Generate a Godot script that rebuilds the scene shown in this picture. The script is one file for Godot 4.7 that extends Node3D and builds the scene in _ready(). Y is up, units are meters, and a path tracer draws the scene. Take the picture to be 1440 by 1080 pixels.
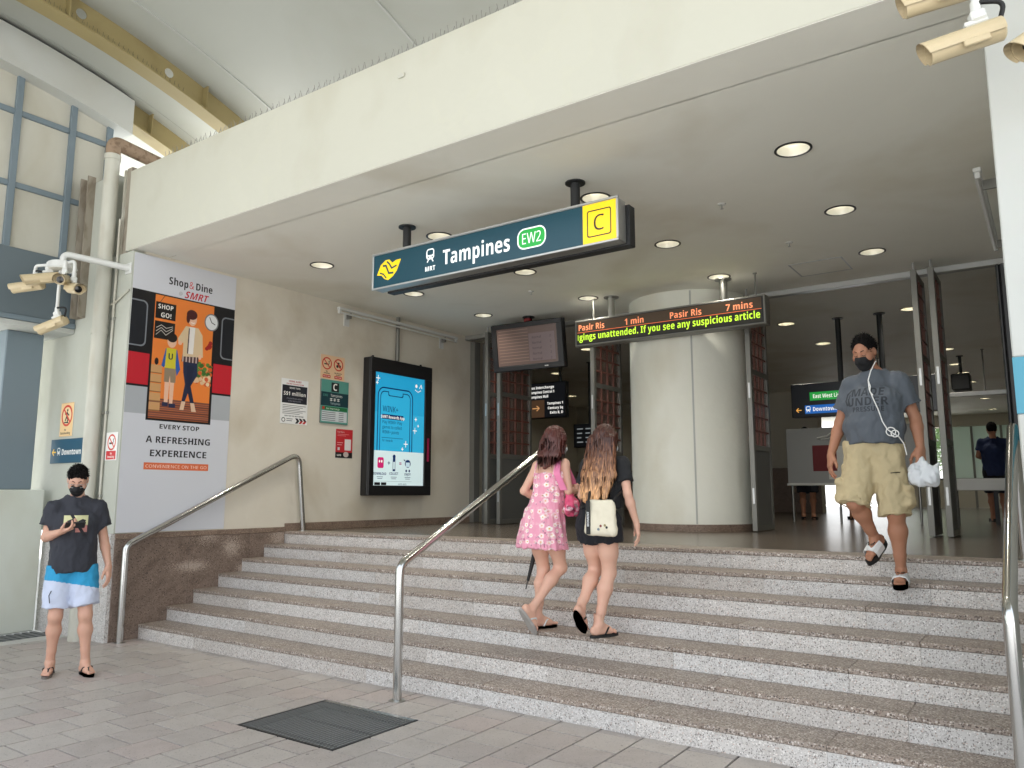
extends Node3D


class MB:
	# collects triangles, each with its own normals and uvs
	var v := PackedVector3Array()
	var n := PackedVector3Array()
	var u := PackedVector2Array()
	var xf := Transform3D()
	func tri(a: Vector3, b: Vector3, c: Vector3, na: Vector3, nb: Vector3, nc: Vector3, ua := Vector2(), ub := Vector2(), uc := Vector2()) -> void:
		# a b c counter-clockwise seen from the front
		v.append(xf * a); v.append(xf * c); v.append(xf * b)
		n.append((xf.basis * na).normalized()); n.append((xf.basis * nc).normalized()); n.append((xf.basis * nb).normalized())
		u.append(ua); u.append(uc); u.append(ub)
	func flat(a: Vector3, b: Vector3, c: Vector3) -> void:
		var q := (b - a).cross(c - a).normalized()
		tri(a, b, c, q, q, q)
	func quad(a: Vector3, b: Vector3, c: Vector3, d: Vector3, uv := Rect2(0, 0, 1, 1)) -> void:
		var q := (b - a).cross(d - a).normalized()
		if q.length() < 0.5:
			q = (c - b).cross(d - c).normalized()
		var e := uv.position
		var f := uv.end
		tri(a, b, c, q, q, q, Vector2(e.x, f.y), f, Vector2(f.x, e.y))
		tri(a, c, d, q, q, q, Vector2(e.x, f.y), Vector2(f.x, e.y), e)
	func squad(a: Vector3, b: Vector3, c: Vector3, d: Vector3, na: Vector3, nb: Vector3, nc: Vector3, nd: Vector3) -> void:
		tri(a, b, c, na, nb, nc)
		tri(a, c, d, na, nc, nd)
	func box(c: Vector3, s: Vector3, bev := 0.0) -> void:
		var h := s * 0.5
		if bev <= 0.0:
			for ax in 3:
				for sg in [-1.0, 1.0]:
					var e := Vector3.ZERO; e[ax] = sg
					var f := Vector3.ZERO; f[(ax + 1) % 3] = 1.0
					var g := e.cross(f)
					var m := c + e * h
					quad(m - f * h - g * h, m + f * h - g * h, m + f * h + g * h, m - f * h + g * h)
			return
		var k := h - Vector3.ONE * bev
		for ax in 3:
			for sg in [-1.0, 1.0]:
				var e := Vector3.ZERO; e[ax] = sg
				var f := Vector3.ZERO; f[(ax + 1) % 3] = 1.0
				var g := e.cross(f)
				var m := c + e * h
				quad(m - f * k - g * k, m + f * k - g * k, m + f * k + g * k, m - f * k + g * k)
		for ax in 3:
			var w := Vector3.ZERO; w[ax] = 1.0
			var b1 := (ax + 1) % 3
			var b2 := (ax + 2) % 3
			for s1 in [-1.0, 1.0]:
				for s2 in [-1.0, 1.0]:
					var e1 := Vector3.ZERO; e1[b1] = s1
					var e2 := Vector3.ZERO; e2[b2] = s2
					var p := c + e1 * h + e2 * k
					var q := c + e1 * k + e2 * h
					if s1 * s2 > 0.0:
						quad(p - w * k, q - w * k, q + w * k, p + w * k)
					else:
						quad(q - w * k, p - w * k, p + w * k, q + w * k)
		for sx in [-1.0, 1.0]:
			for sy in [-1.0, 1.0]:
				for sz in [-1.0, 1.0]:
					var a := c + Vector3(sx * h.x, sy * k.y, sz * k.z)
					var b := c + Vector3(sx * k.x, sy * h.y, sz * k.z)
					var d := c + Vector3(sx * k.x, sy * k.y, sz * h.z)
					if sx * sy * sz > 0.0:
						flat(a, b, d)
					else:
						flat(a, d, b)
	func tube(pts: Array, r: float, seg := 12, r2 := -1.0) -> void:
		var cnt := pts.size()
		var side := Vector3.ZERO
		var rings := []
		var tang := []
		for i in cnt:
			var t: Vector3
			if i == 0:
				t = (pts[1] - pts[0]).normalized()
			elif i == cnt - 1:
				t = (pts[i] - pts[i - 1]).normalized()
			else:
				t = ((pts[i] - pts[i - 1]).normalized() + (pts[i + 1] - pts[i]).normalized()).normalized()
			if i == 0:
				side = t.cross(Vector3.UP if absf(t.y) < 0.9 else Vector3.RIGHT).normalized()
			else:
				side = (side - t * side.dot(t)).normalized()
			var up := side.cross(t)
			var rr := r if r2 < 0.0 else lerpf(r, r2, float(i) / (cnt - 1))
			var ring := []
			for j in seg:
				var an := TAU * j / seg
				ring.append([pts[i] + (side * cos(an) + up * sin(an)) * rr, side * cos(an) + up * sin(an)])
			rings.append(ring)
			tang.append(t)
		for i in cnt - 1:
			for j in seg:
				var k := (j + 1) % seg
				var A = rings[i][j]; var B = rings[i][k]; var C = rings[i + 1][k]; var D = rings[i + 1][j]
				squad(A[0], D[0], C[0], B[0], A[1], D[1], C[1], B[1])
		for e in [0, cnt - 1]:
			var t: Vector3 = -tang[e] if e == 0 else tang[e]
			for j in range(1, seg - 1):
				var a = rings[e][0][0]; var b = rings[e][j][0]; var c = rings[e][j + 1][0]
				if (b - a).cross(c - a).dot(t) > 0.0:
					tri(a, b, c, t, t, t)
				else:
					tri(a, c, b, t, t, t)
	func lathe(prof: Array, seg := 24) -> void:
		# prof: Vector2(radius, y), bottom to top for outward faces; axis y
		for i in prof.size() - 1:
			var p: Vector2 = prof[i]
			var q: Vector2 = prof[i + 1]
			var d := (q - p).normalized()
			for j in seg:
				var a := TAU * j / seg
				var b := TAU * (j + 1) / seg
				var ca := Vector3(cos(a), 0, sin(a))
				var cb := Vector3(cos(b), 0, sin(b))
				var na := ca * d.y - Vector3.UP * d.x
				var nb := cb * d.y - Vector3.UP * d.x
				squad(cb * p.x + Vector3.UP * p.y, ca * p.x + Vector3.UP * p.y, ca * q.x + Vector3.UP * q.y, cb * q.x + Vector3.UP * q.y, nb, na, na, nb)
	func prism(poly: PackedVector2Array, z0: float, z1: float) -> void:
		# poly counter-clockwise in x, y; between z0 and z1
		if Geometry2D.is_polygon_clockwise(poly):
			poly.reverse()
		var t := Geometry2D.triangulate_polygon(poly)
		for i in range(0, t.size(), 3):
			var a := poly[t[i]]; var b := poly[t[i + 1]]; var c := poly[t[i + 2]]
			if (b - a).cross(c - a) < 0.0:
				var w := b; b = c; c = w
			flat(Vector3(a.x, a.y, z1), Vector3(b.x, b.y, z1), Vector3(c.x, c.y, z1))
			flat(Vector3(a.x, a.y, z0), Vector3(c.x, c.y, z0), Vector3(b.x, b.y, z0))
		for i in poly.size():
			var a := poly[i]
			var b := poly[(i + 1) % poly.size()]
			quad(Vector3(a.x, a.y, z0), Vector3(b.x, b.y, z0), Vector3(b.x, b.y, z1), Vector3(a.x, a.y, z1))
	func holed(c: Vector2, r: float, lo: Vector2, hi: Vector2, y: float, up := 1.0, seg := 28) -> void:
		# a horizontal plate in x, z at height y with a round hole; faces up or down
		for j in seg:
			var p := []
			for k in [j, j + 1]:
				var a: float = TAU * k / seg
				var d := Vector2(cos(a), sin(a))
				var t := 1e9
				if d.x > 1e-6: t = minf(t, (hi.x - c.x) / d.x)
				if d.x < -1e-6: t = minf(t, (lo.x - c.x) / d.x)
				if d.y > 1e-6: t = minf(t, (hi.y - c.y) / d.y)
				if d.y < -1e-6: t = minf(t, (lo.y - c.y) / d.y)
				p.append([c + d * r, c + d * t])
			var A := Vector3(p[0][0].x, y, p[0][0].y); var B := Vector3(p[0][1].x, y, p[0][1].y)
			var C := Vector3(p[1][1].x, y, p[1][1].y); var D := Vector3(p[1][0].x, y, p[1][0].y)
			var e := C
			var on0: bool = absf(p[0][1].x - lo.x) < 1e-4 or absf(p[0][1].x - hi.x) < 1e-4
			var on1: bool = absf(p[1][1].x - lo.x) < 1e-4 or absf(p[1][1].x - hi.x) < 1e-4
			if on0 != on1:
				e = Vector3(B.x if on0 else C.x, y, C.z if on0 else B.z)
			var nn := Vector3.UP * up
			for t3 in [[A, B, e], [A, e, C], [A, C, D]]:
				if (t3[1] - t3[0]).cross(t3[2] - t3[0]).dot(nn) > 0.0:
					tri(t3[0], t3[1], t3[2], nn, nn, nn)
				else:
					tri(t3[0], t3[2], t3[1], nn, nn, nn)
	func mesh() -> ArrayMesh:
		var a := []
		a.resize(Mesh.ARRAY_MAX)
		a[Mesh.ARRAY_VERTEX] = v
		a[Mesh.ARRAY_NORMAL] = n
		a[Mesh.ARRAY_TEX_UV] = u
		var m := ArrayMesh.new()
		m.add_surface_from_arrays(Mesh.PRIMITIVE_TRIANGLES, a)
		return m


class Painter:
	# draws flat print into an image; y down, in units of S pixels
	var img: Image
	var S: float
	var font: Font
	var bold: Font
	static var cache := {}
	func _init(w: float, h: float, scale: float, bg: Color) -> void:
		S = scale
		img = Image.create(int(w * S), int(h * S), false, Image.FORMAT_RGBA8)
		img.fill(bg)
	func rect(x: float, y: float, w: float, h: float, c: Color) -> void:
		img.fill_rect(Rect2i(roundi(x * S), roundi(y * S), maxi(1, roundi(w * S)), maxi(1, roundi(h * S))), c)
	func poly(p: Array, c: Color) -> void:
		var lo := 1e9
		var hi := -1e9
		for q in p:
			lo = minf(lo, q.y); hi = maxf(hi, q.y)
		for row in range(maxi(0, floori(lo * S)), mini(img.get_height() - 1, ceili(hi * S)) + 1):
			var y := (row + 0.5) / S
			var xs := []
			for i in p.size():
				var a: Vector2 = p[i]
				var b: Vector2 = p[(i + 1) % p.size()]
				if (a.y <= y) != (b.y <= y):
					xs.append(a.x + (b.x - a.x) * (y - a.y) / (b.y - a.y))
			xs.sort()
			for k in range(0, xs.size() - 1, 2):
				var x0 := roundi(xs[k] * S)
				var x1 := roundi(xs[k + 1] * S)
				if x1 > x0:
					img.fill_rect(Rect2i(x0, row, x1 - x0, 1), c)
	func ell(cx: float, cy: float, rx: float, ry: float, c: Color, turn := 0.0) -> void:
		var p := []
		for i in 28:
			p.append(Vector2(cx, cy) + Vector2(rx * cos(TAU * i / 28), ry * sin(TAU * i / 28)).rotated(turn))
		poly(p, c)
	func line(pts: Array, w: float, c: Color) -> void:
		for i in pts.size() - 1:
			var a: Vector2 = pts[i]
			var b: Vector2 = pts[i + 1]
			var d := (b - a).normalized().orthogonal() * w * 0.5
			poly([a + d, b + d, b - d, a - d], c)
			if i > 0 and w * S > 3:
				ell(a.x, a.y, w * 0.5, w * 0.5, c)
	func rrect(x: float, y: float, w: float, h: float, r: float, c: Color) -> void:
		rect(x + r, y, w - 2 * r, h, c)
		rect(x, y + r, w, h - 2 * r, c)
		for q in [[x + r, y + r], [x + w - r, y + r], [x + r, y + h - r], [x + w - r, y + h - r]]:
			ell(q[0], q[1], r, r, c)
	func text(s: String, x: float, y: float, h: float, c: Color, align := 0, heavy := true, squeeze := 1.0, slant := 0.0) -> float:
		# y is the baseline, h the height of a capital letter; returns the width
		var key := s + ("b" if heavy else "r")
		if not cache.has(key):
			var m := TextMesh.new()
			m.text = s
			var f := SystemFont.new()
			f.font_names = PackedStringArray(["Droid Sans"])
			f.font_weight = 700 if heavy else 400
			m.font = f
			m.font_size = 64
			m.pixel_size = 1.0 / 64.0
			m.depth = 0.0
			m.curve_step = 1.5
			m.horizontal_alignment = HORIZONTAL_ALIGNMENT_LEFT
			var tri := PackedVector3Array()
			if m.get_surface_count():
				var ar := m.surface_get_arrays(0)
				var vv: PackedVector3Array = ar[Mesh.ARRAY_VERTEX]
				var ix = ar[Mesh.ARRAY_INDEX]
				if ix != null and ix.size():
					for i in ix: tri.append(vv[i])
				else:
					tri = vv
			var base := 0.0
			cache[key] = [tri, base]
		var t: PackedVector3Array = cache[key][0]
		if not cache.has("cap" + str(heavy)) and s != "H":
			text("H", -1000, -1000, 1.0, c, 0, heavy)
			var lo2 := 1e9
			var hi2 := -1e9
			for q in cache["H" + ("b" if heavy else "r")][0]:
				lo2 = minf(lo2, q.y); hi2 = maxf(hi2, q.y)
			cache["cap" + str(heavy)] = [lo2, hi2]
		if s == "H" and x < -900: return 0.0
		var cap = cache["cap" + str(heavy)]
		var k: float = h / (cap[1] - cap[0])
		var lo := 1e9
		var hi := -1e9
		for q in t:
			lo = minf(lo, q.x); hi = maxf(hi, q.x)
		var wid := (hi - lo) * k * squeeze
		var x0 := x - (wid * 0.5 if align == 1 else wid if align == 2 else 0.0)
		for i in range(0, t.size(), 3):
			var p := []
			for j in 3:
				var q := t[i + j]
				var yy: float = (q.y - cap[0]) * k
				p.append(Vector2(x0 + (q.x - lo) * k * squeeze + slant * yy, y - yy))
			poly(p, c)
		return wid


class Field:
	# a distance field on a grid, joined from tapered capsules, meshed as surface nets
	var o: Vector3
	var h: float
	var nx: int
	var ny: int
	var nz: int
	var d: PackedFloat32Array
	func _init(lo: Vector3, hi: Vector3, cell: float) -> void:
		h = cell
		o = lo
		nx = ceili((hi.x - lo.x) / h) + 1
		ny = ceili((hi.y - lo.y) / h) + 1
		nz = ceili((hi.z - lo.z) / h) + 1
		d.resize(nx * ny * nz)
		d.fill(9.0)
	func cap(a: Vector3, b: Vector3, ra: float, rb: float, k := 0.02, zs := 1.0, flat := false) -> void:
		var m := maxf(ra, rb) + k * 0.5 + 2.5 * h
		var x0 := maxi(0, floori((minf(a.x, b.x) - m - o.x) / h)); var x1 := mini(nx - 1, ceili((maxf(a.x, b.x) + m - o.x) / h))
		var y0 := maxi(0, floori((minf(a.y, b.y) - m - o.y) / h)); var y1 := mini(ny - 1, ceili((maxf(a.y, b.y) + m - o.y) / h))
		var mz := m / minf(zs, 1.0)
		var z0 := maxi(0, floori((minf(a.z, b.z) - mz - o.z) / h)); var z1 := mini(nz - 1, ceili((maxf(a.z, b.z) + mz - o.z) / h))
		var ba := b - a
		ba.z *= zs
		var bb := maxf(ba.dot(ba), 1e-9)
		var le := sqrt(bb)
		var dr := rb - ra
		for iz in range(z0, z1 + 1):
			var pz := (o.z + iz * h - a.z) * zs
			for iy in range(y0, y1 + 1):
				var py := o.y + iy * h - a.y
				var i := (iz * ny + iy) * nx + x0
				var f := py * ba.y + pz * ba.z
				var px := o.x + x0 * h - a.x
				for ix in range(x0, x1 + 1):
					var tu := (px * ba.x + f) / bb
					var t := clampf(tu, 0.0, 1.0)
					var ex := px - ba.x * t
					var ey := py - ba.y * t
					var ez := pz - ba.z * t
					var s := sqrt(ex * ex + ey * ey + ez * ez) - ra - dr * t
					if flat:
						s = maxf(s, (tu - 1.0) * le)
					var c := d[i]
					if c - s >= k:
						d[i] = s
					elif s - c < k:
						var g := k - absf(c - s)
						d[i] = minf(c, s) - g * g / (4.0 * k)
					i += 1
					px += h
	func ell(c: Vector3, r: Vector3, k := 0.02, carve := false) -> void:
		var m := maxf(r.x, maxf(r.y, r.z)) * 0.15 + k * 0.5 + 2.5 * h
		var a := (c - r - Vector3.ONE * m - o) / h
		var b := (c + r + Vector3.ONE * m - o) / h
		var mr := minf(r.x, minf(r.y, r.z))
		for iz in range(maxi(0, floori(a.z)), mini(nz - 1, ceili(b.z)) + 1):
			for iy in range(maxi(0, floori(a.y)), mini(ny - 1, ceili(b.y)) + 1):
				for ix in range(maxi(0, floori(a.x)), mini(nx - 1, ceili(b.x)) + 1):
					var p := (o + Vector3(ix, iy, iz) * h - c)
					var q := p / r
					var l := q.length()
					var g := (q / r).length()
					var s := (l - 1.0) * l / g if g > 1e-6 else -mr
					var i := (iz * ny + iy) * nx + ix
					var e := d[i]
					if carve:
						s = -s
						var w := maxf(k - absf(e - s), 0.0)
						d[i] = maxf(e, s) + w * w / (4.0 * k)
					else:
						var w := maxf(k - absf(e - s), 0.0)
						d[i] = minf(e, s) - w * w / (4.0 * k)
	func cut(p: Vector3, n: Vector3) -> void:
		var i := 0
		for iz in nz:
			for iy in ny:
				var q := n.dot(o + Vector3(0, iy, iz) * h - p)
				var st := n.x * h
				for ix in nx:
					if q > d[i]:
						d[i] = q
					q += st
					i += 1
	func wrinkle(noise: FastNoiseLite, amp: float, sc: Vector3) -> void:
		var i := 0
		for iz in nz:
			for iy in ny:
				for ix in nx:
					if absf(d[i]) < 4.0 * h:
						d[i] += amp * noise.get_noise_3d((o.x + ix * h) * sc.x, (o.y + iy * h) * sc.y, (o.z + iz * h) * sc.z)
					i += 1
	func shell(th: float, near: Array) -> void:
		# hollows the solid near its openings: near holds [point, direction, depth] planes and [point, radius] balls
		for q in near:
			var p: Vector3 = q[0]
			var i := 0
			for iz in nz:
				for iy in ny:
					for ix in nx:
						if d[i] < -th:
							var r := o + Vector3(ix, iy, iz) * h - p
							var s: float = r.dot(q[1]) - q[2] if q.size() == 3 else r.length() - q[1]
							if s < 0.0:
								d[i] = minf(maxf(-d[i] - th, s), -s)
						i += 1
	func mesh() -> Array:
		var at := PackedInt32Array()
		at.resize(d.size())
		at.fill(-1)
		var V := PackedVector3Array()
		var I := PackedInt32Array()
		var sx := 1
		var sy := nx
		var sz := nx * ny
		var lim := 4.5 * h
		for iz in nz - 1:
			for iy in ny - 1:
				var i := (iz * ny + iy) * nx - 1
				for ix in nx - 1:
					i += 1
					var e0 := d[i]
					if e0 > lim or e0 < -lim: continue
					var e1 := d[i + 1]; var e2 := d[i + sy]; var e3 := d[i + sy + 1]
					var e4 := d[i + sz]; var e5 := d[i + sz + 1]; var e6 := d[i + sz + sy]; var e7 := d[i + sz + sy + 1]
					var c := int(e0 < 0) + int(e1 < 0) + int(e2 < 0) + int(e3 < 0) + int(e4 < 0) + int(e5 < 0) + int(e6 < 0) + int(e7 < 0)
					if c == 0 or c == 8: continue
					var p := Vector3.ZERO
					var n := 0
					if (e0 < 0) != (e1 < 0): p += Vector3(e0 / (e0 - e1), 0, 0); n += 1
					if (e2 < 0) != (e3 < 0): p += Vector3(e2 / (e2 - e3), 1, 0); n += 1
					if (e4 < 0) != (e5 < 0): p += Vector3(e4 / (e4 - e5), 0, 1); n += 1
					if (e6 < 0) != (e7 < 0): p += Vector3(e6 / (e6 - e7), 1, 1); n += 1
					if (e0 < 0) != (e2 < 0): p += Vector3(0, e0 / (e0 - e2), 0); n += 1
					if (e1 < 0) != (e3 < 0): p += Vector3(1, e1 / (e1 - e3), 0); n += 1
					if (e4 < 0) != (e6 < 0): p += Vector3(0, e4 / (e4 - e6), 1); n += 1
					if (e5 < 0) != (e7 < 0): p += Vector3(1, e5 / (e5 - e7), 1); n += 1
					if (e0 < 0) != (e4 < 0): p += Vector3(0, 0, e0 / (e0 - e4)); n += 1
					if (e1 < 0) != (e5 < 0): p += Vector3(1, 0, e1 / (e1 - e5)); n += 1
					if (e2 < 0) != (e6 < 0): p += Vector3(0, 1, e2 / (e2 - e6)); n += 1
					if (e3 < 0) != (e7 < 0): p += Vector3(1, 1, e3 / (e3 - e7)); n += 1
					at[i] = V.size()
					V.append(o + (Vector3(ix, iy, iz) + p / n) * h)
		for iz in range(1, nz - 1):
			for iy in range(1, ny - 1):
				var i := (iz * ny + iy) * nx
				for ix in range(1, nx - 1):
					i += 1
					if at[i] < 0: continue
					var e := d[i] < 0
					if e != (d[i + 1] < 0):
						var a := at[i]; var b := at[i - sy]; var c := at[i - sy - sz]; var f := at[i - sz]
						if a >= 0 and b >= 0 and c >= 0 and f >= 0:
							if e: I.append_array([a, c, b, a, f, c])
							else: I.append_array([a, b, c, a, c, f])
					if e != (d[i + sy] < 0):
						var a := at[i]; var b := at[i - sz]; var c := at[i - sz - 1]; var f := at[i - 1]
						if a >= 0 and b >= 0 and c >= 0 and f >= 0:
							if e: I.append_array([a, c, b, a, f, c])
							else: I.append_array([a, b, c, a, c, f])
					if e != (d[i + sz] < 0):
						var a := at[i]; var b := at[i - 1]; var c := at[i - 1 - sy]; var f := at[i - sy]
						if a >= 0 and b >= 0 and c >= 0 and f >= 0:
							if e: I.append_array([a, c, b, a, f, c])
							else: I.append_array([a, b, c, a, c, f])
		var N := PackedVector3Array()
		N.resize(V.size())
		for t in range(0, I.size(), 3):
			var a := V[I[t]]
			var q := (V[I[t + 2]] - a).cross(V[I[t + 1]] - a)
			N[I[t]] += q; N[I[t + 1]] += q; N[I[t + 2]] += q
		for k in N.size():
			N[k] = N[k].normalized()
		return [V, N, I]


class Flesh:
	# indexed arrays from several fields, with colours and uvs, joined into one mesh
	var V := PackedVector3Array()
	var N := PackedVector3Array()
	var I := PackedInt32Array()
	var C := PackedColorArray()
	var U := PackedVector2Array()
	func add(a: Array, xf := Transform3D(), color := Color.WHITE) -> void:
		var base := V.size()
		var flip := xf.basis.determinant() < 0.0
		for p in a[0]: V.append(xf * p); C.append(color)
		for q in a[1]: N.append((xf.basis * q).normalized())
		var s: PackedInt32Array = a[2]
		for t in range(0, s.size(), 3):
			I.append(base + s[t])
			I.append(base + s[t + (2 if flip else 1)])
			I.append(base + s[t + (1 if flip else 2)])
	func mesh() -> ArrayMesh:
		var a := []
		a.resize(Mesh.ARRAY_MAX)
		a[Mesh.ARRAY_VERTEX] = V
		a[Mesh.ARRAY_NORMAL] = N
		a[Mesh.ARRAY_COLOR] = C
		if U.size() == V.size(): a[Mesh.ARRAY_TEX_UV] = U
		a[Mesh.ARRAY_INDEX] = I
		var m := ArrayMesh.new()
		m.add_surface_from_arrays(Mesh.PRIMITIVE_TRIANGLES, a)
		return m


var taken := {}
var M := {}
var rng := RandomNumberGenerator.new()


func numbered(called: String) -> String:
	if not taken.has(called):
		taken[called] = 0
		return called
	taken[called] += 1
	return "%s_%03d" % [called, taken[called]]


func tag(o: Node, label: String, category := "", group := "", kind := "") -> Node:
	if label: o.set_meta("label", label)
	if category: o.set_meta("category", category)
	if group: o.set_meta("group", group)
	if kind: o.set_meta("kind", kind)
	return o


func thing(called: String, label: String, category: String, at := Vector3.ZERO, turn := 0.0, group := "") -> Node3D:
	var o := Node3D.new()
	o.name = numbered(called)
	add_child(o)
	o.position = at
	o.rotation.y = turn
	tag(o, label, category, group)
	return o


func structure(called: String, at := Vector3.ZERO) -> Node3D:
	var o := Node3D.new()
	o.name = numbered(called)
	add_child(o)
	o.position = at
	o.set_meta("kind", "structure")
	return o


func obj(called: String, m, material: Material, parent: Node = null) -> MeshInstance3D:
	var o := MeshInstance3D.new()
	o.mesh = m.mesh() if not m is Mesh else m
	o.material_override = material
	o.cast_shadow = GeometryInstance3D.SHADOW_CASTING_SETTING_ON
	if parent == null:
		o.name = numbered(called)
		add_child(o)
	else:
		o.name = called
		parent.add_child(o, true)
	return o


func bx(c: Vector3, s: Vector3, bev := 0.0) -> MB:
	var m := MB.new()
	m.box(c, s, bev)
	return m


func span(x0: float, x1: float, y0: float, y1: float, z0: float, z1: float, bev := 0.0) -> MB:
	return bx(Vector3((x0 + x1) / 2, (y0 + y1) / 2, (z0 + z1) / 2), Vector3(absf(x1 - x0), absf(y1 - y0), absf(z1 - z0)), bev)


func mt(called: String, c: Color, rough := 0.6, metal := 0.0, spec := 0.5) -> StandardMaterial3D:
	var m := StandardMaterial3D.new()
	m.resource_name = called
	m.albedo_color = c
	m.roughness = rough
	m.metallic = metal
	m.metallic_specular = spec
	M[called] = m
	return m


func rgb(r: int, g: int, b: int) -> Color:
	return Color(r / 255.0, g / 255.0, b / 255.0)


func printed(p: Painter, rough := 0.4, glow := 0.0) -> StandardMaterial3D:
	var m := StandardMaterial3D.new()
	m.albedo_texture = ImageTexture.create_from_image(p.img)
	m.roughness = rough
	m.texture_repeat = false
	if glow > 0.0:
		m.emission_enabled = true
		m.emission = Color.WHITE
		m.emission_operator = BaseMaterial3D.EMISSION_OP_MULTIPLY
		m.emission_texture = m.albedo_texture
		m.emission_energy_multiplier = glow
	return m


func speckle(size: int, bg: Color, grains: Array, seed_: int, stain := 0.12) -> Image:
	# grains: [count, smallest, largest, colour, spread], on a ground of uneven tone
	var r := RandomNumberGenerator.new()
	r.seed = seed_
	var im := blotchy(size, bg, stain, 0.012, seed_ + 100, 1.0, Color(0.62, 0.58, 0.54))
	im.convert(Image.FORMAT_RGBA8)
	for g in grains:
		for i in g[0]:
			var s := r.randi_range(g[1], g[2])
			var t := r.randf_range(-g[4], g[4])
			var c := Color(clampf(g[3].r + t, 0, 1), clampf(g[3].g + t, 0, 1), clampf(g[3].b + t, 0, 1))
			var x := r.randi_range(0, size - 1)
			var y := r.randi_range(0, size - 1)
			var w := maxi(1, s + r.randi_range(-1, 1))
			im.fill_rect(Rect2i(x, y, w, maxi(1, s / 2)), c)
			im.fill_rect(Rect2i(x + w / 4, y - s / 4, maxi(1, w / 2), s), c)
	return im


func blotchy(size: int, base: Color, amount: float, freq: float, seed_: int, drip := 1.0, tint := Color(0.75, 0.7, 0.6)) -> Image:
	# paint with uneven tone and faint stains
	var f := FastNoiseLite.new()
	f.seed = seed_
	f.frequency = freq
	f.fractal_octaves = 4
	var g := FastNoiseLite.new()
	g.seed = seed_ + 9
	g.frequency = freq * 9.0
	var by := PackedByteArray()
	by.resize(size * size * 3)
	var i := 0
	for y in size:
		for x in size:
			# wraps at the edges
			var ax := TAU * x / size
			var ay := TAU * y / size
			var s := size / TAU
			var a := f.get_noise_3d(cos(ax) * s, sin(ax) * s + cos(ay) * s * drip, sin(ay) * s * drip)
			var b := g.get_noise_2d(x, y * drip)
			var t := clampf((a * 1.6 + 0.1 * b) * amount, -1.0, 1.0)
			var w := maxf(0.0, t)
			by[i] = int(clampf(base.r * (1.0 - w * (1.0 - tint.r)) * (1.0 + minf(t, 0.0) * -0.04) * 255.0, 0, 255))
			by[i + 1] = int(clampf(base.g * (1.0 - w * (1.0 - tint.g)) * (1.0 + minf(t, 0.0) * -0.04) * 255.0, 0, 255))
			by[i + 2] = int(clampf(base.b * (1.0 - w * (1.0 - tint.b)) * (1.0 + minf(t, 0.0) * -0.04) * 255.0, 0, 255))
			i += 3
	return Image.create_from_data(size, size, false, Image.FORMAT_RGB8, by)


func world_tex(m: StandardMaterial3D, im: Image, metres: float) -> StandardMaterial3D:
	m.albedo_color = Color.WHITE
	m.albedo_texture = ImageTexture.create_from_image(im)
	m.uv1_triplanar = true
	m.uv1_world_triplanar = true
	m.uv1_scale = Vector3.ONE / metres
	m.uv1_triplanar_sharpness = 8.0
	return m


func variants(called: String, n: int) -> void:
	# slabs cut from other places of the same stone
	for k in n:
		var m: StandardMaterial3D = M[called].duplicate()
		m.uv1_offset = Vector3(0.37 * (k + 1), 0.21 * (k + 1), 0.53 * (k + 1))
		var t: float = 1.0 - 0.016 * (k + 1) * (1.0 if k % 2 == 0 else -0.6)
		m.albedo_color = Color(t, t * (1.0 - 0.006 * k), t * (1.0 - 0.012 * k))
		M["%s_%d" % [called, k]] = m
	M["%s_%d" % [called, n]] = M[called]


func bumps(m: StandardMaterial3D, freq: float, strength: float, seed_ := 3) -> void:
	var t := NoiseTexture2D.new()
	t.width = 256
	t.height = 256
	t.seamless = true
	t.as_normal_map = true
	t.bump_strength = 4.0
	var f := FastNoiseLite.new()
	f.frequency = freq
	f.seed = seed_
	f.fractal_octaves = 3
	t.noise = f
	m.normal_enabled = true
	m.normal_texture = t
	m.normal_scale = strength


func board(called: String, w: float, h: float, depth: float, front: Material, parent: Node, xf: Transform3D, side: Material = null) -> MeshInstance3D:
	# a flat printed face on a thin backing; the face looks along +z of xf, its middle at the origin of xf
	if side:
		var b := MB.new()
		b.xf = xf
		b.box(Vector3(0, 0, -depth / 2 - 0.0015), Vector3(w + 0.004, h + 0.004, depth), 0.001)
		obj("backing", b, side, parent)
	var m := MB.new()
	m.xf = xf
	m.quad(Vector3(-w / 2, -h / 2, 0), Vector3(w / 2, -h / 2, 0), Vector3(w / 2, h / 2, 0), Vector3(-w / 2, h / 2, 0))
	return obj(called, m, front, parent)


func bend(pts: Array, r: float, n := 8) -> Array:
	# a polyline with rounded corners
	var out := [pts[0]]
	for i in range(1, pts.size() - 1):
		var a: Vector3 = (pts[i - 1] - pts[i]).normalized()
		var b: Vector3 = (pts[i + 1] - pts[i]).normalized()
		var half := a.angle_to(b) / 2.0
		var t := minf(r / tan(half), 0.45 * minf(pts[i].distance_to(pts[i - 1]), pts[i].distance_to(pts[i + 1])))
		for k in n + 1:
			var s := float(k) / n
			out.append((pts[i] + a * t).lerp(pts[i], s).lerp((pts[i] as Vector3).lerp(pts[i] + b * t, s), s))
	out.append(pts[-1])
	return out


func face_x(x: float, y: float, z: float) -> Transform3D:
	# a frame whose +z looks along world +x (on the left wall), its +x along world -z
	return Transform3D(Basis(Vector3(0, 0, -1), Vector3.UP, Vector3(1, 0, 0)), Vector3(x, y, z))


func face_z(x: float, y: float, z: float) -> Transform3D:
	return Transform3D(Basis(), Vector3(x, y, z))


const LAND := 1.05
const CEIL := 4.21
const RISE := 0.15
const GOING := 0.3136
const FRONT := 0.334
const EYE := Vector3(8.166, 1.528, 4.700)


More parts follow.
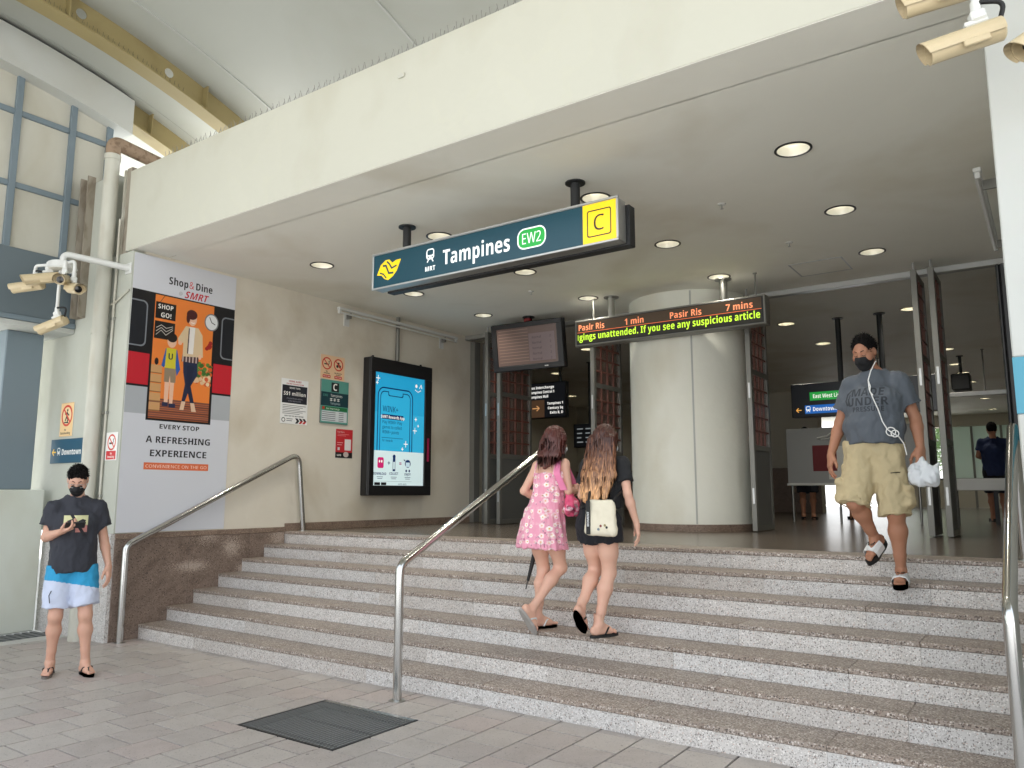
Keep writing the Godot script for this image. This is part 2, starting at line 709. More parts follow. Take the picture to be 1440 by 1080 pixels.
func _ready() -> void:
	rng.seed = 11
	var cam := Camera3D.new()
	cam.name = "camera"
	add_child(cam)
	cam.position = EYE
	cam.rotation_degrees = Vector3(8.064, 34.993, 0.03)
	cam.fov = 52.79
	cam.near = 0.05
	cam.far = 400.0
	cam.current = true

	var env := Environment.new()
	env.background_mode = Environment.BG_SKY
	var sky := Sky.new()
	var sm := ProceduralSkyMaterial.new()
	sm.sky_top_color = Color(0.78, 0.82, 0.87)
	sm.sky_horizon_color = Color(0.955, 0.955, 0.95)
	sm.sky_curve = 0.25
	sm.ground_bottom_color = Color(0.42, 0.41, 0.39)
	sm.ground_horizon_color = Color(0.75, 0.75, 0.74)
	sm.sky_energy_multiplier = 1.0
	sm.sun_angle_max = 0.0
	sky.sky_material = sm
	env.sky = sky
	env.tonemap_mode = Environment.TONE_MAPPER_LINEAR
	env.tonemap_exposure = 2.8
	env.sdfgi_enabled = true
	env.ssao_enabled = true
	env.ssil_enabled = true
	var we := WorldEnvironment.new()
	we.name = "world"
	we.environment = env
	add_child(we)

	var sun := DirectionalLight3D.new()
	sun.name = "sun"
	sun.light_energy = 1.5
	sun.light_color = Color(1.0, 0.985, 0.965)
	sun.light_angular_distance = 1.5
	sun.shadow_enabled = true
	add_child(sun)
	sun.look_at_from_position(Vector3(-8, 30, -10), Vector3.ZERO)

	materials()
	ground()
	stairs()
	concourse()
	canopy()
	walls()
	ceilings()
	handrails()
	signs()
	wall_items()
	gates()
	cameras()
	interior()
	people()


func materials() -> void:
	var m: StandardMaterial3D
	m = mt("cream_paint", Color.WHITE, 0.62)
	world_tex(m, blotchy(384, rgb(224, 221, 208), 0.22, 0.006, 5, 0.6), 2.7)
	bumps(m, 0.05, 0.10)
	m = mt("pier_paint", Color.WHITE, 0.62)
	world_tex(m, blotchy(384, rgb(184, 186, 175), 0.26, 0.006, 6, 0.6, Color(0.74, 0.7, 0.6)), 2.7)
	bumps(m, 0.05, 0.10)
	m = mt("column_paint", Color.WHITE, 0.6)
	world_tex(m, blotchy(384, rgb(238, 238, 226), 0.24, 0.006, 7, 0.5, Color(0.78, 0.74, 0.66)), 2.3)
	bumps(m, 0.05, 0.08)
	m = mt("low_wall_paint", Color.WHITE, 0.6)
	world_tex(m, blotchy(256, rgb(208, 212, 202), 0.3, 0.007, 8, 0.6, Color(0.74, 0.7, 0.6)), 2.5)
	m = mt("beam_paint", Color.WHITE, 0.6)
	world_tex(m, blotchy(384, rgb(194, 193, 179), 0.28, 0.005, 15, 0.7), 3.3)
	bumps(m, 0.05, 0.08)
	m = mt("wall_paint", Color.WHITE, 0.6)
	world_tex(m, blotchy(512, rgb(219, 212, 197), 0.30, 0.006, 25, 0.8, Color(0.72, 0.66, 0.56)), 3.9)
	bumps(m, 0.05, 0.10)
	m = mt("pale_paint", Color.WHITE, 0.55)
	world_tex(m, blotchy(256, rgb(190, 192, 187), 0.16, 0.007, 35), 2.9)
	m = mt("ceiling_paint", Color.WHITE, 0.7)
	world_tex(m, blotchy(512, rgb(240, 239, 228), 0.24, 0.005, 45, 1.0), 4.6)
	bumps(m, 0.03, 0.06)
	m = mt("roof_sheet", rgb(228, 231, 233), 0.5)
	world_tex(m, blotchy(256, rgb(166, 168, 160), 0.16, 0.006, 55), 3.1)
	m = mt("seam_white", rgb(172, 174, 168), 0.5)
	m = mt("rib_paint", Color.WHITE, 0.5)
	world_tex(m, blotchy(256, rgb(148, 134, 92), 0.4, 0.01, 65, 1.0, Color(0.72, 0.64, 0.5)), 1.7)
	m = mt("concrete", Color.WHITE, 0.85)
	world_tex(m, blotchy(256, rgb(196, 194, 188), 0.3, 0.01, 75), 4.0)
	m = mt("road", Color.WHITE, 0.9)
	world_tex(m, blotchy(256, rgb(212, 212, 210), 0.3, 0.01, 76), 6.0)
	m = mt("slate_paint", rgb(114, 128, 136), 0.5)
	m = mt("slate_dark", rgb(98, 110, 116), 0.5)
	m = mt("frosted_panel", Color.WHITE, 0.45)
	world_tex(m, blotchy(256, rgb(192, 190, 178), 0.2, 0.012, 85, 0.5), 1.9)
	m = mt("steel", rgb(200, 200, 198), 0.17, 1.0)
	m = mt("brushed_steel", rgb(176, 176, 172), 0.34, 1.0)
	m = mt("aluminium", rgb(190, 191, 189), 0.38, 0.85)
	m = mt("grey_steel", rgb(128, 127, 121), 0.42, 0.35)
	m = mt("dark_steel", rgb(52, 53, 54), 0.5, 0.5)
	m = mt("grate_steel", rgb(118, 120, 120), 0.55, 0.4)
	m = mt("black_plastic", rgb(24, 24, 26), 0.4)
	m = mt("rust_channel", Color.WHITE, 0.7, 0.2)
	world_tex(m, blotchy(128, rgb(158, 150, 136), 0.6, 0.03, 95, 0.4, Color(0.55, 0.47, 0.38)), 0.9)
	m = mt("pipe_paint", Color.WHITE, 0.55)
	world_tex(m, blotchy(256, rgb(192, 191, 179), 0.35, 0.012, 96, 0.35, Color(0.66, 0.56, 0.44)), 1.5)
	m = mt("pipe_dirty", Color.WHITE, 0.7)
	world_tex(m, blotchy(128, rgb(150, 128, 106), 0.7, 0.04, 97, 1.0, Color(0.55, 0.48, 0.42)), 0.5)
	m = mt("white_plastic", rgb(214, 215, 211), 0.45)
	m = mt("housing_beige", rgb(200, 183, 148), 0.42)
	m = mt("lens_glass", rgb(12, 13, 16), 0.08)
	m = mt("cable_black", rgb(18, 18, 18), 0.6)

	m = mt("granite_pale", Color.WHITE, 0.5)
	world_tex(m, speckle(512, rgb(203, 200, 197), [[3600, 3, 6, rgb(180, 176, 172), 0.05], [2800, 3, 5, rgb(226, 223, 220), 0.04], [2300, 2, 5, rgb(130, 125, 122), 0.07], [900, 2, 4, rgb(190, 168, 157), 0.04], [700, 2, 3, rgb(76, 72, 72), 0.05]], 1, 0.2), 0.9)
	m = mt("granite_tread_shaded", Color.WHITE, 0.42)  # the risers' granite, browner, with the treads' dimmer light put into its tone
	world_tex(m, speckle(512, rgb(156, 144, 134), [[3400, 3, 6, rgb(128, 112, 101), 0.06], [2800, 3, 6, rgb(206, 198, 190), 0.05], [2600, 2, 6, rgb(92, 80, 73), 0.06], [900, 2, 4, rgb(50, 46, 45), 0.04]], 2, 0.3), 0.95)
	m = mt("granite_brown", Color.WHITE, 0.5)
	world_tex(m, speckle(512, rgb(138, 118, 103), [[5200, 2, 5, rgb(118, 98, 84), 0.05], [3600, 2, 4, rgb(170, 152, 138), 0.05], [3600, 1, 4, rgb(78, 64, 56), 0.06], [1200, 1, 3, rgb(46, 40, 38), 0.04]], 3, 0.35), 0.8)
	m = mt("granite_side", Color.WHITE, 0.5)
	world_tex(m, side_granite(), 2.4)
	for g in ["granite_pale", "granite_tread_shaded", "granite_brown"]:
		variants(g, 3)
	m = mt("landing_stone", Color.WHITE, 0.24)
	world_tex(m, speckle(512, rgb(104, 94, 84), [[3000, 2, 6, rgb(88, 78, 70), 0.06], [1600, 1, 4, rgb(138, 126, 114), 0.05], [1500, 1, 4, rgb(56, 50, 46), 0.05]], 4), 1.1)
	bumps(m, 0.012, 0.03)
	for k in 5:
		var c: Color = [rgb(179, 171, 164), rgb(174, 165, 159), rgb(182, 174, 167), rgb(179, 167, 161), rgb(173, 165, 159)][k]
		m = mt("tile_%d" % k, Color.WHITE, 0.48)
		world_tex(m, speckle(512, c, [[3600, 1, 3, c.darkened(0.12), 0.03], [2200, 1, 3, c.lightened(0.14), 0.03], [900, 1, 2, c.darkened(0.5), 0.05], [9, 5, 9, c.darkened(0.3), 0.03]], 20 + k, 0.12), 1.3)
		bumps(m, 0.02, 0.05, k)
	m = mt("grout", rgb(34, 30, 27), 0.95)


func side_granite() -> Image:
	# brown granite with pale worn patches
	var im := speckle(1024, rgb(126, 109, 98), [[12000, 2, 4, rgb(106, 91, 81), 0.05], [8000, 2, 3, rgb(166, 148, 134), 0.05], [11000, 2, 4, rgb(68, 55, 48), 0.06], [4000, 1, 3, rgb(38, 33, 31), 0.04]], 33, 0.5)
	var q := RandomNumberGenerator.new()
	q.seed = 8
	for c in [[330, 560, 70, 60], [470, 640, 60, 50], [250, 720, 90, 26], [760, 600, 60, 70], [860, 250, 90, 50], [120, 330, 60, 60], [560, 760, 50, 30]]:
		for i in 2600:
			var x := int(c[0] + q.randfn() * c[2] * 0.5)
			var y := int(c[1] + q.randfn() * c[3] * 0.5)
			var t := q.randf_range(-0.05, 0.05)
			im.fill_rect(Rect2i(posmod(x, 1020), posmod(y, 1020), q.randi_range(1, 3), q.randi_range(1, 2)), Color(0.70 + t, 0.64 + t, 0.59 + t))
	return im


func box_part(called: String, m: String, parent: Node, x0: float, x1: float, y0: float, y1: float, z0: float, z1: float, bev := 0.0) -> MeshInstance3D:
	return obj(called, span(x0, x1, y0, y1, z0, z1, bev), M[m], parent)


func ground() -> void:
	var g := obj("ground", span(-120, 120, -0.3, -0.06, -120, 120), M.road)
	g.set_meta("kind", "structure")
	var p := structure("pavement")
	# a bed with an opening for the drain, then tiles laid on it
	box_part("bed", "grout", p, -1.4, 3.55, -0.08, -0.032, -0.02, 9.0)
	box_part("bed", "grout", p, 4.467, 14.0, -0.08, -0.032, -0.02, 9.0)
	box_part("bed", "grout", p, 3.55, 4.467, -0.08, -0.032, -0.02, 0.53)
	box_part("bed", "grout", p, 3.55, 4.467, -0.08, -0.032, 1.30, 9.0)
	var cols := []
	var x := 4.067
	while x < 9.6:
		cols.append([x, x + 0.3045]); x += 0.3045
	cols.append([3.98, 4.067])
	x = 3.98
	while x > -0.8:
		cols.append([x - 0.3045, x]); x -= 0.3045
	var cells := []
	var n := 0
	for c in cols:
		var odd := posmod(roundi((c[0] - 4.067) / 0.3045), 2)
		var z := 0.212 - 0.311 + (0.0 if odd == 0 else -0.152)
		while z < 7.0:
			var a: float = maxf(z, -0.012)
			var b: float = z + 0.311
			z += 0.311
			if b - a < 0.03: continue
			var inside: bool = c[1] > 3.56 and c[0] < 4.46 and b > 0.54 and a < 1.29
			if not inside:
				cells.append([c[0], c[1], a, b])
				continue
			if a < 0.50: cells.append([c[0], c[1], a, 0.526])
			if b > 1.33: cells.append([c[0], c[1], 1.304, b])
			var m0 := maxf(a, 0.526)
			var m1 := minf(b, 1.304)
			if c[0] < 3.53: cells.append([c[0], 3.547, m0, m1])
			if c[1] > 4.49: cells.append([4.47, c[1], m0, m1])
		n += 1
	var seen := []
	var rest := []
	var cb := Basis.from_euler(Vector3(deg_to_rad(8.064), deg_to_rad(34.993), 0))
	for c in cells:
		var q := (Vector3((c[0] + c[1]) / 2, 0, (c[2] + c[3]) / 2) - EYE) * cb
		var hit := q.z < -0.3 and absf(q.x / q.z) < 0.72 and absf(q.y / q.z) < 0.56
		(seen if hit else rest).append([q.length(), c])
	seen.sort_custom(func(s, t): return s[0] < t[0])
	while seen.size() > 298:
		rest.append(seen.pop_back())
	var meshes := {}
	for s in seen:
		var c = s[1]
		var w: float = c[1] - c[0] - 0.013
		var d: float = c[3] - c[2] - 0.013
		var key := "%.3f %.3f" % [w, d]
		if not meshes.has(key):
			meshes[key] = bx(Vector3(0, -0.018, 0), Vector3(w, 0.036, d), 0.001).mesh()
		var t := obj("tile", meshes[key], M["tile_%d" % rng.randi_range(0, 4)], p)
		t.position = Vector3((c[0] + c[1]) / 2, 0.0015 + rng.randf_range(-0.0012, 0.0012), (c[2] + c[3]) / 2)
		t.rotation = Vector3(rng.randf_range(-0.003, 0.003), rng.randf_range(-0.004, 0.004), rng.randf_range(-0.003, 0.003))
	var far := MB.new()
	for s in rest:
		var c = s[1]
		far.box(Vector3((c[0] + c[1]) / 2, -0.018 + 0.0015, (c[2] + c[3]) / 2), Vector3(c[1] - c[0] - 0.008, 0.036, c[3] - c[2] - 0.008))
	tag(obj("tiles_beyond", far, M.tile_0, p), "", "", "", "stuff")
	# drain channel and pale kerb along the low wall
	var k := structure("kerb_strip")
	box_part("strip", "concrete", k, -0.93, -0.72, -0.03, 0.004, 0.36, 7.0, 0.004)
	var gr := thing("channel_grate", "dark steel channel grate in the ground along the low cream wall", "grate", Vector3(-1.16, 0, 0))
	for i in 46:
		box_part("bar", "grate_steel", gr, -0.2, 0.2, -0.02, 0.002, 0.42 + i * 0.08, 0.42 + i * 0.08 + 0.05)
	# square drain grate
	var d := thing("drain_grate", "black square steel drain grate set in the tiles before the stairs", "drain grate", Vector3(4.0085, 0, 0.915))
	var w2 := 0.4585
	var h2 := 0.385
	box_part("pit_floor", "cable_black", d, -w2, w2, -0.079, -0.076, -h2, h2)
	for e in [[-w2, -w2 + 0.018, -h2, h2], [w2 - 0.018, w2, -h2, h2], [-w2 + 0.018, w2 - 0.018, -h2, -h2 + 0.03], [-w2 + 0.018, w2 - 0.018, h2 - 0.016, h2]]:
		box_part("frame", "brushed_steel" if e[3] < 0 else "dark_steel", d, e[0], e[1], -0.04, 0.001, e[2], e[3])
	for i in 29:
		var bx0 := -w2 + 0.024 + i * 0.0308
		box_part("bar", "grate_steel", d, bx0, bx0 + 0.013, -0.005, 0.0005, -h2 + 0.034, h2 - 0.018)
	for zz in [-0.31, 0.0, 0.3]:
		box_part("cross_rod", "dark_steel" if zz > -0.3 else "brushed_steel", d, -w2 + 0.02, w2 - 0.02, -0.012, -0.0052, zz, zz + 0.012)


func stairs() -> void:
	var s := structure("stairs")
	var cuts := [0.0, 1.02, 2.25, 3.42, 4.61, 5.83, 7.0, 8.03]
	for k in 7:
		var y := (k + 1) * RISE
		var z := -k * GOING
		for i in 7:
			var j := 0.0 if k % 2 == 0 else 0.37
			var x0: float = cuts[i] + (j if i > 0 else 0.0) + 0.0006
			var x1: float = cuts[i + 1] + (j if i < 6 else 0.0) - 0.0006
			var wob := rng.randf_range(-0.0012, 0.0012)
			var r := obj("riser", span(x0, x1, y - RISE, y - 0.036, z - 0.04, z - 0.006 + wob, 0.001), M["granite_pale_%d" % rng.randi_range(0, 3)], s)
			r.name = r.name
			var back := z - GOING - 0.012 if k < 6 else z - 0.36
			obj("tread", span(x0, x1, y - 0.035, y, back, z + wob, 0.005), M["granite_tread_shaded_%d" % rng.randi_range(0, 3)], s)
	box_part("core", "concrete", s, 0.0, 8.03, -0.2, 0.02, -2.2, -0.05)


func plate(xs: Array, zs: Array, holes: Dictionary, y: float, called: String, m: Material, parent: Node, r: float) -> void:
	# ceiling panels between the lines xs and zs, some with a round hole for a downlight
	for i in xs.size() - 1:
		for j in zs.size() - 1:
			var b := MB.new()
			var lo := Vector2(xs[i], zs[j])
			var hi := Vector2(xs[i + 1], zs[j + 1])
			var key := "%d %d" % [i, j]
			if holes.has(key):
				b.holed(holes[key], r, lo, hi, y, -1.0)
				b.holed(holes[key], r, lo, hi, y + 0.05, 1.0)
			else:
				b.quad(Vector3(lo.x, y, lo.y), Vector3(hi.x, y, lo.y), Vector3(hi.x, y, hi.y), Vector3(lo.x, y, hi.y))
				b.quad(Vector3(lo.x, y + 0.05, lo.y), Vector3(lo.x, y + 0.05, hi.y), Vector3(hi.x, y + 0.05, hi.y), Vector3(hi.x, y + 0.05, lo.y))
			obj(called, b, m, parent)


func downlight(parent_label: String, at: Vector2, bright: float, group: String) -> void:
	var t := thing("downlight", parent_label, "downlight", Vector3(at.x, CEIL, at.y), 0.0, group)
	var rim := MB.new()
	rim.lathe([Vector2(0.142, 0.004), Vector2(0.142, -0.006), Vector2(0.125, -0.008), Vector2(0.122, 0.004)], 32)
	obj("rim", rim, M.black_plastic, t)
	var ref := MB.new()
	ref.lathe([Vector2(0.03, 0.145), Vector2(0.075, 0.13), Vector2(0.105, 0.08), Vector2(0.123, -0.003)], 32)
	obj("reflector", ref, M.reflector, t)
	var can := MB.new()
	can.lathe([Vector2(0.128, 0.0), Vector2(0.128, 0.16), Vector2(0.0, 0.16)], 20)
	obj("can", can, M.dark_steel, t)
	var lamp := MB.new()
	lamp.lathe([Vector2(0.001, 0.055), Vector2(0.03, 0.06), Vector2(0.04, 0.09), Vector2(0.03, 0.14), Vector2(0.0, 0.146)], 16)
	obj("lamp_bulb", lamp, M.lamp_dim if bright == 0.5 else M.lamp_glow, t)
	var l := SpotLight3D.new()
	l.name = "lamp_light"
	l.light_color = Color(1.0, 0.975, 0.92)
	l.light_energy = bright
	l.light_size = 0.05
	l.spot_range = 14.0
	l.spot_attenuation = 2.0
	l.spot_angle = 62.0
	l.shadow_enabled = true
	l.rotation_degrees.x = -90
	l.position.y = 0.045
	t.add_child(l)


func concourse() -> void:
	var f := structure("concourse_floor")
	box_part("floor_slab", "landing_stone", f, -4.0, 12.0, 0.9, LAND - 0.0015, -27.0, -1.88 - 0.36)
	mt("roof_dark_added", rgb(120, 119, 116), 0.9)  # out of view; slab split, this half darkened so little light bounces up
	var w := obj("unseen_roof_slab", span(0.3, 16, 4.85, 5.05, -27.5, -0.2), M.roof_dark_added)
	w.set_meta("kind", "structure")
	mt("roof_bounce_pale", rgb(236, 236, 233), 0.8)  # pale half, tone made up to bounce sunlight onto the canopy's left underside
	w = obj("unseen_roof_slab", span(-14, 0.298, 4.85, 5.05, -27.5, -0.2), M.roof_bounce_pale)
	w.set_meta("kind", "structure")


func rib_y(z: float) -> float:
	return 6.52 - (z - 2.5) * (z - 2.5) / 20.0


func roof_y(z: float) -> float:
	return rib_y(z) + 0.325


func strip(called: String, m: Material, parent: Node, x0: float, x1: float, lo: Callable, hi: Callable, z0: float, z1: float, n := 24) -> MeshInstance3D:
	# a solid that follows the curve of the vault between two heights
	var b := MB.new()
	for i in n:
		var a := lerpf(z0, z1, float(i) / n)
		var c := lerpf(z0, z1, float(i + 1) / n)
		var la: float = lo.call(a); var lc: float = lo.call(c)
		var ha: float = hi.call(a); var hc: float = hi.call(c)
		b.quad(Vector3(x1, la, c if false else a), Vector3(x1, ha, a), Vector3(x1, hc, c), Vector3(x1, lc, c))
		b.quad(Vector3(x0, la, a), Vector3(x0, lc, c), Vector3(x0, hc, c), Vector3(x0, ha, a))
		b.quad(Vector3(x0, la, a), Vector3(x1, la, a), Vector3(x1, lc, c), Vector3(x0, lc, c))
		b.quad(Vector3(x0, ha, a), Vector3(x0, hc, c), Vector3(x1, hc, c), Vector3(x1, ha, a))
	b.quad(Vector3(x0, lo.call(z0), z0), Vector3(x0, hi.call(z0), z0), Vector3(x1, hi.call(z0), z0), Vector3(x1, lo.call(z0), z0))
	b.quad(Vector3(x0, lo.call(z1), z1), Vector3(x1, lo.call(z1), z1), Vector3(x1, hi.call(z1), z1), Vector3(x0, hi.call(z1), z1))
	return obj(called, b, m, parent)


func canopy() -> void:
	var t := thing("vaulted_canopy", "pale curved canopy roof over the forecourt, of sheets with white seams", "canopy roof")
	var z0 := -1.15
	var z1 := 5.0
	var edges := [-3.4, -1.0, 0.55, 2.95, 5.35, 7.75, 9.6]
	for i in edges.size() - 1:
		strip("roof_panel", M.roof_sheet, t, edges[i] + 0.004, edges[i + 1] - 0.004, roof_y, func(z): return roof_y(z) + 0.06, z0, z1)
	for i in range(2, edges.size() - 1):
		strip("seam", M.seam_white, t, edges[i] - 0.012, edges[i] + 0.012, func(z): return roof_y(z) - 0.014, func(z): return roof_y(z) + 0.002, z0, z1)
	for x in [-1.2, 0.0, 4.9, 9.8]:
		var r := thing("canopy_rib", {-1.2: "yellow steel rib ending in the open gap beside the gable wall", 0.0: "yellow steel canopy rib with round holes, beside the beam's left end", 4.9: "yellow canopy rib high above the middle of the beam", 9.8: "yellow canopy rib above the right end of the beam"}[x], "roof rib", Vector3.ZERO, 0.0, "yellow ribs of the canopy")
		strip("flange", M.rib_paint, r, x - 0.11, x + 0.11, rib_y, func(z): return rib_y(z) + 0.022, z0, z1)
		# web with round holes
		var holes := [0.06, 1.08, 2.1, 3.12, 4.14, 5.16]
		var b := MB.new()
		var at := z0
		var th := 0.012
		var cutz := []
		for hz in holes:
			cutz.append([at, hz - 0.22, 0.0]); cutz.append([hz - 0.22, hz + 0.22, hz]); at = hz + 0.22
		cutz.append([at, z1, 0.0])
		for c in cutz:
			if c[2] == 0.0:
				var n := maxi(1, ceili((c[1] - c[0]) / 0.25))
				for i in n:
					var a: float = lerpf(c[0], c[1], float(i) / n)
					var e: float = lerpf(c[0], c[1], float(i + 1) / n)
					for sd in [-1.0, 1.0]:
						var xx: float = x + sd * th
						var q := [Vector3(xx, rib_y(a) + 0.02, a), Vector3(xx, roof_y(a), a), Vector3(xx, roof_y(e), e), Vector3(xx, rib_y(e) + 0.02, e)]
						if sd > 0: b.quad(q[0], q[1], q[2], q[3])
						else: b.quad(q[3], q[2], q[1], q[0])
			else:
				var hz: float = c[2]
				var cy := (rib_y(hz) + 0.02 + roof_y(hz)) / 2 + 0.02
				var rad := 0.066
				for i in 32:
					var pts := []
					for k in [i, i + 1]:
						var a: float = TAU * k / 32.0
						var dd := Vector2(cos(a), sin(a))
						var ss: float = 0.22 / maxf(absf(dd.x), absf(dd.y))
						var sq := dd * ss / 0.22
						var zz: float = hz + clampf(sq.x, -1, 1) * 0.22
						var yy: float = lerpf(rib_y(zz) + 0.02, roof_y(zz), clampf(sq.y, -1, 1) * 0.5 + 0.5)
						pts.append([Vector2(hz + dd.x * rad, cy + dd.y * rad), Vector2(zz, yy)])
					for sd in [-1.0, 1.0]:
						var xx: float = x + sd * th
						var A := Vector3(xx, pts[0][0].y, pts[0][0].x); var B := Vector3(xx, pts[0][1].y, pts[0][1].x)
						var C := Vector3(xx, pts[1][1].y, pts[1][1].x); var D := Vector3(xx, pts[1][0].y, pts[1][0].x)
						if sd > 0: b.quad(D, C, B, A)
						else: b.quad(A, B, C, D)
				var ring := MB.new()
				var loop := []
				for i in 25:
					loop.append(Vector3(x, cy + sin(TAU * i / 24) * rad, hz + cos(TAU * i / 24) * rad))
				ring.tube(loop, 0.012, 6)
				obj("hole_collar", ring, M.rib_paint, r)
		obj("web", b, M.rib_paint, r)
		# stiffeners
		for sz in [-0.38, 1.24, 3.6]:
			var st := MB.new()
			st.box(Vector3(x + 0.065, (rib_y(sz) + roof_y(sz)) / 2, sz), Vector3(0.1, roof_y(sz) - rib_y(sz) - 0.03, 0.012))
			obj("stiffener", st, M.rib_paint, r)
	# white box girder along the gable
	var g := thing("gable_box_girder", "white boxed edge girder curving above the slate framed gable panels", "girder")
	strip("casing", M.pale_paint, g, -1.42, -1.03, func(z): return roof_y(z) - 0.50, func(z): return roof_y(z) - 0.055, -0.10, z1, 20)
	strip("joint_line", M.dark_steel, g, -1.40, -1.05, func(z): return roof_y(z) - 0.056, func(z): return roof_y(z) - 0.035, -0.09, z1, 20)
	# gable wall
	var w := thing("gable_wall", "slate blue framed gable wall of frosted cream panels", "gable wall")
	var xs := -1.2
	var cols := [-0.02, 0.09, 0.53, 1.13, 1.73, 2.33, 2.93, 3.53, 4.13, 4.73, 4.98]
	var rows := [4.252, 4.98, 5.83, 7.4]
	for i in range(1, cols.size() - 1):
		for j in 3:
			var a: float = cols[i] + 0.002
			var e: float = cols[i + 1] - 0.002
			if j < 2:
				box_part("panel", "frosted_panel", w, xs - 0.05, xs - 0.03, rows[j], rows[j + 1] - 0.004, a, e)
			else:
				strip("panel", M.frosted_panel, w, xs - 0.05, xs - 0.03, func(_z): return 5.832, func(z): return roof_y(z) - 0.44, a, e, 4)
	for i in range(1, cols.size()):
		var c: float = cols[i]
		box_part("mullion", "slate_paint", w, xs - 0.07, xs + 0.015, 4.25, roof_y(c) - 0.44, c - 0.035, c + 0.035, 0.004)
	for y in [4.98, 5.83]:
		for i in range(1, cols.size() - 1):
			box_part("transom", "slate_paint", w, xs - 0.06, xs + 0.004, y - 0.032, y + 0.032, cols[i] + 0.036, cols[i + 1] - 0.036, 0.004)
	box_part("fascia_band", "slate_dark", w, xs - 0.25, xs + 0.03, 3.50, 4.25, 0.34, 5.0, 0.004)
	box_part("moulding", "slate_paint", w, xs - 0.25, xs + 0.05, 3.44, 3.497, 0.34, 5.0, 0.006)
	box_part("soffit", "pale_paint", w, xs - 1.6, xs + 0.02, 3.38, 3.437, 0.34, 5.0)
	# bird spikes on the beam's top edge and on the rib's flange
	var sp := thing("bird_spike_strip", "thin wire bird spikes standing along the beam's top edge", "bird spikes")
	var b := MB.new()
	var q := RandomNumberGenerator.new()
	q.seed = 4
	for i in 190:
		var x := 0.40 + i * 0.042
		var p := Vector3(x, 5.15, 0.25 + 0.03 * (i % 2))
		b.tube([p, p + Vector3(q.randf_range(-0.015, 0.015), 0.105, 0.03 * (-1 if i % 2 else 1) + q.randf_range(-0.01, 0.01))], 0.0028, 4)
	tag(obj("wires", b, M.grey_steel, sp), "", "", "", "stuff")
	var base := span(0.35, 8.4, 5.15, 5.156, 0.235, 0.295)
	obj("base_strip", base, M.white_plastic, sp)
	var sp2 := thing("bird_spike_strip", "thin wire bird spikes on the flange of the holed yellow rib", "bird spikes")
	b = MB.new()
	for i in 70:
		var z := -0.1 + i * 0.028
		var p := Vector3(0.075, rib_y(z) + 0.022, z)
		b.tube([p, p + Vector3(0.02 * (1 if i % 2 else -1), 0.06, q.randf_range(-0.01, 0.01))], 0.0016, 3)
	tag(obj("wires", b, M.dark_steel, sp2), "", "", "", "stuff")


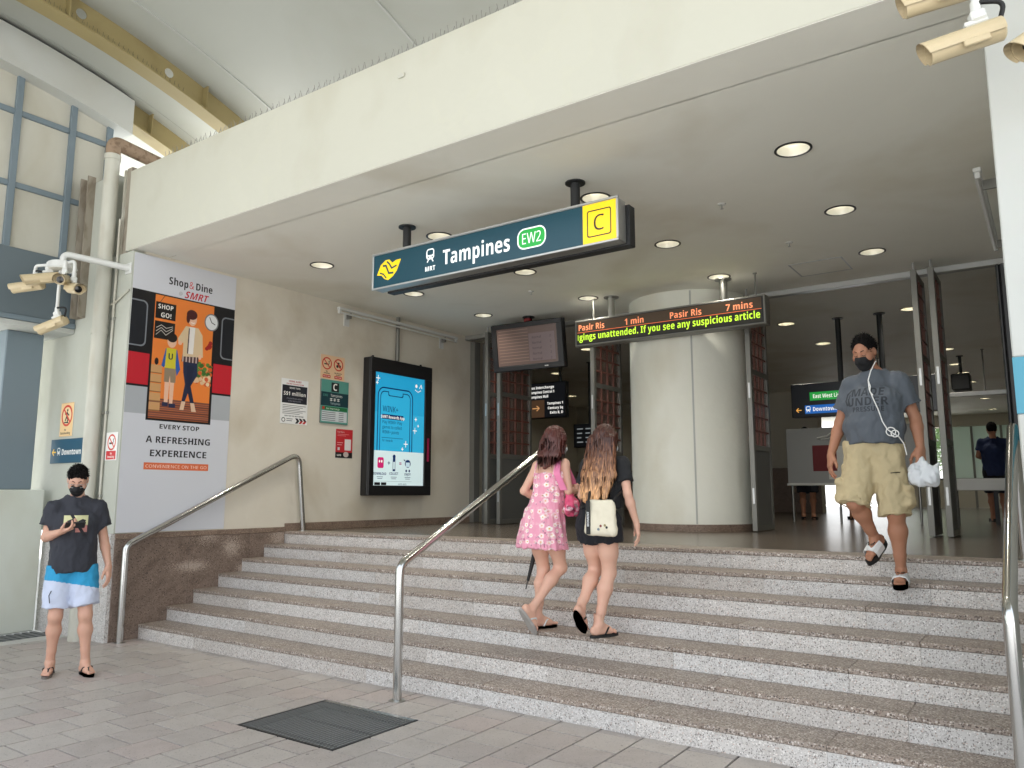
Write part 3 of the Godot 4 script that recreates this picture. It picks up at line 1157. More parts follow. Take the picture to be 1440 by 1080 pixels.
func walls() -> void:
	# the beam across the entrance
	var b := thing("entrance_beam", "deep cream concrete beam spanning the station entrance", "beam")
	box_part("face", "beam_paint", b, -0.17, 12.0, CEIL + 0.003, 5.15, -0.08, FRONT, 0.005)
	box_part("soffit", "ceiling_paint", b, -0.17, 12.0, CEIL, CEIL + 0.0028, -0.08, FRONT - 0.006)
	box_part("junction_box", "pipe_paint", b, 3.97, 4.035, 4.92, 4.955, FRONT, FRONT + 0.02, 0.004)
	# left side wall with stone plinth
	var w := thing("side_wall", "cream side wall of the entrance with brown granite plinth", "wall")
	box_part("wall_face", "wall_paint", w, -0.5, 0.0, 1.105, CEIL + 0.05, -5.86, FRONT - 0.15)
	var zc := [FRONT, -0.55, -1.35, -1.88]
	for i in 3:
		box_part("granite_slab", "granite_side", w, -0.1, 0.014, -0.01, 1.045, zc[i + 1] + 0.0012, zc[i] - 0.0012 - (0.0 if i else 0.02), 0.002)
		box_part("granite_cap", "granite_brown", w, -0.1, 0.018, 1.047, 1.105, zc[i + 1] + 0.0012, zc[i] - 0.0012 - (0.0 if i else 0.02), 0.003)
	for i in 4:
		box_part("skirting", "granite_brown", w, -0.05, 0.014, LAND, 1.15, -5.86 + i * 0.995 + 0.001, -5.86 + (i + 1) * 0.995 - 0.001, 0.002)
	box_part("core", "concrete", w, -0.5, -0.11, 0.0, 1.1, -5.8, FRONT - 0.2)
	# front pier left of the entrance
	var p := thing("front_pier", "cream front pier left of the stairs with grey granite base", "pier")
	box_part("pier_face", "pier_paint", p, -2.2, -1.2, 1.105, 3.44, FRONT - 0.3, FRONT - 0.004)
	box_part("pier_return", "pier_paint", p, -1.45, -1.2, 3.4405, 5.2, FRONT - 0.3, FRONT - 0.006)
	box_part("pier_face", "pier_paint", p, -1.2, -0.5, 1.105, 5.2, FRONT - 0.3, FRONT, 0.005)
	box_part("pier_face", "pier_paint", p, -0.4985, 0.0, 1.105, 4.19, FRONT - 0.3, FRONT - 0.001, 0.005)
	box_part("recess_back", "pipe_paint", p, -0.4985, -0.172, 4.192, 5.14, FRONT - 0.3, FRONT - 0.12)
	box_part("groove_strip", "pale_paint", p, -0.505, -0.497, 1.2, 4.1, FRONT, FRONT + 0.004)
	for i in 3:
		var a: float = [-1.5, -0.96, -0.47][i]
		var e: float = [-0.96, -0.47, 0.0][i]
		box_part("granite_slab", "granite_pale", p, a + 0.0012, e - 0.0012, -0.01, 1.045, FRONT - 0.25, FRONT + 0.02, 0.002)
		box_part("granite_cap", "granite_pale", p, a + 0.0012, e - 0.0012, 1.047, 1.105, FRONT - 0.25, FRONT + 0.024, 0.003)
	# steel channel beside the pier
	var ch := thing("steel_channel", "stained grey steel channel standing between gable wall and pier", "steel channel")
	box_part("web", "rust_channel", ch, -1.12, -0.97, 3.55, 5.26, FRONT + 0.001, FRONT + 0.012)
	box_part("flange", "rust_channel", ch, -1.14, -1.12, 3.55, 5.26, FRONT + 0.001, FRONT + 0.09)
	box_part("flange", "rust_channel", ch, -0.97, -0.95, 3.55, 5.26, FRONT + 0.001, FRONT + 0.09)
	box_part("cover_strip", "white_plastic", ch, -1.10, -1.05, 3.62, 4.9, FRONT + 0.013, FRONT + 0.03, 0.003)
	var rc := thing("recess_channel", "brown stained channel in the recess at the beam's left end", "steel channel")
	box_part("web", "rust_channel", rc, -0.30, -0.20, 4.2, 5.22, FRONT - 0.118, FRONT - 0.03)
	box_part("flange", "pipe_paint", rc, -0.33, -0.302, 4.2, 5.2, FRONT - 0.118, FRONT - 0.01)
	# rain pipe
	var rp := thing("rain_pipe", "tall cream rain pipe with an elbow, fixed to the pier", "pipe")
	var b2 := MB.new()
	b2.tube([Vector3(-0.40, 0.0, FRONT + 0.10), Vector3(-0.40, 5.34, FRONT + 0.10)], 0.08, 20)
	obj("downpipe", b2, M.pipe_paint, rp)
	b2 = MB.new()
	b2.tube(bend([Vector3(-0.40, 5.342, FRONT + 0.10), Vector3(-0.40, 5.52, FRONT + 0.10), Vector3(-0.40, 5.44, -0.3), Vector3(-0.40, 5.36, -0.8)], 0.13), 0.08, 20)
	obj("elbow", b2, M.pipe_dirty, rp)
	for y in [5.33, 3.3, 0.6]:
		b2 = MB.new()
		b2.tube([Vector3(-0.40, y - 0.03, FRONT + 0.10), Vector3(-0.40, y + 0.03, FRONT + 0.10)], 0.088, 20)
		obj("collar", b2, M.pipe_paint, rp)
	for y in [3.62, 2.4]:
		box_part("clip", "pipe_paint", rp, -0.52, -0.30, y - 0.012, y + 0.012, FRONT, FRONT + 0.03, 0.003)
	var cd := thing("conduit", "thin cream conduit running up the pier beside the rain pipe", "conduit")
	b2 = MB.new()
	b2.tube([Vector3(-0.288, 1.15, FRONT + 0.02), Vector3(-0.288, 4.0, FRONT + 0.02), Vector3(-0.288, 4.6, FRONT + 0.02)], 0.014, 8)
	obj("tube", b2, M.pipe_paint, cd)
	for y in [3.45, 2.4, 1.5]:
		box_part("saddle", "brushed_steel", cd, -0.312, -0.264, y - 0.015, y + 0.015, FRONT, FRONT + 0.037, 0.003)
	b2 = MB.new()
	b2.tube(bend([Vector3(-0.288, 3.62, FRONT + 0.02), Vector3(-0.05, 3.72, FRONT + 0.015), Vector3(0.0, 3.74, FRONT + 0.015)], 0.04), 0.012, 8)
	obj("branch", b2, M.pipe_paint, cd)
	# low wall and slate column in front of it
	var lw := thing("low_wall", "plain cream low wall left of the pier, shoulder high", "low wall")
	box_part("face", "low_wall_paint", lw, -1.75, -1.38, 0.0, 1.57, 0.42, 7.0, 0.012)
	var lc := thing("slate_column", "slate blue steel column standing on the low cream wall", "column")
	box_part("shaft", "slate_paint", lc, -1.72, -1.5, 1.57, 3.38, 0.52, 0.92, 0.01)
	# right pier
	var r := thing("right_pier", "white pier at the right end of the stairs with teal band", "pier")
	box_part("face_upper", "pale_paint", r, 8.035, 9.4, 2.176, CEIL, -5.86, FRONT, 0.006)
	m_teal()
	box_part("teal_band", "teal_band", r, 8.034, 9.4, 1.905, 2.175, -5.86, FRONT + 0.0015)
	box_part("face_lower", "pale_paint", r, 8.035, 9.4, 0.0, 1.904, -5.86, FRONT, 0.006)


func m_teal() -> void:
	mt("teal_band", rgb(74, 148, 170), 0.45)


func ceilings() -> void:
	mt("reflector", rgb(236, 235, 226), 0.35, 0.2)
	var m := mt("lamp_glow", rgb(255, 250, 235), 0.4)
	m.emission_enabled = true
	m.emission = Color(1.0, 0.95, 0.84)
	m.emission_energy_multiplier = 3.5
	m = mt("lamp_dim", rgb(255, 250, 235), 0.4)
	m.emission_enabled = true
	m.emission = Color(1.0, 0.97, 0.9)
	m.emission_energy_multiplier = 1.4
	var c := structure("ceiling")
	var lx := [1.22, 3.04, 4.905, 6.67]
	var lz := [-4.46, -2.90, -1.29]
	var xs := [0.0, 2.13, 3.97, 5.79, 8.04]
	var zs := [-5.75, -3.68, -2.1, -0.087]
	var holes := {}
	for i in 4:
		for j in 3:
			holes["%d %d" % [i, j]] = Vector2(lx[i], lz[j])
	plate(xs, zs, holes, CEIL, "ceiling_panel", M.ceiling_paint, c, 0.125)
	var rowname := ["nearest the folding gates", "in the middle row", "nearest the beam"]
	var colname := ["beside the poster wall", "second from the poster wall", "third from the poster wall", "nearest the white pier"]
	for i in 4:
		for j in 3:
			downlight("round recessed downlight of the entrance ceiling, %s, %s" % [rowname[j], colname[i]], Vector2(lx[i], lz[j]), 0.5, "downlights of the entrance ceiling")
	# service hatch and sprinklers
	var hatch := thing("ceiling_hatch", "square flush service hatch in the ceiling near the folding gates", "hatch", Vector3(6.05, CEIL, -4.75))
	for e in [[-0.3, -0.285, -0.3, 0.3], [0.285, 0.3, -0.3, 0.3], [-0.284, 0.284, -0.3, -0.285], [-0.284, 0.284, 0.285, 0.3]]:
		box_part("edge_strip", "aluminium", hatch, e[0], e[1], -0.004, 0.002, e[2], e[3])
	box_part("cover", "ceiling_paint", hatch, -0.28, 0.28, -0.0025, 0.002, -0.28, 0.28)
	var spk := [[2.1, -2.1, "beside the station sign's left pole"], [5.8, -2.1, "behind the station sign's yellow end"], [2.6, -3.7, "before the departure screen"], [6.0, -3.6, "before the service hatch"]]
	for q in spk:
		var st := thing("sprinkler", "small white ceiling sprinkler head " + q[2], "sprinkler", Vector3(q[0], CEIL, q[1]), 0.0, "ceiling sprinklers")
		var sb := MB.new()
		sb.lathe([Vector2(0.0, -0.012), Vector2(0.035, -0.008), Vector2(0.038, 0.0)], 16)
		obj("escutcheon", sb, M.white_plastic, st)
		sb = MB.new()
		sb.lathe([Vector2(0.0, -0.05), Vector2(0.016, -0.048), Vector2(0.006, -0.04), Vector2(0.006, -0.01)], 10)
		obj("nozzle", sb, M.aluminium, st)
	# inner ceiling
	xs = [-4.0, -1.8, 0.1, 2.1, 3.9, 5.8, 7.6, 12.0]
	zs = [-27.0, -22.5, -18.5, -16.0, -14.4, -12.6, -10.6, -8.7, -5.75]
	holes = {}
	var spots := [[2, 7, 1.14, -7.8], [1, 6, -0.88, -9.98], [0, 4, -2.69, -13.7], [0, 3, -2.68, -14.93], [4, 7, 4.82, -7.7], [4, 6, 4.9, -9.74], [5, 7, 6.6, -7.7], [5, 5, 6.65, -11.63], [5, 4, 6.62, -13.66], [5, 3, 6.63, -15.07], [5, 2, 6.63, -16.83], [5, 1, 6.66, -20.8], [5, 0, 6.64, -24.2]]
	for s in spots:
		holes["%d %d" % [s[0], s[1]]] = Vector2(s[2], s[3])
	plate(xs, zs, holes, CEIL, "inner_panel", M.ceiling_paint, c, 0.125)
	var where := ["inside the left doorway, nearest the gates", "inside the left doorway, second inward", "deep inside the left doorway", "deepest inside the left doorway", "just inside the right doorway, above the hanging sign", "above the hanging direction sign, second inward", "just inside beside the twin folded gates", "first in the row right of the twin gates", "second in the row right of the twin gates", "third in the row right of the twin gates", "fourth in the row right of the twin gates", "fifth in the row right of the twin gates", "farthest in the row right of the twin gates"]
	for i in spots.size():
		downlight("lit downlight in the dark ceiling %s" % where[i], Vector2(spots[i][2], spots[i][3]), 0.16 if spots[i][2] < 2.0 else 0.55, "downlights of the dark hall")


func handrails() -> void:
	for d in [[0.1, "steel handrail along the poster wall, bent down at both ends"], [4.0, "steel handrail up the middle of the stairs"], [7.93, "steel handrail beside the white pier, nearest the camera"]]:
		var x: float = d[0]
		var t := thing("handrail", "polished stainless " + d[1], "handrail", Vector3(x, 0, 0.24), 0.0, "stainless handrails of the stairs")
		var b := MB.new()
		var foot := Vector3(0, 0, 0)
		var pts := bend([foot, Vector3(0, 0.985, 0), Vector3(0, 0.985 + 0.4783 * 2.22, -2.22), Vector3(0, LAND, -2.34)], 0.11, 10)
		b.tube(pts, 0.034, 20)
		obj("rail_tube", b, M.steel, t)
		for q in [foot, Vector3(0, LAND, -2.34)]:
			var f := MB.new()
			f.xf = Transform3D(Basis(), q)
			f.lathe([Vector2(0.062, 0.0), Vector2(0.062, 0.004), Vector2(0.036, 0.010)], 24)
			obj("foot_plate", f, M.brushed_steel, t)


func hanger(parent: Node, x: float, y0: float, z: float, r: float, called := "hanger_pole", m := "dark_steel") -> void:
	var b := MB.new()
	b.xf = Transform3D(Basis(), Vector3(x, 0, z))
	b.tube([Vector3(0, y0, 0), Vector3(0, CEIL, 0)], r, 14)
	obj(called, b, M[m], parent)
	b = MB.new()
	b.xf = Transform3D(Basis(), Vector3(x, 0, z))
	b.lathe([Vector2(0.0, CEIL - 0.012), Vector2(r * 2.1, CEIL - 0.012), Vector2(r * 2.1, CEIL)], 20)
	obj("ceiling_plate", b, M[m], parent)


func train_icon(p: Painter, x: float, y: float, s: float, fg: Color, bg: Color) -> void:
	p.rrect(x, y, s * 0.8, s * 0.86, s * 0.26, fg)
	p.rrect(x + s * 0.11, y + s * 0.11, s * 0.58, s * 0.4, s * 0.12, bg)
	p.ell(x + s * 0.2, y + s * 0.66, s * 0.07, s * 0.07, bg)
	p.ell(x + s * 0.6, y + s * 0.66, s * 0.07, s * 0.07, bg)
	p.line([Vector2(x + s * 0.24, y + s * 0.84), Vector2(x + s * 0.1, y + s * 1.06)], s * 0.1, fg)
	p.line([Vector2(x + s * 0.56, y + s * 0.84), Vector2(x + s * 0.7, y + s * 1.06)], s * 0.1, fg)


func arrow_left(p: Painter, x: float, y: float, s: float, c: Color) -> void:
	p.line([Vector2(x, y), Vector2(x + s, y)], s * 0.17, c)
	p.line([Vector2(x + s * 0.45, y - s * 0.42), Vector2(x + s * 0.03, y), Vector2(x + s * 0.45, y + s * 0.42)], s * 0.17, c)


func signs() -> void:
	# station name sign
	var t := thing("station_sign", "hanging teal station name sign with yellow exit panel", "sign", Vector3(4.03, 0, -0.9))
	var w := 2.745
	var h := 0.335
	var teal := rgb(4, 58, 72)
	var yel := rgb(250, 205, 20)
	var p := Painter.new(w * 100, h * 100, 7.0, teal)
	p.rect(0, 0, w * 100, 0.5, teal.darkened(0.2))
	# interlocked band emblem
	var ey := h * 50
	var em := func(a: Array) -> Array: return a.map(func(q): return Vector2(4.5 + q[0] * 1.3, ey + q[1]))
	p.poly(em.call([[0, 4], [4, -6], [9, -10], [13, -10], [16, -6], [20, -8], [25, -8], [21, 3], [17, 8], [12, 11], [8, 9], [5, 5]]), yel)
	p.line(em.call([[6, -4.6], [9.4, -4.4], [12.6, 4], [17.4, 4.4]]), 2.0, teal)
	p.line(em.call([[10.4, -8.4], [13, -5.4], [15.6, -0.6], [20.6, -2.4]]), 1.8, teal)
	p.line(em.call([[3, 2], [7, 4], [10, 8.6]]), 1.4, teal)
	var white := rgb(250, 250, 248)
	train_icon(p, 70.2, 5.5, 12.5, white, teal)
	p.text("MRT", 75.4, 27.5, 4.6, white, 1)
	var natural := Painter.new(4, 4, 1, Color.BLACK).text("Tampines", 0, 99, 14.4, white)
	p.text("Tampines", 91, 24.5, 14.4, white, 0, true, 77.5 / natural)
	p.rrect(176.5, 7.5, 30, 19, 7.5, white)
	p.rrect(177.8, 8.8, 27.4, 16.4, 6.4, rgb(20, 160, 60))
	p.text("EW2", 191.5, 21.7, 9.6, white, 1, false, 0.82)
	p.rect(243, 0, w * 100 - 243, h * 100, yel)
	p.rrect(247, 5.5, 22.5, 23, 2.0, rgb(28, 26, 20))
	p.rrect(248, 6.5, 20.5, 21, 1.4, yel)
	p.text("C", 258.2, 23.6, 13.5, rgb(28, 26, 20), 1, false)
	var face := printed(p, 0.3, 0.12)
	box_part("light_box", "aluminium", t, -w / 2 - 0.012, w / 2 + 0.012, 3.565, 3.925, 0.03, 0.172, 0.006)
	board("sign_face", w, h, 0.01, face, t, face_z(0, 3.745, 0.1735))
	for e in [[3.555, 3.576], [3.914, 3.935]]:
		box_part("frame_rail", "aluminium", t, -w / 2 - 0.02, w / 2 + 0.02, e[0], e[1], 0.16, 0.184, 0.004)
	for sx in [-1.0, 1.0]:
		box_part("frame_end", "aluminium", t, sx * (w / 2 + 0.009) - 0.011, sx * (w / 2 + 0.009) + 0.011, 3.5765, 3.9135, 0.16, 0.183, 0.004)
	box_part("rear_box", "dark_steel", t, -w / 2 + 0.05, w / 2 + 0.045, 3.55, 3.90, -0.075, 0.027, 0.006)
	hanger(t, -1.07, 3.926, 0.02, 0.042)
	hanger(t, 0.9, 3.926, 0.02, 0.042)
	# moving message sign
	t = thing("message_sign", "dark hanging message sign with orange and green lit dot letters", "message sign", Vector3(4.125, 0, -4.6))
	w = 2.56
	h = 0.30
	p = Painter.new(w * 100, h * 100, 7.0, rgb(30, 28, 22))
	p.rect(0, 0, w * 100, 14.2, rgb(58, 46, 34))
	p.rect(0, 14.2, w * 100, 0.6, rgb(255, 120, 70))
	var orange := rgb(255, 150, 105)
	var lime := rgb(205, 255, 60)
	p.text("Pasir Ris", 2, 11.8, 8.2, orange, 0, true, 0.9)
	p.text("1 min", 73, 11.8, 8.2, orange, 0, true, 0.95)
	p.text("Pasir Ris", 138, 11.8, 8.2, orange, 0, true, 0.95)
	p.text("7 mins", 212, 11.8, 8.2, orange, 0, true, 0.95)
	var sentence := "gings unattended. If you see any suspicious article"
	var probe := Painter.new(4, 4, 1, Color.BLACK)
	var wide: float = probe.text(sentence, 0, 100, 9.0, Color.BLACK)
	p.text(sentence, 3, 25.6, 9.0, lime, 0, true, 251.0 / wide)
	p.rect(0, 17.5, 2.4, 8.0, lime.darkened(0.3))
	var dots := printed(p, 0.3)
	dots.emission_enabled = true
	dots.emission_operator = BaseMaterial3D.EMISSION_OP_MULTIPLY
	dots.emission = Color.WHITE
	dots.emission_texture = dots.albedo_texture
	dots.emission_energy_multiplier = 0.26
	box_part("housing", "grey_steel", t, -w / 2 - 0.045, w / 2 + 0.045, 3.555, 3.92, -0.08, 0.10, 0.008)
	box_part("bezel", "dark_steel", t, -w / 2 - 0.02, w / 2 + 0.02, 3.575, 3.90, 0.10, 0.106, 0.002)
	board("display", w, h, 0.01, dots, t, face_z(0, 3.7375, 0.1075))
	hanger(t, -0.80, 3.92, 0.0, 0.05, "hanger_pole", "brushed_steel")
	hanger(t, 0.78, 3.92, 0.0, 0.05, "hanger_pole", "brushed_steel")
	for x in [-1.05, 1.2]:
		hanger(t, x, 3.92, 0.05, 0.012, "stay_rod", "grey_steel")
	var al := AreaLight3D.new()
	al.name = "display_light"
	al.area_size = Vector2(w, h)
	al.light_color = Color(0.9, 0.95, 0.5)
	al.light_energy = 0.02
	al.shadow_enabled = true
	al.area_range = 8.0
	al.position = Vector3(0, 3.7375, 0.115)
	al.rotation_degrees.y = 180
	t.add_child(al)
	# departure screen
	t = thing("departure_screen", "black hanging departure screen, tilted down, faint grey rows", "screen", Vector3(1.72, 0, -4.95), deg_to_rad(4.0))
	p = Painter.new(104, 58, 6.0, rgb(96, 78, 72))
	for i in 11:
		p.rect(3, 4 + i * 4.8, 52, 1.0, rgb(122, 100, 90))
	p.rect(56, 12, 44, 42, rgb(108, 92, 92))
	for i in 5:
		p.text("Normal", 62, 20 + i * 8.2, 3.4, rgb(70, 58, 60), 0, false)
		p.text("2", 92, 20 + i * 8.2, 3.4, rgb(70, 58, 60), 0, false)
	var tilt := Transform3D(Basis(Vector3.RIGHT, deg_to_rad(8)), Vector3(0, 3.76, 0))
	var b := MB.new()
	b.xf = tilt
	b.box(Vector3(0, 0, 0), Vector3(1.24, 0.74, 0.11), 0.012)
	obj("case", b, M.black_plastic, t)
	board("screen_face", 1.04, 0.58, 0.004, printed(p, 0.25, 0.05), t, tilt * face_z(0, 0.01, 0.058))
	b = MB.new()
	b.xf = tilt
	for e in [[0.0, 0.325, 1.24, 0.07], [0.0, -0.325, 1.24, 0.07]]:
		b.box(Vector3(e[0], e[1], 0.062), Vector3(e[2] - 0.01, e[3], 0.012), 0.004)
	for sx in [-1.0, 1.0]:
		b.box(Vector3(sx * 0.57, 0, 0.062), Vector3(0.09, 0.58, 0.0118), 0.004)
	obj("bezel", b, M.black_plastic, t)
	b = MB.new()
	b.xf = tilt
	b.box(Vector3(0.32, -0.325, 0.0685), Vector3(0.06, 0.012, 0.001))
	obj("maker_mark", b, M.white_plastic, t)
	hanger(t, 0, 4.12, 0, 0.045)
	m_red()
	b = MB.new()
	b.box(Vector3(0, 4.155, 0.02), Vector3(0.11, 0.05, 0.1), 0.01)
	obj("bracket", b, M.red_paint, t)


func m_red() -> void:
	mt("red_paint", rgb(120, 28, 26), 0.5)


func poster_print() -> Painter:
	var p := Painter.new(130, 306, 6.0, rgb(212, 214, 220))
	var red := rgb(196, 34, 48)
	var black := rgb(22, 22, 26)
	# heading
	p.text("Shop", 42, 27, 8.4, black, 0, true, 0.9)
	p.text("&", 67.5, 27, 8.4, rgb(210, 60, 70), 0, false, 0.8)
	p.text("Dine", 76, 27, 8.4, black, 0, true, 0.9)
	p.text("@", 55, 37, 4.0, rgb(160, 160, 165), 0, false)
	p.text("SMRT", 62, 39, 8.2, red, 0, true, 1.0, 0.3)
	# train body
	p.rect(0, 40.5, 130, 106, black)
	p.rect(0, 111, 130, 35, red)
	p.rect(0, 146, 130, 2.4, black)
	p.rect(0, 148.4, 130, 30, rgb(176, 180, 184))
	p.rect(0, 178, 130, 128, rgb(212, 214, 220))
	for x in [-9.0, 112.5]:
		p.rrect(x, 52, 28, 52, 6, rgb(130, 134, 140))
		p.rrect(x + 1.6, 53.6, 24.8, 48.8, 5, rgb(26, 29, 36))
	# doorway picture
	p.rect(24.5, 40.5, 80, 144, black)
	p.rect(27, 42, 74.5, 140, rgb(236, 132, 58))
	for i in 9:
		p.rect(27, 159.5 + i * 2.5, 74.5, 2.2, [rgb(122, 74, 62), rgb(136, 84, 70), rgb(112, 66, 56)][i % 3])
	# signboards
	p.rect(28, 50, 24.5, 19, rgb(24, 22, 22))
	p.text("SHOP", 40, 57.5, 5.2, white_(), 1)
	p.text("GO!", 41, 67, 5.4, white_(), 1)
	p.rect(28, 72, 24.5, 20, rgb(24, 22, 22))
	for i in 3:
		p.line([Vector2(30, 88 - i * 4), Vector2(36, 82 - i * 3), Vector2(42, 87 - i * 4), Vector2(50, 80 - i * 2)], 0.7, rgb(210, 205, 196))
	p.line([Vector2(33, 50), Vector2(38, 42)], 0.6, rgb(90, 60, 40))
	# clock
	p.ell(99, 62, 9.5, 10.5, rgb(120, 122, 124))
	p.ell(99, 62, 8, 9, rgb(226, 228, 228))
	p.line([Vector2(99, 62), Vector2(96, 56)], 0.9, black)
	p.line([Vector2(99, 62), Vector2(104, 64)], 0.9, black)
	# crates and produce
	for i in 5:
		p.rect(27, 122 + i * 10.5, 13, 9.2, rgb(206, 158, 106))
		p.rect(27, 130.5 + i * 10.5, 13, 1.2, rgb(150, 106, 66))
	p.ell(33, 118, 2.4, 4, rgb(32, 28, 30))
	p.poly([Vector2(79, 120), Vector2(102, 118), Vector2(102, 134), Vector2(80, 136)], rgb(206, 150, 90))
	var r := RandomNumberGenerator.new()
	r.seed = 5
	for i in 26:
		p.ell(r.randf_range(80, 101), r.randf_range(113, 128), 2.6, 2.4, [rgb(86, 130, 56), rgb(60, 104, 44), rgb(214, 92, 40)][i % 3])
	for i in 22:
		p.ell(r.randf_range(80, 101), r.randf_range(128, 138), 2.4, 2.3, [rgb(226, 190, 150), rgb(214, 92, 48), rgb(232, 210, 170)][i % 3])
	for i in 9:
		p.ell(r.randf_range(94, 101), r.randf_range(86, 96), 2.4, 2.2, rgb(160, 34, 34))
	# plain figures: a child and a grown-up
	var skin := rgb(236, 190, 160)
	p.poly([Vector2(44, 128), Vector2(56, 128), Vector2(55, 164), Vector2(51, 164), Vector2(50, 138), Vector2(49, 164), Vector2(44.5, 164)], skin)
	p.poly([Vector2(43, 122), Vector2(57, 122), Vector2(57, 140), Vector2(51, 140), Vector2(50, 132), Vector2(49, 140), Vector2(43, 140)], rgb(150, 132, 108))
	p.poly([Vector2(43, 102), Vector2(57, 102), Vector2(62, 124), Vector2(58, 132), Vector2(56, 120), Vector2(44, 120), Vector2(42, 124), Vector2(39, 122)], rgb(44, 92, 170))
	p.poly([Vector2(44, 101), Vector2(56, 101), Vector2(56, 124), Vector2(43, 124)], rgb(214, 200, 54))
	p.text("U", 49.5, 114, 7, rgb(60, 70, 60), 1)
	p.ell(50, 93, 5.6, 7.2, skin)
	p.ell(50, 88.5, 6.2, 5.4, rgb(36, 28, 26))
	p.rect(42.5, 163, 7, 4.4, rgb(40, 46, 76)); p.rect(50.5, 164, 8, 4.4, rgb(40, 46, 76))
	p.poly([Vector2(65, 110), Vector2(83, 110), Vector2(84, 128), Vector2(76, 142), Vector2(70, 160), Vector2(66, 160), Vector2(69, 140), Vector2(66, 126)], rgb(36, 44, 72))
	p.poly([Vector2(70, 118), Vector2(80, 118), Vector2(76, 140), Vector2(82, 162), Vector2(77, 162), Vector2(71, 142)], rgb(30, 38, 64))
	p.poly([Vector2(66, 160), Vector2(71, 160), Vector2(69, 170), Vector2(64, 170)], rgb(222, 190, 160))
	p.poly([Vector2(77, 161), Vector2(82, 161), Vector2(85, 171), Vector2(79, 171)], rgb(222, 190, 160))
	p.poly([Vector2(64, 104), Vector2(84, 104), Vector2(85, 114), Vector2(63, 114)], rgb(90, 66, 66))
	for i in 5:
		p.rect(64 + i * 4.2, 104, 1.4, 10, rgb(210, 190, 180))
	p.poly([Vector2(66, 72), Vector2(82, 72), Vector2(88, 80), Vector2(90, 106), Vector2(64, 108), Vector2(64, 92), Vector2(58, 94), Vector2(57, 88)], rgb(222, 196, 158))
	p.poly([Vector2(71, 72), Vector2(78, 72), Vector2(77, 104), Vector2(70, 104)], rgb(238, 232, 226))
	p.line([Vector2(70.5, 74), Vector2(70, 104)], 1.4, rgb(80, 60, 64))
	p.ell(74, 63, 5.4, 7.6, skin)
	p.ell(73, 57.5, 6.8, 5.8, rgb(74, 34, 34))
	p.ell(68.5, 62, 2.4, 6, rgb(74, 34, 34))
	p.line([Vector2(72.4, 66.6), Vector2(75, 67.3), Vector2(77, 66.4)], 0.8, rgb(250, 240, 236))
	p.ell(86, 106, 2, 3, skin); p.ell(60, 93, 2.4, 2.4, skin)
	# words
	p.text("EVERY STOP", 66, 193, 5.0, black, 1, true, 1.28)
	p.text("A REFRESHING", 66, 209, 7.2, black, 1, true, 1.14)
	p.text("EXPERIENCE", 67, 224, 7.2, black, 1, true, 1.2)
	p.rect(26, 231, 79, 7.6, rgb(222, 110, 66))
	p.text("CONVENIENCE ON THE GO", 65.5, 236.6, 3.4, rgb(250, 226, 214), 1, false, 1.32)
	return p


func white_() -> Color:
	return rgb(244, 242, 236)


func no_sign(p: Painter, cx: float, cy: float, r: float, what: int, bg: Color) -> void:
	p.ell(cx, cy, r, r, rgb(206, 58, 40))
	p.ell(cx, cy, r * 0.8, r * 0.8, bg)
	var k := rgb(30, 28, 28)
	if what == 0:
		p.line([Vector2(cx - r * 0.55, cy + r * 0.12), Vector2(cx + r * 0.4, cy + r * 0.12)], r * 0.2, k)
		p.line([Vector2(cx + r * 0.5, cy), Vector2(cx + r * 0.35, cy - r * 0.3), Vector2(cx + r * 0.55, cy - r * 0.45)], r * 0.12, k)
	elif what == 1:
		p.ell(cx + r * 0.05, cy - r * 0.5, r * 0.13, r * 0.13, k)
		p.line([Vector2(cx, cy - r * 0.35), Vector2(cx - r * 0.05, cy + r * 0.1), Vector2(cx + r * 0.25, cy + r * 0.35), Vector2(cx + r * 0.1, cy + r * 0.58)], r * 0.2, k)
		p.line([Vector2(cx - r * 0.4, cy - r * 0.15), Vector2(cx, cy - r * 0.25), Vector2(cx + r * 0.4, cy)], r * 0.14, k)
		p.line([Vector2(cx - r * 0.05, cy + r * 0.1), Vector2(cx - r * 0.3, cy + r * 0.5)], r * 0.18, k)
		p.line([Vector2(cx - r * 0.45, cy + r * 0.62), Vector2(cx + r * 0.35, cy + r * 0.66)], r * 0.12, k)
	else:
		p.ell(cx - r * 0.22, cy + r * 0.22, r * 0.24, r * 0.24, k)
		p.ell(cx + r * 0.3, cy + r * 0.22, r * 0.24, r * 0.24, k)
		p.line([Vector2(cx - r * 0.22, cy + r * 0.2), Vector2(cx, cy - r * 0.2), Vector2(cx + r * 0.3, cy + r * 0.2)], r * 0.14, k)
		p.line([Vector2(cx - r * 0.2, cy - r * 0.35), Vector2(cx + r * 0.2, cy - r * 0.25)], r * 0.2, k)
	p.line([Vector2(cx - r * 0.6, cy - r * 0.6), Vector2(cx + r * 0.6, cy + r * 0.6)], r * 0.17, rgb(206, 58, 40))


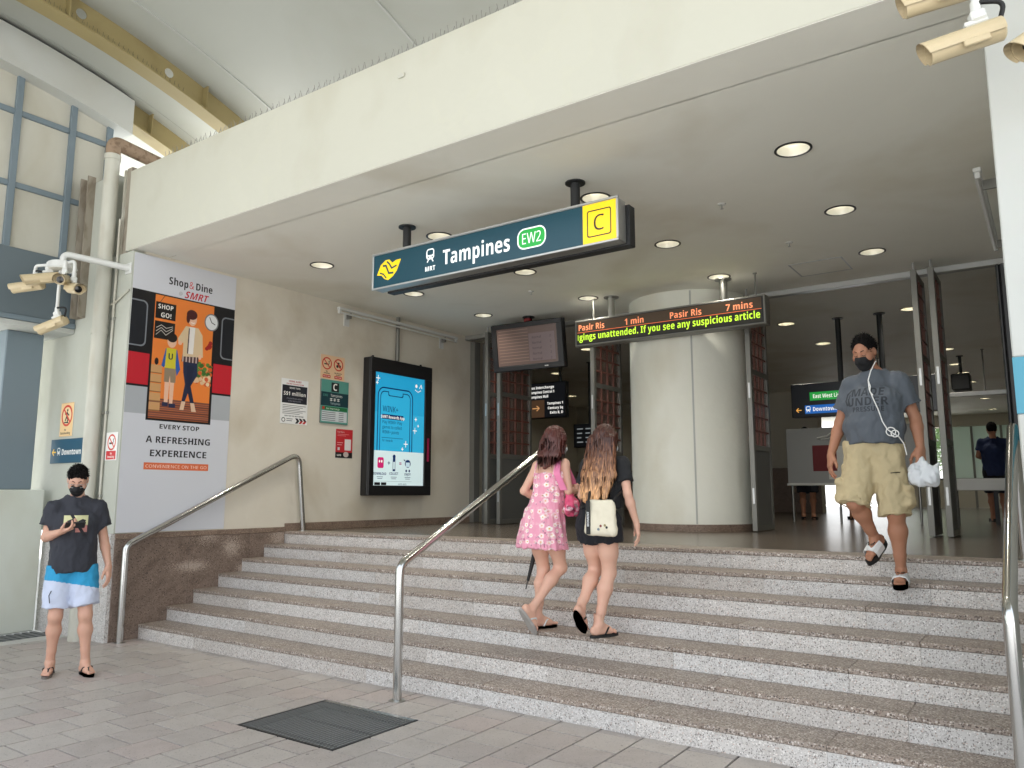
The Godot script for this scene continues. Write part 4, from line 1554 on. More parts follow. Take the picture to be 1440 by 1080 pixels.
func wall_items() -> void:
	var k := rgb(28, 27, 30)
	# large poster
	var t := thing("wall_poster", "tall poster of a train doorway on the side wall, with shopping slogan", "poster", Vector3(0.0, 0, 0))
	board("print", 1.30, 3.06, 0.004, printed(poster_print(), 0.4), t, face_x(0.008, 2.645, -0.335), M.white_plastic)
	# wall screen
	t = thing("advert_screen", "large black wall screen showing a bright blue phone advert", "screen", Vector3(0, 0, -3.85))
	box_part("case", "black_plastic", t, 0.0, 0.14, 1.50, 3.50, -0.67, 0.67, 0.01)
	box_part("frame", "black_plastic", t, 0.14, 0.17, 3.292, 3.50, -0.67, 0.67, 0.006)
	box_part("frame", "black_plastic", t, 0.14, 0.17, 1.50, 1.645, -0.67, 0.67, 0.006)
	box_part("frame", "black_plastic", t, 0.14, 0.17, 1.6451, 3.2919, 0.57, 0.67, 0.006)
	box_part("frame", "black_plastic", t, 0.14, 0.17, 1.6451, 3.2919, -0.67, -0.51, 0.006)
	for z in [0.55, -0.5]:
		var lug := MB.new()
		lug.tube([Vector3(0.07, 3.50, z), Vector3(0.07, 3.54, z)], 0.018, 10)
		obj("lug", lug, M.black_plastic, t)
	var p := Painter.new(122, 170, 6.0, rgb(36, 158, 206))
	var navy := rgb(16, 44, 92)
	p.rect(0, 118, 122, 52, rgb(206, 226, 228))
	p.rect(0, 60, 122, 58, rgb(52, 170, 214))
	p.rrect(8, 22, 84, 110, 14, navy); p.rrect(10, 24, 80, 110, 12, rgb(44, 164, 210)); p.rrect(14, 28, 72, 110, 9, navy); p.rrect(15.4, 29.4, 69.2, 110, 8, rgb(48, 168, 212))
	p.rrect(32, 27, 36, 8, 3, navy); p.rrect(33.5, 24, 33, 9.6, 3, rgb(44, 164, 210))
	p.rect(0, 118, 122, 52, rgb(206, 226, 228))
	p.text("WINK+", 20, 59, 8.6, navy, 0, false)
	p.rect(19, 63, 50, 7.4, navy)
	p.text("SMRT Rewards App", 44, 69, 4.4, white_(), 1)
	p.text("Play WINK+ Play", 20, 77, 4.6, navy, 0, false)
	p.text("games to collect", 20, 84.5, 4.6, navy, 0, false)
	p.text("WINK+ points", 20, 92, 4.6, navy, 0, false)
	p.rect(19, 98, 50, 0.7, navy)
	p.text("for rewards", 20, 104, 3.4, navy, 0, false)
	for q in [[8, 10, 4.5], [6, 17, 2.6], [100, 66, 3], [106, 76, 2.4], [98, 84, 5], [76, 106, 5], [68, 114, 2.6]]:
		p.line([Vector2(q[0] - q[2], q[1]), Vector2(q[0] + q[2], q[1])], 1.2, white_())
		p.line([Vector2(q[0], q[1] - q[2]), Vector2(q[0], q[1] + q[2])], 1.2, white_())
	for i in 5:
		p.ell(98 + i * 3.2, 22 + absf(i - 2) * -1.2, 1.0, 1.0, white_())
	p.ell(100, 13, 2.8, 2.8, white_()); p.line([Vector2(108, 16), Vector2(112, 10), Vector2(114, 16)], 1.4, white_())
	p.rrect(11, 128, 14, 16, 3, rgb(196, 36, 106)); p.ell(15.5, 134, 1.6, 2, white_()); p.ell(20.5, 134, 1.6, 2, white_())
	p.text("+", 37, 140, 8, navy, 1)
	p.line([Vector2(49, 126), Vector2(49, 148)], 6, navy); p.rect(47, 134, 4, 11, rgb(206, 226, 228)); p.ell(49, 126, 3.4, 3, navy)
	p.text("=", 64, 140, 8, rgb(150, 40, 100), 1)
	p.ell(82, 136, 7, 6, navy); p.rect(77, 134, 10, 7, rgb(190, 215, 225)); p.line([Vector2(72, 130), Vector2(76, 132)], 1.6, navy); p.ell(78.5, 147, 2, 2, navy); p.ell(86, 147, 2, 2, navy)
	p.text("DOWNLOAD", 17, 154, 3.6, navy, 1); p.text("COLLECT", 49, 153.5, 3.6, navy, 1); p.text("ENJOY", 82, 154, 3.6, navy, 1)
	for x in [17, 49, 82]:
		p.rect(x - 7, 156.5, 14, 0.8, rgb(90, 110, 130)); p.rect(x - 5.5, 159, 11, 0.8, rgb(90, 110, 130))
	p.rect(4, 163.2, 88, 0.4, rgb(120, 140, 150))
	p.rect(5, 165, 13, 4, k); p.rect(20, 165, 12, 4, k)
	p.text("points apply", 60, 168.4, 2.6, rgb(70, 90, 110), 0, false)
	board("screen_face", 1.10, 1.66, 0.01, printed(p, 0.2, 0.20), t, face_x(0.150, 2.47, 0.03))
	board("side_sticker", 0.05, 0.36, 0.002, M.sticker_pink if M.has("sticker_pink") else mt("sticker_pink", rgb(170, 40, 84), 0.4), t, face_x(0.1715, 2.2, -0.59))
	var al := AreaLight3D.new()
	al.name = "screen_light"
	al.area_size = Vector2(1.08, 1.64)
	al.light_color = Color(0.6, 0.85, 1.0)
	al.light_energy = 0.05
	al.shadow_enabled = true
	al.area_range = 10.0
	al.position = Vector3(0.175, 2.47, 0.03)
	al.rotation_degrees.y = -90
	t.add_child(al)
	var cp := thing("cable_pipe", "thin grey cable pipe from the ceiling down to the advert screen", "cable pipe", Vector3(0.05, 0, -3.84))
	var b := MB.new()
	b.tube([Vector3(0, 3.53, 0), Vector3(0, CEIL, 0)], 0.032, 12)
	obj("tube", b, M.grey_steel, cp)
	# light tubes on both side walls
	for s in [[0.0, 1.0, "white tube light on brackets above the advert screen", -3.87, 1.31], [8.035, -1.0, "tube light fixed by brackets to the white pier, high right", -3.4, 1.15]]:
		var tl := thing("tube_light", s[2], "tube light", Vector3(s[0], 4.055, s[3]), 0.0, "tube lights of the entrance")
		var ln: float = s[4]
		var off := 0.12 if s[1] > 0 else 0.20
		box_part("batten", "white_plastic", tl, s[1] * off - 0.03, s[1] * off + 0.03, 0.022, 0.06, -ln, ln, 0.006)
		var tb := MB.new()
		tb.tube([Vector3(s[1] * off, -0.012, -ln + 0.05), Vector3(s[1] * off, -0.012, ln - 0.05)], 0.014, 12)
		obj("glass_tube", tb, M.white_plastic, tl)
		for e in [-1.0, 1.0]:
			box_part("end_cap", "white_plastic", tl, s[1] * off - 0.02, s[1] * off + 0.02, -0.03, 0.0218, e * (ln - 0.025) - 0.02, e * (ln - 0.025) + 0.02, 0.004)
			box_part("bracket", "grey_steel", tl, minf(0, s[1] * (off - 0.02)), maxf(0, s[1] * (off - 0.02)), -0.06, 0.02, e * ln * 0.8 - 0.012, e * ln * 0.8 + 0.012)
			box_part("wall_plate", "white_plastic", tl, minf(0.001, s[1] * 0.015), maxf(-0.001, s[1] * 0.015), -0.16, 0.02, e * ln * 0.8 - 0.05, e * ln * 0.8 + 0.05)
	# notices
	var paper: Material = M.white_plastic
	p = Painter.new(44, 60, 8.0, rgb(236, 236, 234))
	p.text("CRIME ALERT", 22, 4.2, 2.4, rgb(176, 40, 40), 1); p.text("ONLINE PURCHASE SCAM", 22, 7.2, 1.7, rgb(176, 40, 40), 1)
	p.rect(1.5, 8.5, 41, 24, rgb(30, 32, 44))
	p.text("MORE THAN", 22, 13, 2.2, white_(), 1); p.text("S$1 million", 22, 22, 5.0, white_(), 1); p.text("cheated from victims", 22, 27, 2.0, rgb(180, 180, 190), 1, false); p.text("in the last month", 22, 30.4, 2.0, rgb(180, 180, 190), 1, false)
	for i in 6: p.rect(3, 35 + i * 2.2, 38 - (i % 3) * 5, 0.8, rgb(110, 110, 112))
	p.text("DON'T BE THE NEXT VICTIM", 22, 50.4, 1.7, k, 1)
	p.ell(5, 55, 3, 3, k); p.ell(5, 55, 2, 2, rgb(236, 236, 234)); p.rect(10, 53, 10, 0.8, k); p.rect(10, 55.5, 9, 0.8, k)
	for i in 3:
		p.poly([Vector2(24 + i * 6, 52), Vector2(28 + i * 6, 52), Vector2(31 + i * 6, 55.5), Vector2(27 + i * 6, 55.5)], k)
		p.poly([Vector2(27 + i * 6, 55.5), Vector2(31 + i * 6, 55.5), Vector2(28 + i * 6, 59), Vector2(24 + i * 6, 59)], rgb(190, 40, 40) if i > 0 else k)
	t = thing("notice", "white crime alert notice reading one million in a dark block", "notice", Vector3(0, 2.725, -1.957))
	board("print", 0.44, 0.59, 0.004, printed(p, 0.4), t, face_x(0.007, 0, 0), paper)
	p = Painter.new(50, 60, 8.0, rgb(90, 152, 140))
	p.rect(0, 17, 50, 19, rgb(22, 58, 66)); p.rect(18, 3, 14, 13, rgb(28, 34, 36)); p.text("C", 25, 14, 9.5, white_(), 1)
	p.text("EW2", 4, 23, 3.2, rgb(90, 170, 150), 0, false); p.text("Tampines", 17, 23, 3.6, white_(), 0, false)
	for i in 3:
		p.rect(16 + i * 6.5, 25.4, 4.6, 0.8, white_()); p.rect(17.8 + i * 6.5, 25, 0.9, 4.2, white_()); p.rect(16 + i * 6.5, 27.6, 4.6, 0.7, white_())
	p.text("Tampines", 17, 33.6, 3.0, rgb(190, 210, 210), 0, false)
	p.rect(2, 37, 46, 5, rgb(34, 112, 62)); p.rect(3, 37.4, 4, 4, rgb(190, 60, 50)); p.text("Bus Interchange", 10, 40.8, 2.4, white_(), 0, false)
	p.rect(2, 43, 46, 14.5, rgb(206, 212, 214))
	for i in 5:
		p.rect(3, 44.5 + i * 2.7, 24, 0.9, rgb(100, 104, 110)); p.rect(33, 44.5 + i * 2.7, 9, 0.9, rgb(100, 104, 110))
	t = thing("exit_board", "teal exit board with a large white letter C", "sign", Vector3(0, 2.785, -2.638))
	board("print", 0.50, 0.60, 0.02, printed(p, 0.35), t, face_x(0.024, 0, 0), M.grey_steel)
	p = Painter.new(44, 34, 8.0, rgb(232, 196, 158))
	no_sign(p, 11.5, 12, 8.8, 0, rgb(232, 196, 158)); no_sign(p, 32.5, 12, 8.8, 2, rgb(232, 196, 158))
	p.text("No", 11.5, 24, 1.8, k, 1); p.text("Smoking", 11.5, 26.6, 1.8, k, 1); p.text("No Bicycles", 32.5, 25, 1.8, k, 1); p.text("allowed", 32.5, 27.4, 1.6, k, 1)
	p.rrect(4.5, 28.2, 14, 4, 1, rgb(200, 50, 36)); p.rrect(25.5, 28.2, 14, 4, 1, rgb(200, 50, 36)); p.text("Fine $1,000", 11.5, 31, 1.6, white_(), 1); p.text("Fine $1,000", 32.5, 31, 1.6, white_(), 1)
	t = thing("warning_sign", "square orange sign with two round prohibition symbols, above exit board", "sign", Vector3(0, 3.265, -2.595))
	board("print", 0.44, 0.335, 0.003, printed(p, 0.4), t, face_x(0.006, 0, 0), paper)
	p = Painter.new(32, 41, 8.0, rgb(196, 40, 48))
	p.text("Scan here", 3, 5, 2.2, white_(), 0, false); p.rect(3, 7, 22, 0.6, rgb(230, 150, 150)); p.rect(3, 9, 16, 0.6, rgb(230, 150, 150))
	p.rect(17, 14, 12, 16, rgb(232, 228, 226)); p.rect(3, 19, 11, 0.8, rgb(240, 190, 190)); p.rect(3, 22, 9, 0.8, rgb(240, 190, 190)); p.rect(4, 26, 4, 4, rgb(220, 214, 214)); p.rect(0, 33, 32, 8, rgb(26, 22, 26)); p.ell(20, 36, 5, 4, rgb(206, 190, 184)); p.text("SAFE", 3, 38.5, 2.6, white_(), 0)
	t = thing("notice", "small red and black notice below the exit board", "notice", Vector3(0, 2.22, -2.85))
	board("print", 0.315, 0.40, 0.003, printed(p, 0.4), t, face_x(0.006, 0, 0), paper)
	# signs on the front pier
	p = Painter.new(30, 39, 8.0, rgb(236, 202, 150))
	p.rect(0, 0, 30, 0.6, rgb(214, 170, 110)); p.rect(0, 38.4, 30, 0.6, rgb(214, 170, 110))
	no_sign(p, 15, 15, 12.5, 1, rgb(240, 214, 168))
	p.text("No", 13, 32.5, 2.2, k, 1); p.text("Skateboarding", 13.5, 36.5, 2.6, k, 1, true, 0.9)
	t = thing("warning_sign", "yellow sign with a crossed out skater, above the blue direction sign", "sign", Vector3(-1.18, 2.375, FRONT))
	board("print", 0.30, 0.39, 0.004, printed(p, 0.4), t, face_z(0, 0, 0.007), paper)
	p = Painter.new(74, 28, 10.0, rgb(20, 78, 104))
	arrow_left(p, 4, 15, 9, yel_()); train_icon(p, 16, 10, 8.4, white_(), rgb(20, 78, 104)); p.text("Downtown L", 27, 18.4, 6.6, white_(), 0, true, 0.95)
	t = thing("direction_sign", "blue direction sign with a yellow left arrow on the pier", "sign", Vector3(-1.115, 2.01, FRONT))
	board("print", 0.735, 0.275, 0.012, printed(p, 0.35), t, face_z(0, 0, 0.016), M.grey_steel)
	p = Painter.new(25, 31, 8.0, rgb(236, 234, 230))
	no_sign(p, 12.5, 11, 9, 0, rgb(236, 234, 230)); p.rect(2, 20.5, 21, 9.5, rgb(204, 44, 52)); p.text("No", 12.5, 24.6, 2.4, white_(), 1); p.text("Smoking", 12.5, 28.4, 2.6, white_(), 1)
	t = thing("warning_sign", "small white and red no smoking sign by the poster's edge", "sign", Vector3(-0.15, 2.03, FRONT))
	board("print", 0.235, 0.30, 0.003, printed(p, 0.4), t, face_z(0, 0, 0.006), paper)
	# screen on the right wall, seen edge on
	t = thing("advert_screen", "dark edge of a wall screen beside the white pier", "screen", Vector3(8.035, 0, -3.92))
	box_part("case", "black_plastic", t, -0.14, 0.0, 1.50, 3.53, -0.79, 0.79, 0.01)
	box_part("frame", "black_plastic", t, -0.17, -0.14, 1.50, 3.53, -0.79, 0.79, 0.01)


func yel_() -> Color:
	return rgb(250, 200, 40)


func camera_unit(label: String, at: Vector3, aim: Vector3, top: Vector3, called := "security_camera") -> void:
	# a beige bullet camera: housing with a sunshield, aimed along aim, hung from a bracket at top
	var z := aim.normalized()
	var x := Vector3.UP.cross(z).normalized()
	var t := thing(called, label, "security camera", at, 0.0, "beige security cameras")
	var bs := Basis(x, z.cross(x), z)
	var b := MB.new()
	b.xf = Transform3D(bs * Basis(Vector3.RIGHT, PI / 2), Vector3.ZERO)
	b.lathe([Vector2(0.0, -0.155), Vector2(0.04, -0.155), Vector2(0.05, -0.145), Vector2(0.05, 0.13)], 24)
	obj("housing", b, M.housing_beige, t)
	b = MB.new()
	b.xf = Transform3D(bs * Basis(Vector3.RIGHT, PI / 2), Vector3.ZERO)
	b.lathe([Vector2(0.05, 0.13), Vector2(0.052, 0.165), Vector2(0.047, 0.165), Vector2(0.044, 0.125), Vector2(0.0, 0.125)], 24)
	obj("hood_ring", b, M.housing_beige, t)
	# sunshield over the top
	b = MB.new()
	var n := 14
	for i in n:
		var a0 := lerpf(-0.35, PI + 0.35, float(i) / n)
		var a1 := lerpf(-0.35, PI + 0.35, float(i + 1) / n)
		for rr in [[0.061, 1.0], [0.057, -1.0]]:
			var p := []
			for e in [[a0, -0.15], [a1, -0.15], [a1, 0.2 - 0.02 * (1.0 - sin(a1))], [a0, 0.2 - 0.02 * (1.0 - sin(a0))]]:
				p.append(bs * Vector3(cos(e[0]) * rr[0], sin(e[0]) * rr[0], e[1]))
			if rr[1] > 0: b.quad(p[3], p[2], p[1], p[0])
			else: b.quad(p[0], p[1], p[2], p[3])
	obj("sunshield", b, M.housing_beige, t)
	b = MB.new()
	b.xf = Transform3D(bs * Basis(Vector3.RIGHT, PI / 2), Vector3.ZERO)
	b.lathe([Vector2(0.034, 0.12), Vector2(0.034, 0.131), Vector2(0.0, 0.134)], 20)
	obj("lens", b, M.lens_glass, t)
	b = MB.new()
	b.xf = Transform3D(bs, Vector3.ZERO)
	b.box(Vector3(0.056, -0.035, -0.02), Vector3(0.018, 0.03, 0.11), 0.004)
	obj("side_clamp", b, M.housing_beige, t)
	# swivel bracket and cable
	b = MB.new()
	b.xf = Transform3D(bs, Vector3.ZERO)
	b.box(Vector3(0, 0.074, -0.06), Vector3(0.034, 0.024, 0.1), 0.005)
	b.box(Vector3(0, 0.1, -0.075), Vector3(0.055, 0.05, 0.065), 0.008)
	obj("swivel", b, M.white_plastic, t)
	var s := bs * Vector3(0, 0.12, -0.075)
	var q := top - at
	b = MB.new()
	b.tube([s, s + Vector3(0, 0.05, 0)], 0.022, 12)
	obj("collar", b, M.white_plastic, t)
	b = MB.new()
	b.tube(bend([bs * Vector3(0, 0.04, -0.15), bs * Vector3(0, 0.13, -0.2), bs * Vector3(0.01, 0.16, -0.1), s + Vector3(0.01, 0.03, 0)], 0.05, 6), 0.011, 8)
	obj("cable", b, M.cable_black, t)
	b = MB.new()
	b.tube(bend([s + Vector3(0, 0.02, 0), Vector3(s.x, q.y, s.z), q], 0.06, 6), 0.017, 12)
	obj("bracket_arm", b, M.white_plastic, t)


func cameras() -> void:
	var t := thing("camera_bracket", "white pipe arm with a round hub for cameras, fixed to the pier", "camera bracket", Vector3(0, 0, 0))
	var hub := Vector3(-0.30, 3.93, 0.92)
	var b := MB.new()
	b.tube(bend([Vector3(-0.05, 3.99, FRONT), Vector3(-0.30, 4.05, 0.92), Vector3(-0.30, 3.9, 0.92)], 0.09, 6), 0.035, 14)
	obj("arm", b, M.white_plastic, t)
	b = MB.new()
	b.xf = Transform3D(Basis(), hub)
	b.lathe([Vector2(0.0, -0.065), Vector2(0.125, -0.06), Vector2(0.14, -0.045), Vector2(0.125, 0.02), Vector2(0.04, 0.03)], 28)
	obj("hub", b, M.white_plastic, t)
	box_part("base_plate", "white_plastic", t, -0.12, 0.0, 3.93, 4.05, FRONT, FRONT + 0.012, 0.002)
	camera_unit("beige security camera leftmost on the round hub", Vector3(-0.62, 3.70, 1.10), Vector3(-0.75, -0.12, 0.5), hub + Vector3(-0.1, 0, 0.06))
	camera_unit("beige security camera on the hub facing us, in front of another", Vector3(-0.40, 3.76, 1.06), Vector3(-0.35, -0.28, 1.0), hub + Vector3(-0.05, 0.02, 0.08))
	camera_unit("beige security camera right under the hub, lens towards us", Vector3(-0.13, 3.72, 0.98), Vector3(0.75, -0.2, 0.55), hub + Vector3(0.1, 0, 0.03))
	camera_unit("lowest but one security camera at the hub's right side", Vector3(0.0, 3.62, 0.92), Vector3(1.0, -0.22, 0.15), hub + Vector3(0.11, 0, 0.0))
	camera_unit("lowest beige security camera on a long white drop pipe", Vector3(-0.36, 3.28, 0.94), Vector3(-0.8, -0.28, 0.35), hub + Vector3(0, 0, 0))
	# the right hand cluster
	var r := thing("camera_bracket", "white bracket arm holding the cameras at the upper right", "camera bracket", Vector3(0, 0, 0))
	b = MB.new()
	b.tube(bend([Vector3(8.0, 4.4, FRONT), Vector3(8.0, 4.4, 0.82), Vector3(8.0, 4.1, 0.82)], 0.1, 6), 0.035, 14)
	obj("arm", b, M.white_plastic, r)
	b = MB.new()
	b.xf = Transform3D(Basis(), Vector3(8.0, 4.06, 0.82))
	b.lathe([Vector2(0.0, -0.065), Vector2(0.125, -0.06), Vector2(0.14, -0.045), Vector2(0.125, 0.02), Vector2(0.04, 0.03)], 28)
	obj("hub", b, M.white_plastic, r)
	camera_unit("large beige security camera in front of the white pier", Vector3(7.985, 3.585, 0.80), Vector3(-0.93, -0.22, 0.3), Vector3(7.95, 4.04, 0.80))
	camera_unit("beige security camera cut off by the top edge, beside the pier", Vector3(7.90, 3.90, 0.70), Vector3(-0.95, -0.1, 0.2), Vector3(7.95, 4.09, 0.77))
	camera_unit("beige security camera cut off by the right edge", Vector3(8.31, 3.47, 0.92), Vector3(-0.75, -0.55, 0.35), Vector3(8.06, 4.05, 0.85))


func gate_panel(label: String, x: float, z0: float, z1: float, both := false) -> void:
	# one leaf of the folding gate, standing along z with its edge towards the stairs
	var t := thing("folding_gate", label, "folding gate", Vector3(x, LAND, 0), 0.0, "grey folding gates across the entrance")
	var top := 3.06
	box_part("stile", "grey_steel", t, -0.032, 0.032, 0.01, top, z0 - 0.07, z0, 0.004)
	box_part("stile", "grey_steel", t, -0.025, 0.025, 0.01, top, z1, z1 + 0.06, 0.004)
	for y in [0.01, 1.03, 2.02, top - 0.07]:
		box_part("rail", "grey_steel", t, -0.024, 0.024, y, y + 0.07, z1 + 0.0605, z0 - 0.0705, 0.003)
	box_part("kick_panel", "gate_plate", t, -0.012, 0.012, 0.081, 1.029, z1 + 0.0605, z0 - 0.0705)
	for e in [[1.101, 2.019], [2.091, top - 0.071]]:
		box_part("pane", "gate_glass", t, -0.006, -0.001, e[0], e[1], z1 + 0.0605, z0 - 0.0705)
		for i in range(1, 4):
			var zz := lerpf(z0 - 0.07, z1 + 0.06, i / 4.0)
			box_part("bar", "grille_brown", t, 0.0, 0.018, e[0], e[1], zz - 0.014, zz + 0.014)
		for i in range(1, 5):
			var yy: float = lerpf(e[0], e[1], i / 5.0)
			box_part("cross_bar", "grille_brown", t, 0.002, 0.016, yy - 0.013, yy + 0.013, z1 + 0.0605, z0 - 0.0705)
	for y in [1.7, 0.35]:
		box_part("latch", "aluminium", t, -0.014, 0.014, y, y + 0.2, z0, z0 + 0.006, 0.002)
	var b := MB.new()
	b.tube([Vector3(0, top, z0 - 0.04), Vector3(0, top + 0.09, z0 - 0.04)], 0.014, 10)
	obj("roller_pin", b, M.aluminium, t)


func gates() -> void:
	mt("gate_plate", rgb(112, 112, 109), 0.5, 0.2)
	mt("grille_brown", rgb(128, 84, 74), 0.5)
	var g := mt("gate_glass", Color(0.5, 0.36, 0.33, 0.35), 0.1)
	g.transparency = BaseMaterial3D.TRANSPARENCY_ALPHA
	var t := thing("gate_track", "pale overhead track of the folding gates under the ceiling", "gate track", Vector3(0, 0, 0))
	box_part("channel", "aluminium", t, 0.02, 8.0, CEIL - 0.075, CEIL - 0.004, -5.64, -5.53, 0.004)
	gate_panel("leaf of the folded gate next to the left wall, foremost", 0.80, -5.10, -5.86)
	gate_panel("second leaf of the folded gate at the left wall, dark grille in view", 1.0, -5.16, -6.08)
	gate_panel("folded gate leaf standing left of the round cream column", 2.72, -5.12, -6.02)
	gate_panel("folded gate leaf standing right of the round cream column", 5.0, -5.16, -5.92)
	gate_panel("left leaf of the twin folded gates behind the man in grey", 6.98, -5.12, -5.86)
	gate_panel("right leaf of the twin folded gates, its grille in view", 7.16, -5.10, -5.88)
	var j := thing("gate_jamb", "dark grey steel jamb where the left wall ends", "gate jamb", Vector3(0, 0, 0))
	box_part("post", "grey_steel", j, 0.0, 0.10, LAND, CEIL - 0.08, -5.86, -5.70, 0.004)
	box_part("side_plate", "gate_plate", j, 0.10, 0.55, LAND, CEIL - 0.09, -5.98, -5.93)
	box_part("notice_frame", "black_plastic", j, 0.28, 0.5, 2.1, 2.75, -5.93, -5.9, 0.004)
	# round column
	var c := thing("round_column", "thick round cream column in the middle of the entrance", "column", Vector3(4.035, LAND, -5.58))
	var b := MB.new()
	b.lathe([Vector2(0.832, 0.09), Vector2(0.832, CEIL - LAND)], 72)
	obj("shaft", b, M.column_paint, c)
	b = MB.new()
	b.lathe([Vector2(0.846, 0.0), Vector2(0.846, 0.088), Vector2(0.83, 0.09)], 72)
	obj("skirting", b, M.granite_brown, c)
	var an := deg_to_rad(90 - 24)
	b = MB.new()
	b.xf = Transform3D(Basis(Vector3.UP, PI / 2 - an), Vector3.ZERO)
	b.box(Vector3(0, 1.62, 0.832), Vector3(0.022, 3.05, 0.008), 0.002)
	obj("joint_strip", b, M.pale_paint, c)


func interior() -> void:
	mt("hall_wall", rgb(205, 200, 184), 0.7)
	mt("sign_black", rgb(20, 21, 24), 0.4)
	var pane := mt("clear_pane", Color(0.8, 0.88, 0.86, 0.12), 0.05)
	pane.transparency = BaseMaterial3D.TRANSPARENCY_ALPHA
	var frost := mt("frosted_glass", rgb(206, 214, 208), 0.35)
	frost.backlight_enabled = true
	frost.backlight = rgb(150, 160, 152)
	var w := thing("hall_wall", "dull cream inner wall deep inside the left doorway", "wall")
	box_part("face", "hall_wall", w, -4.0, 3.2, LAND, CEIL, -16.6, -16.2)
	box_part("dado", "granite_brown", w, -4.0, 3.2, LAND, 2.2, -16.199, -16.15)
	w = thing("hall_side_wall", "dim left inner wall of the hall beyond the gates", "wall")
	box_part("face", "hall_wall", w, -4.3, -4.0, LAND, CEIL, -26.6, -5.9)
	box_part("return_wall", "hall_wall", w, -4.0, -0.02, LAND, CEIL, -6.2, -5.9)
	w = thing("hall_side_wall", "dull right inner wall of the hall, behind the white pier", "wall")
	box_part("face", "hall_wall", w, 12.0, 12.3, LAND, CEIL, -26.6, -5.9)
	box_part("return_wall", "hall_wall", w, 9.4, 12.3, LAND, CEIL, -5.89, -5.6)
	# far opening with glazing
	w = thing("glazed_screen", "far glazed screen of the hall with bright daylight behind", "glazed screen", Vector3(0, 0, -26.0))
	box_part("lintel", "hall_wall", w, 3.2, 12.0, 3.82, CEIL, -0.2, 0.2)
	for i in 11:
		var x := 3.3 + i * 0.86
		box_part("mullion", "grey_steel", w, x - 0.035, x + 0.035, LAND, 3.82, -0.04, 0.04)
		if i < 10:
			box_part("pane", "clear_pane" if i < 2 else "frosted_glass", w, x + 0.036, x + 0.824, 2.06, 3.82, -0.004, 0.004)
			box_part("mid_rail", "grey_steel", w, x + 0.036, x + 0.824, 2.0, 2.06, -0.03, 0.03)
			box_part("lower_panel", "hall_wall", w, x + 0.036, x + 0.824, LAND, 2.0, -0.02, 0.02)
	# direction sign on two poles
	var t := thing("direction_sign", "black hanging sign with green and blue line names, behind the man in grey", "sign", Vector3(5.87, 0, -7.75))
	box_part("case", "sign_black", t, -1.02, 1.02, 2.70, 3.22, -0.09, 0.09, 0.006)
	var p := Painter.new(200, 50, 6.0, rgb(20, 21, 24))
	p.rect(26, 13, 44, 13, rgb(30, 150, 60)); p.text("East West Line", 31, 22.4, 6.0, white_(), 0, true, 0.74)
	p.rect(18, 33, 70, 13, rgb(24, 96, 178)); p.text("Downtown Line", 30, 42.4, 6.2, white_(), 0, true, 0.8)
	train_icon(p, 19.5, 34.5, 8.6, white_(), rgb(24, 96, 178)); arrow_left(p, 5, 40, 8, rgb(236, 170, 80))
	board("sign_face", 2.0, 0.5, 0.004, printed(p, 0.3, 0.3), t, face_z(0, 2.96, 0.0925))
	hanger(t, -0.29, 3.22, 0, 0.04)
	hanger(t, 0.30, 3.22, 0, 0.04)
	# signs in the left doorway
	t = thing("direction_sign", "black hanging sign with white lines of text inside the left doorway", "sign", Vector3(0.12, 0, -8.0))
	p = Painter.new(86, 66, 6.0, rgb(16, 17, 20))
	p.text("Bus Interchange", 6, 10, 5.2, white_(), 0); p.text("Tampines Central 1", 6, 19, 5.2, white_(), 0, true, 0.85); p.text("Tampines Mall", 6, 28, 5.2, white_(), 0, true, 0.85)
	p.rect(0, 32, 40, 34, rgb(66, 48, 34)); p.line([Vector2(12, 48), Vector2(28, 48)], 2, rgb(190, 140, 90)); p.line([Vector2(22, 43), Vector2(28, 48), Vector2(22, 53)], 2, rgb(190, 140, 90))
	p.text("Tampines 1", 82, 42, 4.8, white_(), 2); p.text("Century Sq", 82, 51, 4.8, white_(), 2); p.text("Exits B, D", 82, 60, 4.8, white_(), 2)
	box_part("case", "sign_black", t, -0.45, 0.45, 2.98, 3.68, -0.06, 0.06, 0.005)
	board("sign_face", 0.86, 0.66, 0.004, printed(p, 0.3, 0.4), t, face_z(0, 3.33, 0.0625))
	hanger(t, 0.3, 3.68, 0, 0.03)
	t = thing("timetable_board", "dark timetable board hanging above the two women's heads", "sign", Vector3(0.45, 0, -9.1))
	p = Painter.new(66, 44, 6.0, rgb(18, 19, 21))
	for i in 4:
		for j in 3:
			p.rect(5 + j * 20, 7 + i * 9, 14 - (i + j) % 3 * 2, 2.4, rgb(150, 156, 158))
	box_part("case", "sign_black", t, -0.36, 0.36, 2.46, 2.94, -0.05, 0.05, 0.005)
	board("sign_face", 0.66, 0.44, 0.004, printed(p, 0.3, 0.2), t, face_z(0, 2.70, 0.0525))
	hanger(t, 0.0, 2.94, 0, 0.03)
	# banner and barrier
	mt("banner_grey", rgb(158, 160, 160), 0.6)
	mt("banner_red", rgb(110, 28, 34), 0.5)
	t = thing("barrier_banner", "grey barrier banner with a red notice, behind the man's arm", "banner", Vector3(5.5, LAND, -9.2))
	box_part("sheet", "banner_grey", t, -1.18, 0.9, 0.66, 1.60, -0.01, 0.01, 0.003)
	box_part("lower_rail", "white_plastic", t, -1.2, 0.92, 0.62, 0.66, -0.02, 0.02, 0.004)
	box_part("red_notice", "banner_red", t, -0.75, -0.36, 0.86, 1.30, 0.0105, 0.014)
	box_part("pale_patch", "white_plastic", t, -0.5, -0.2, 0.72, 1.28, 0.0102, 0.0112)
	for x in [-1.12, -0.35, 0.85]:
		var b := MB.new()
		b.tube([Vector3(x, 0, -0.03), Vector3(x, 1.6, -0.03)], 0.02, 10)
		obj("post", b, M.brushed_steel, t)
	var em := MB.new()
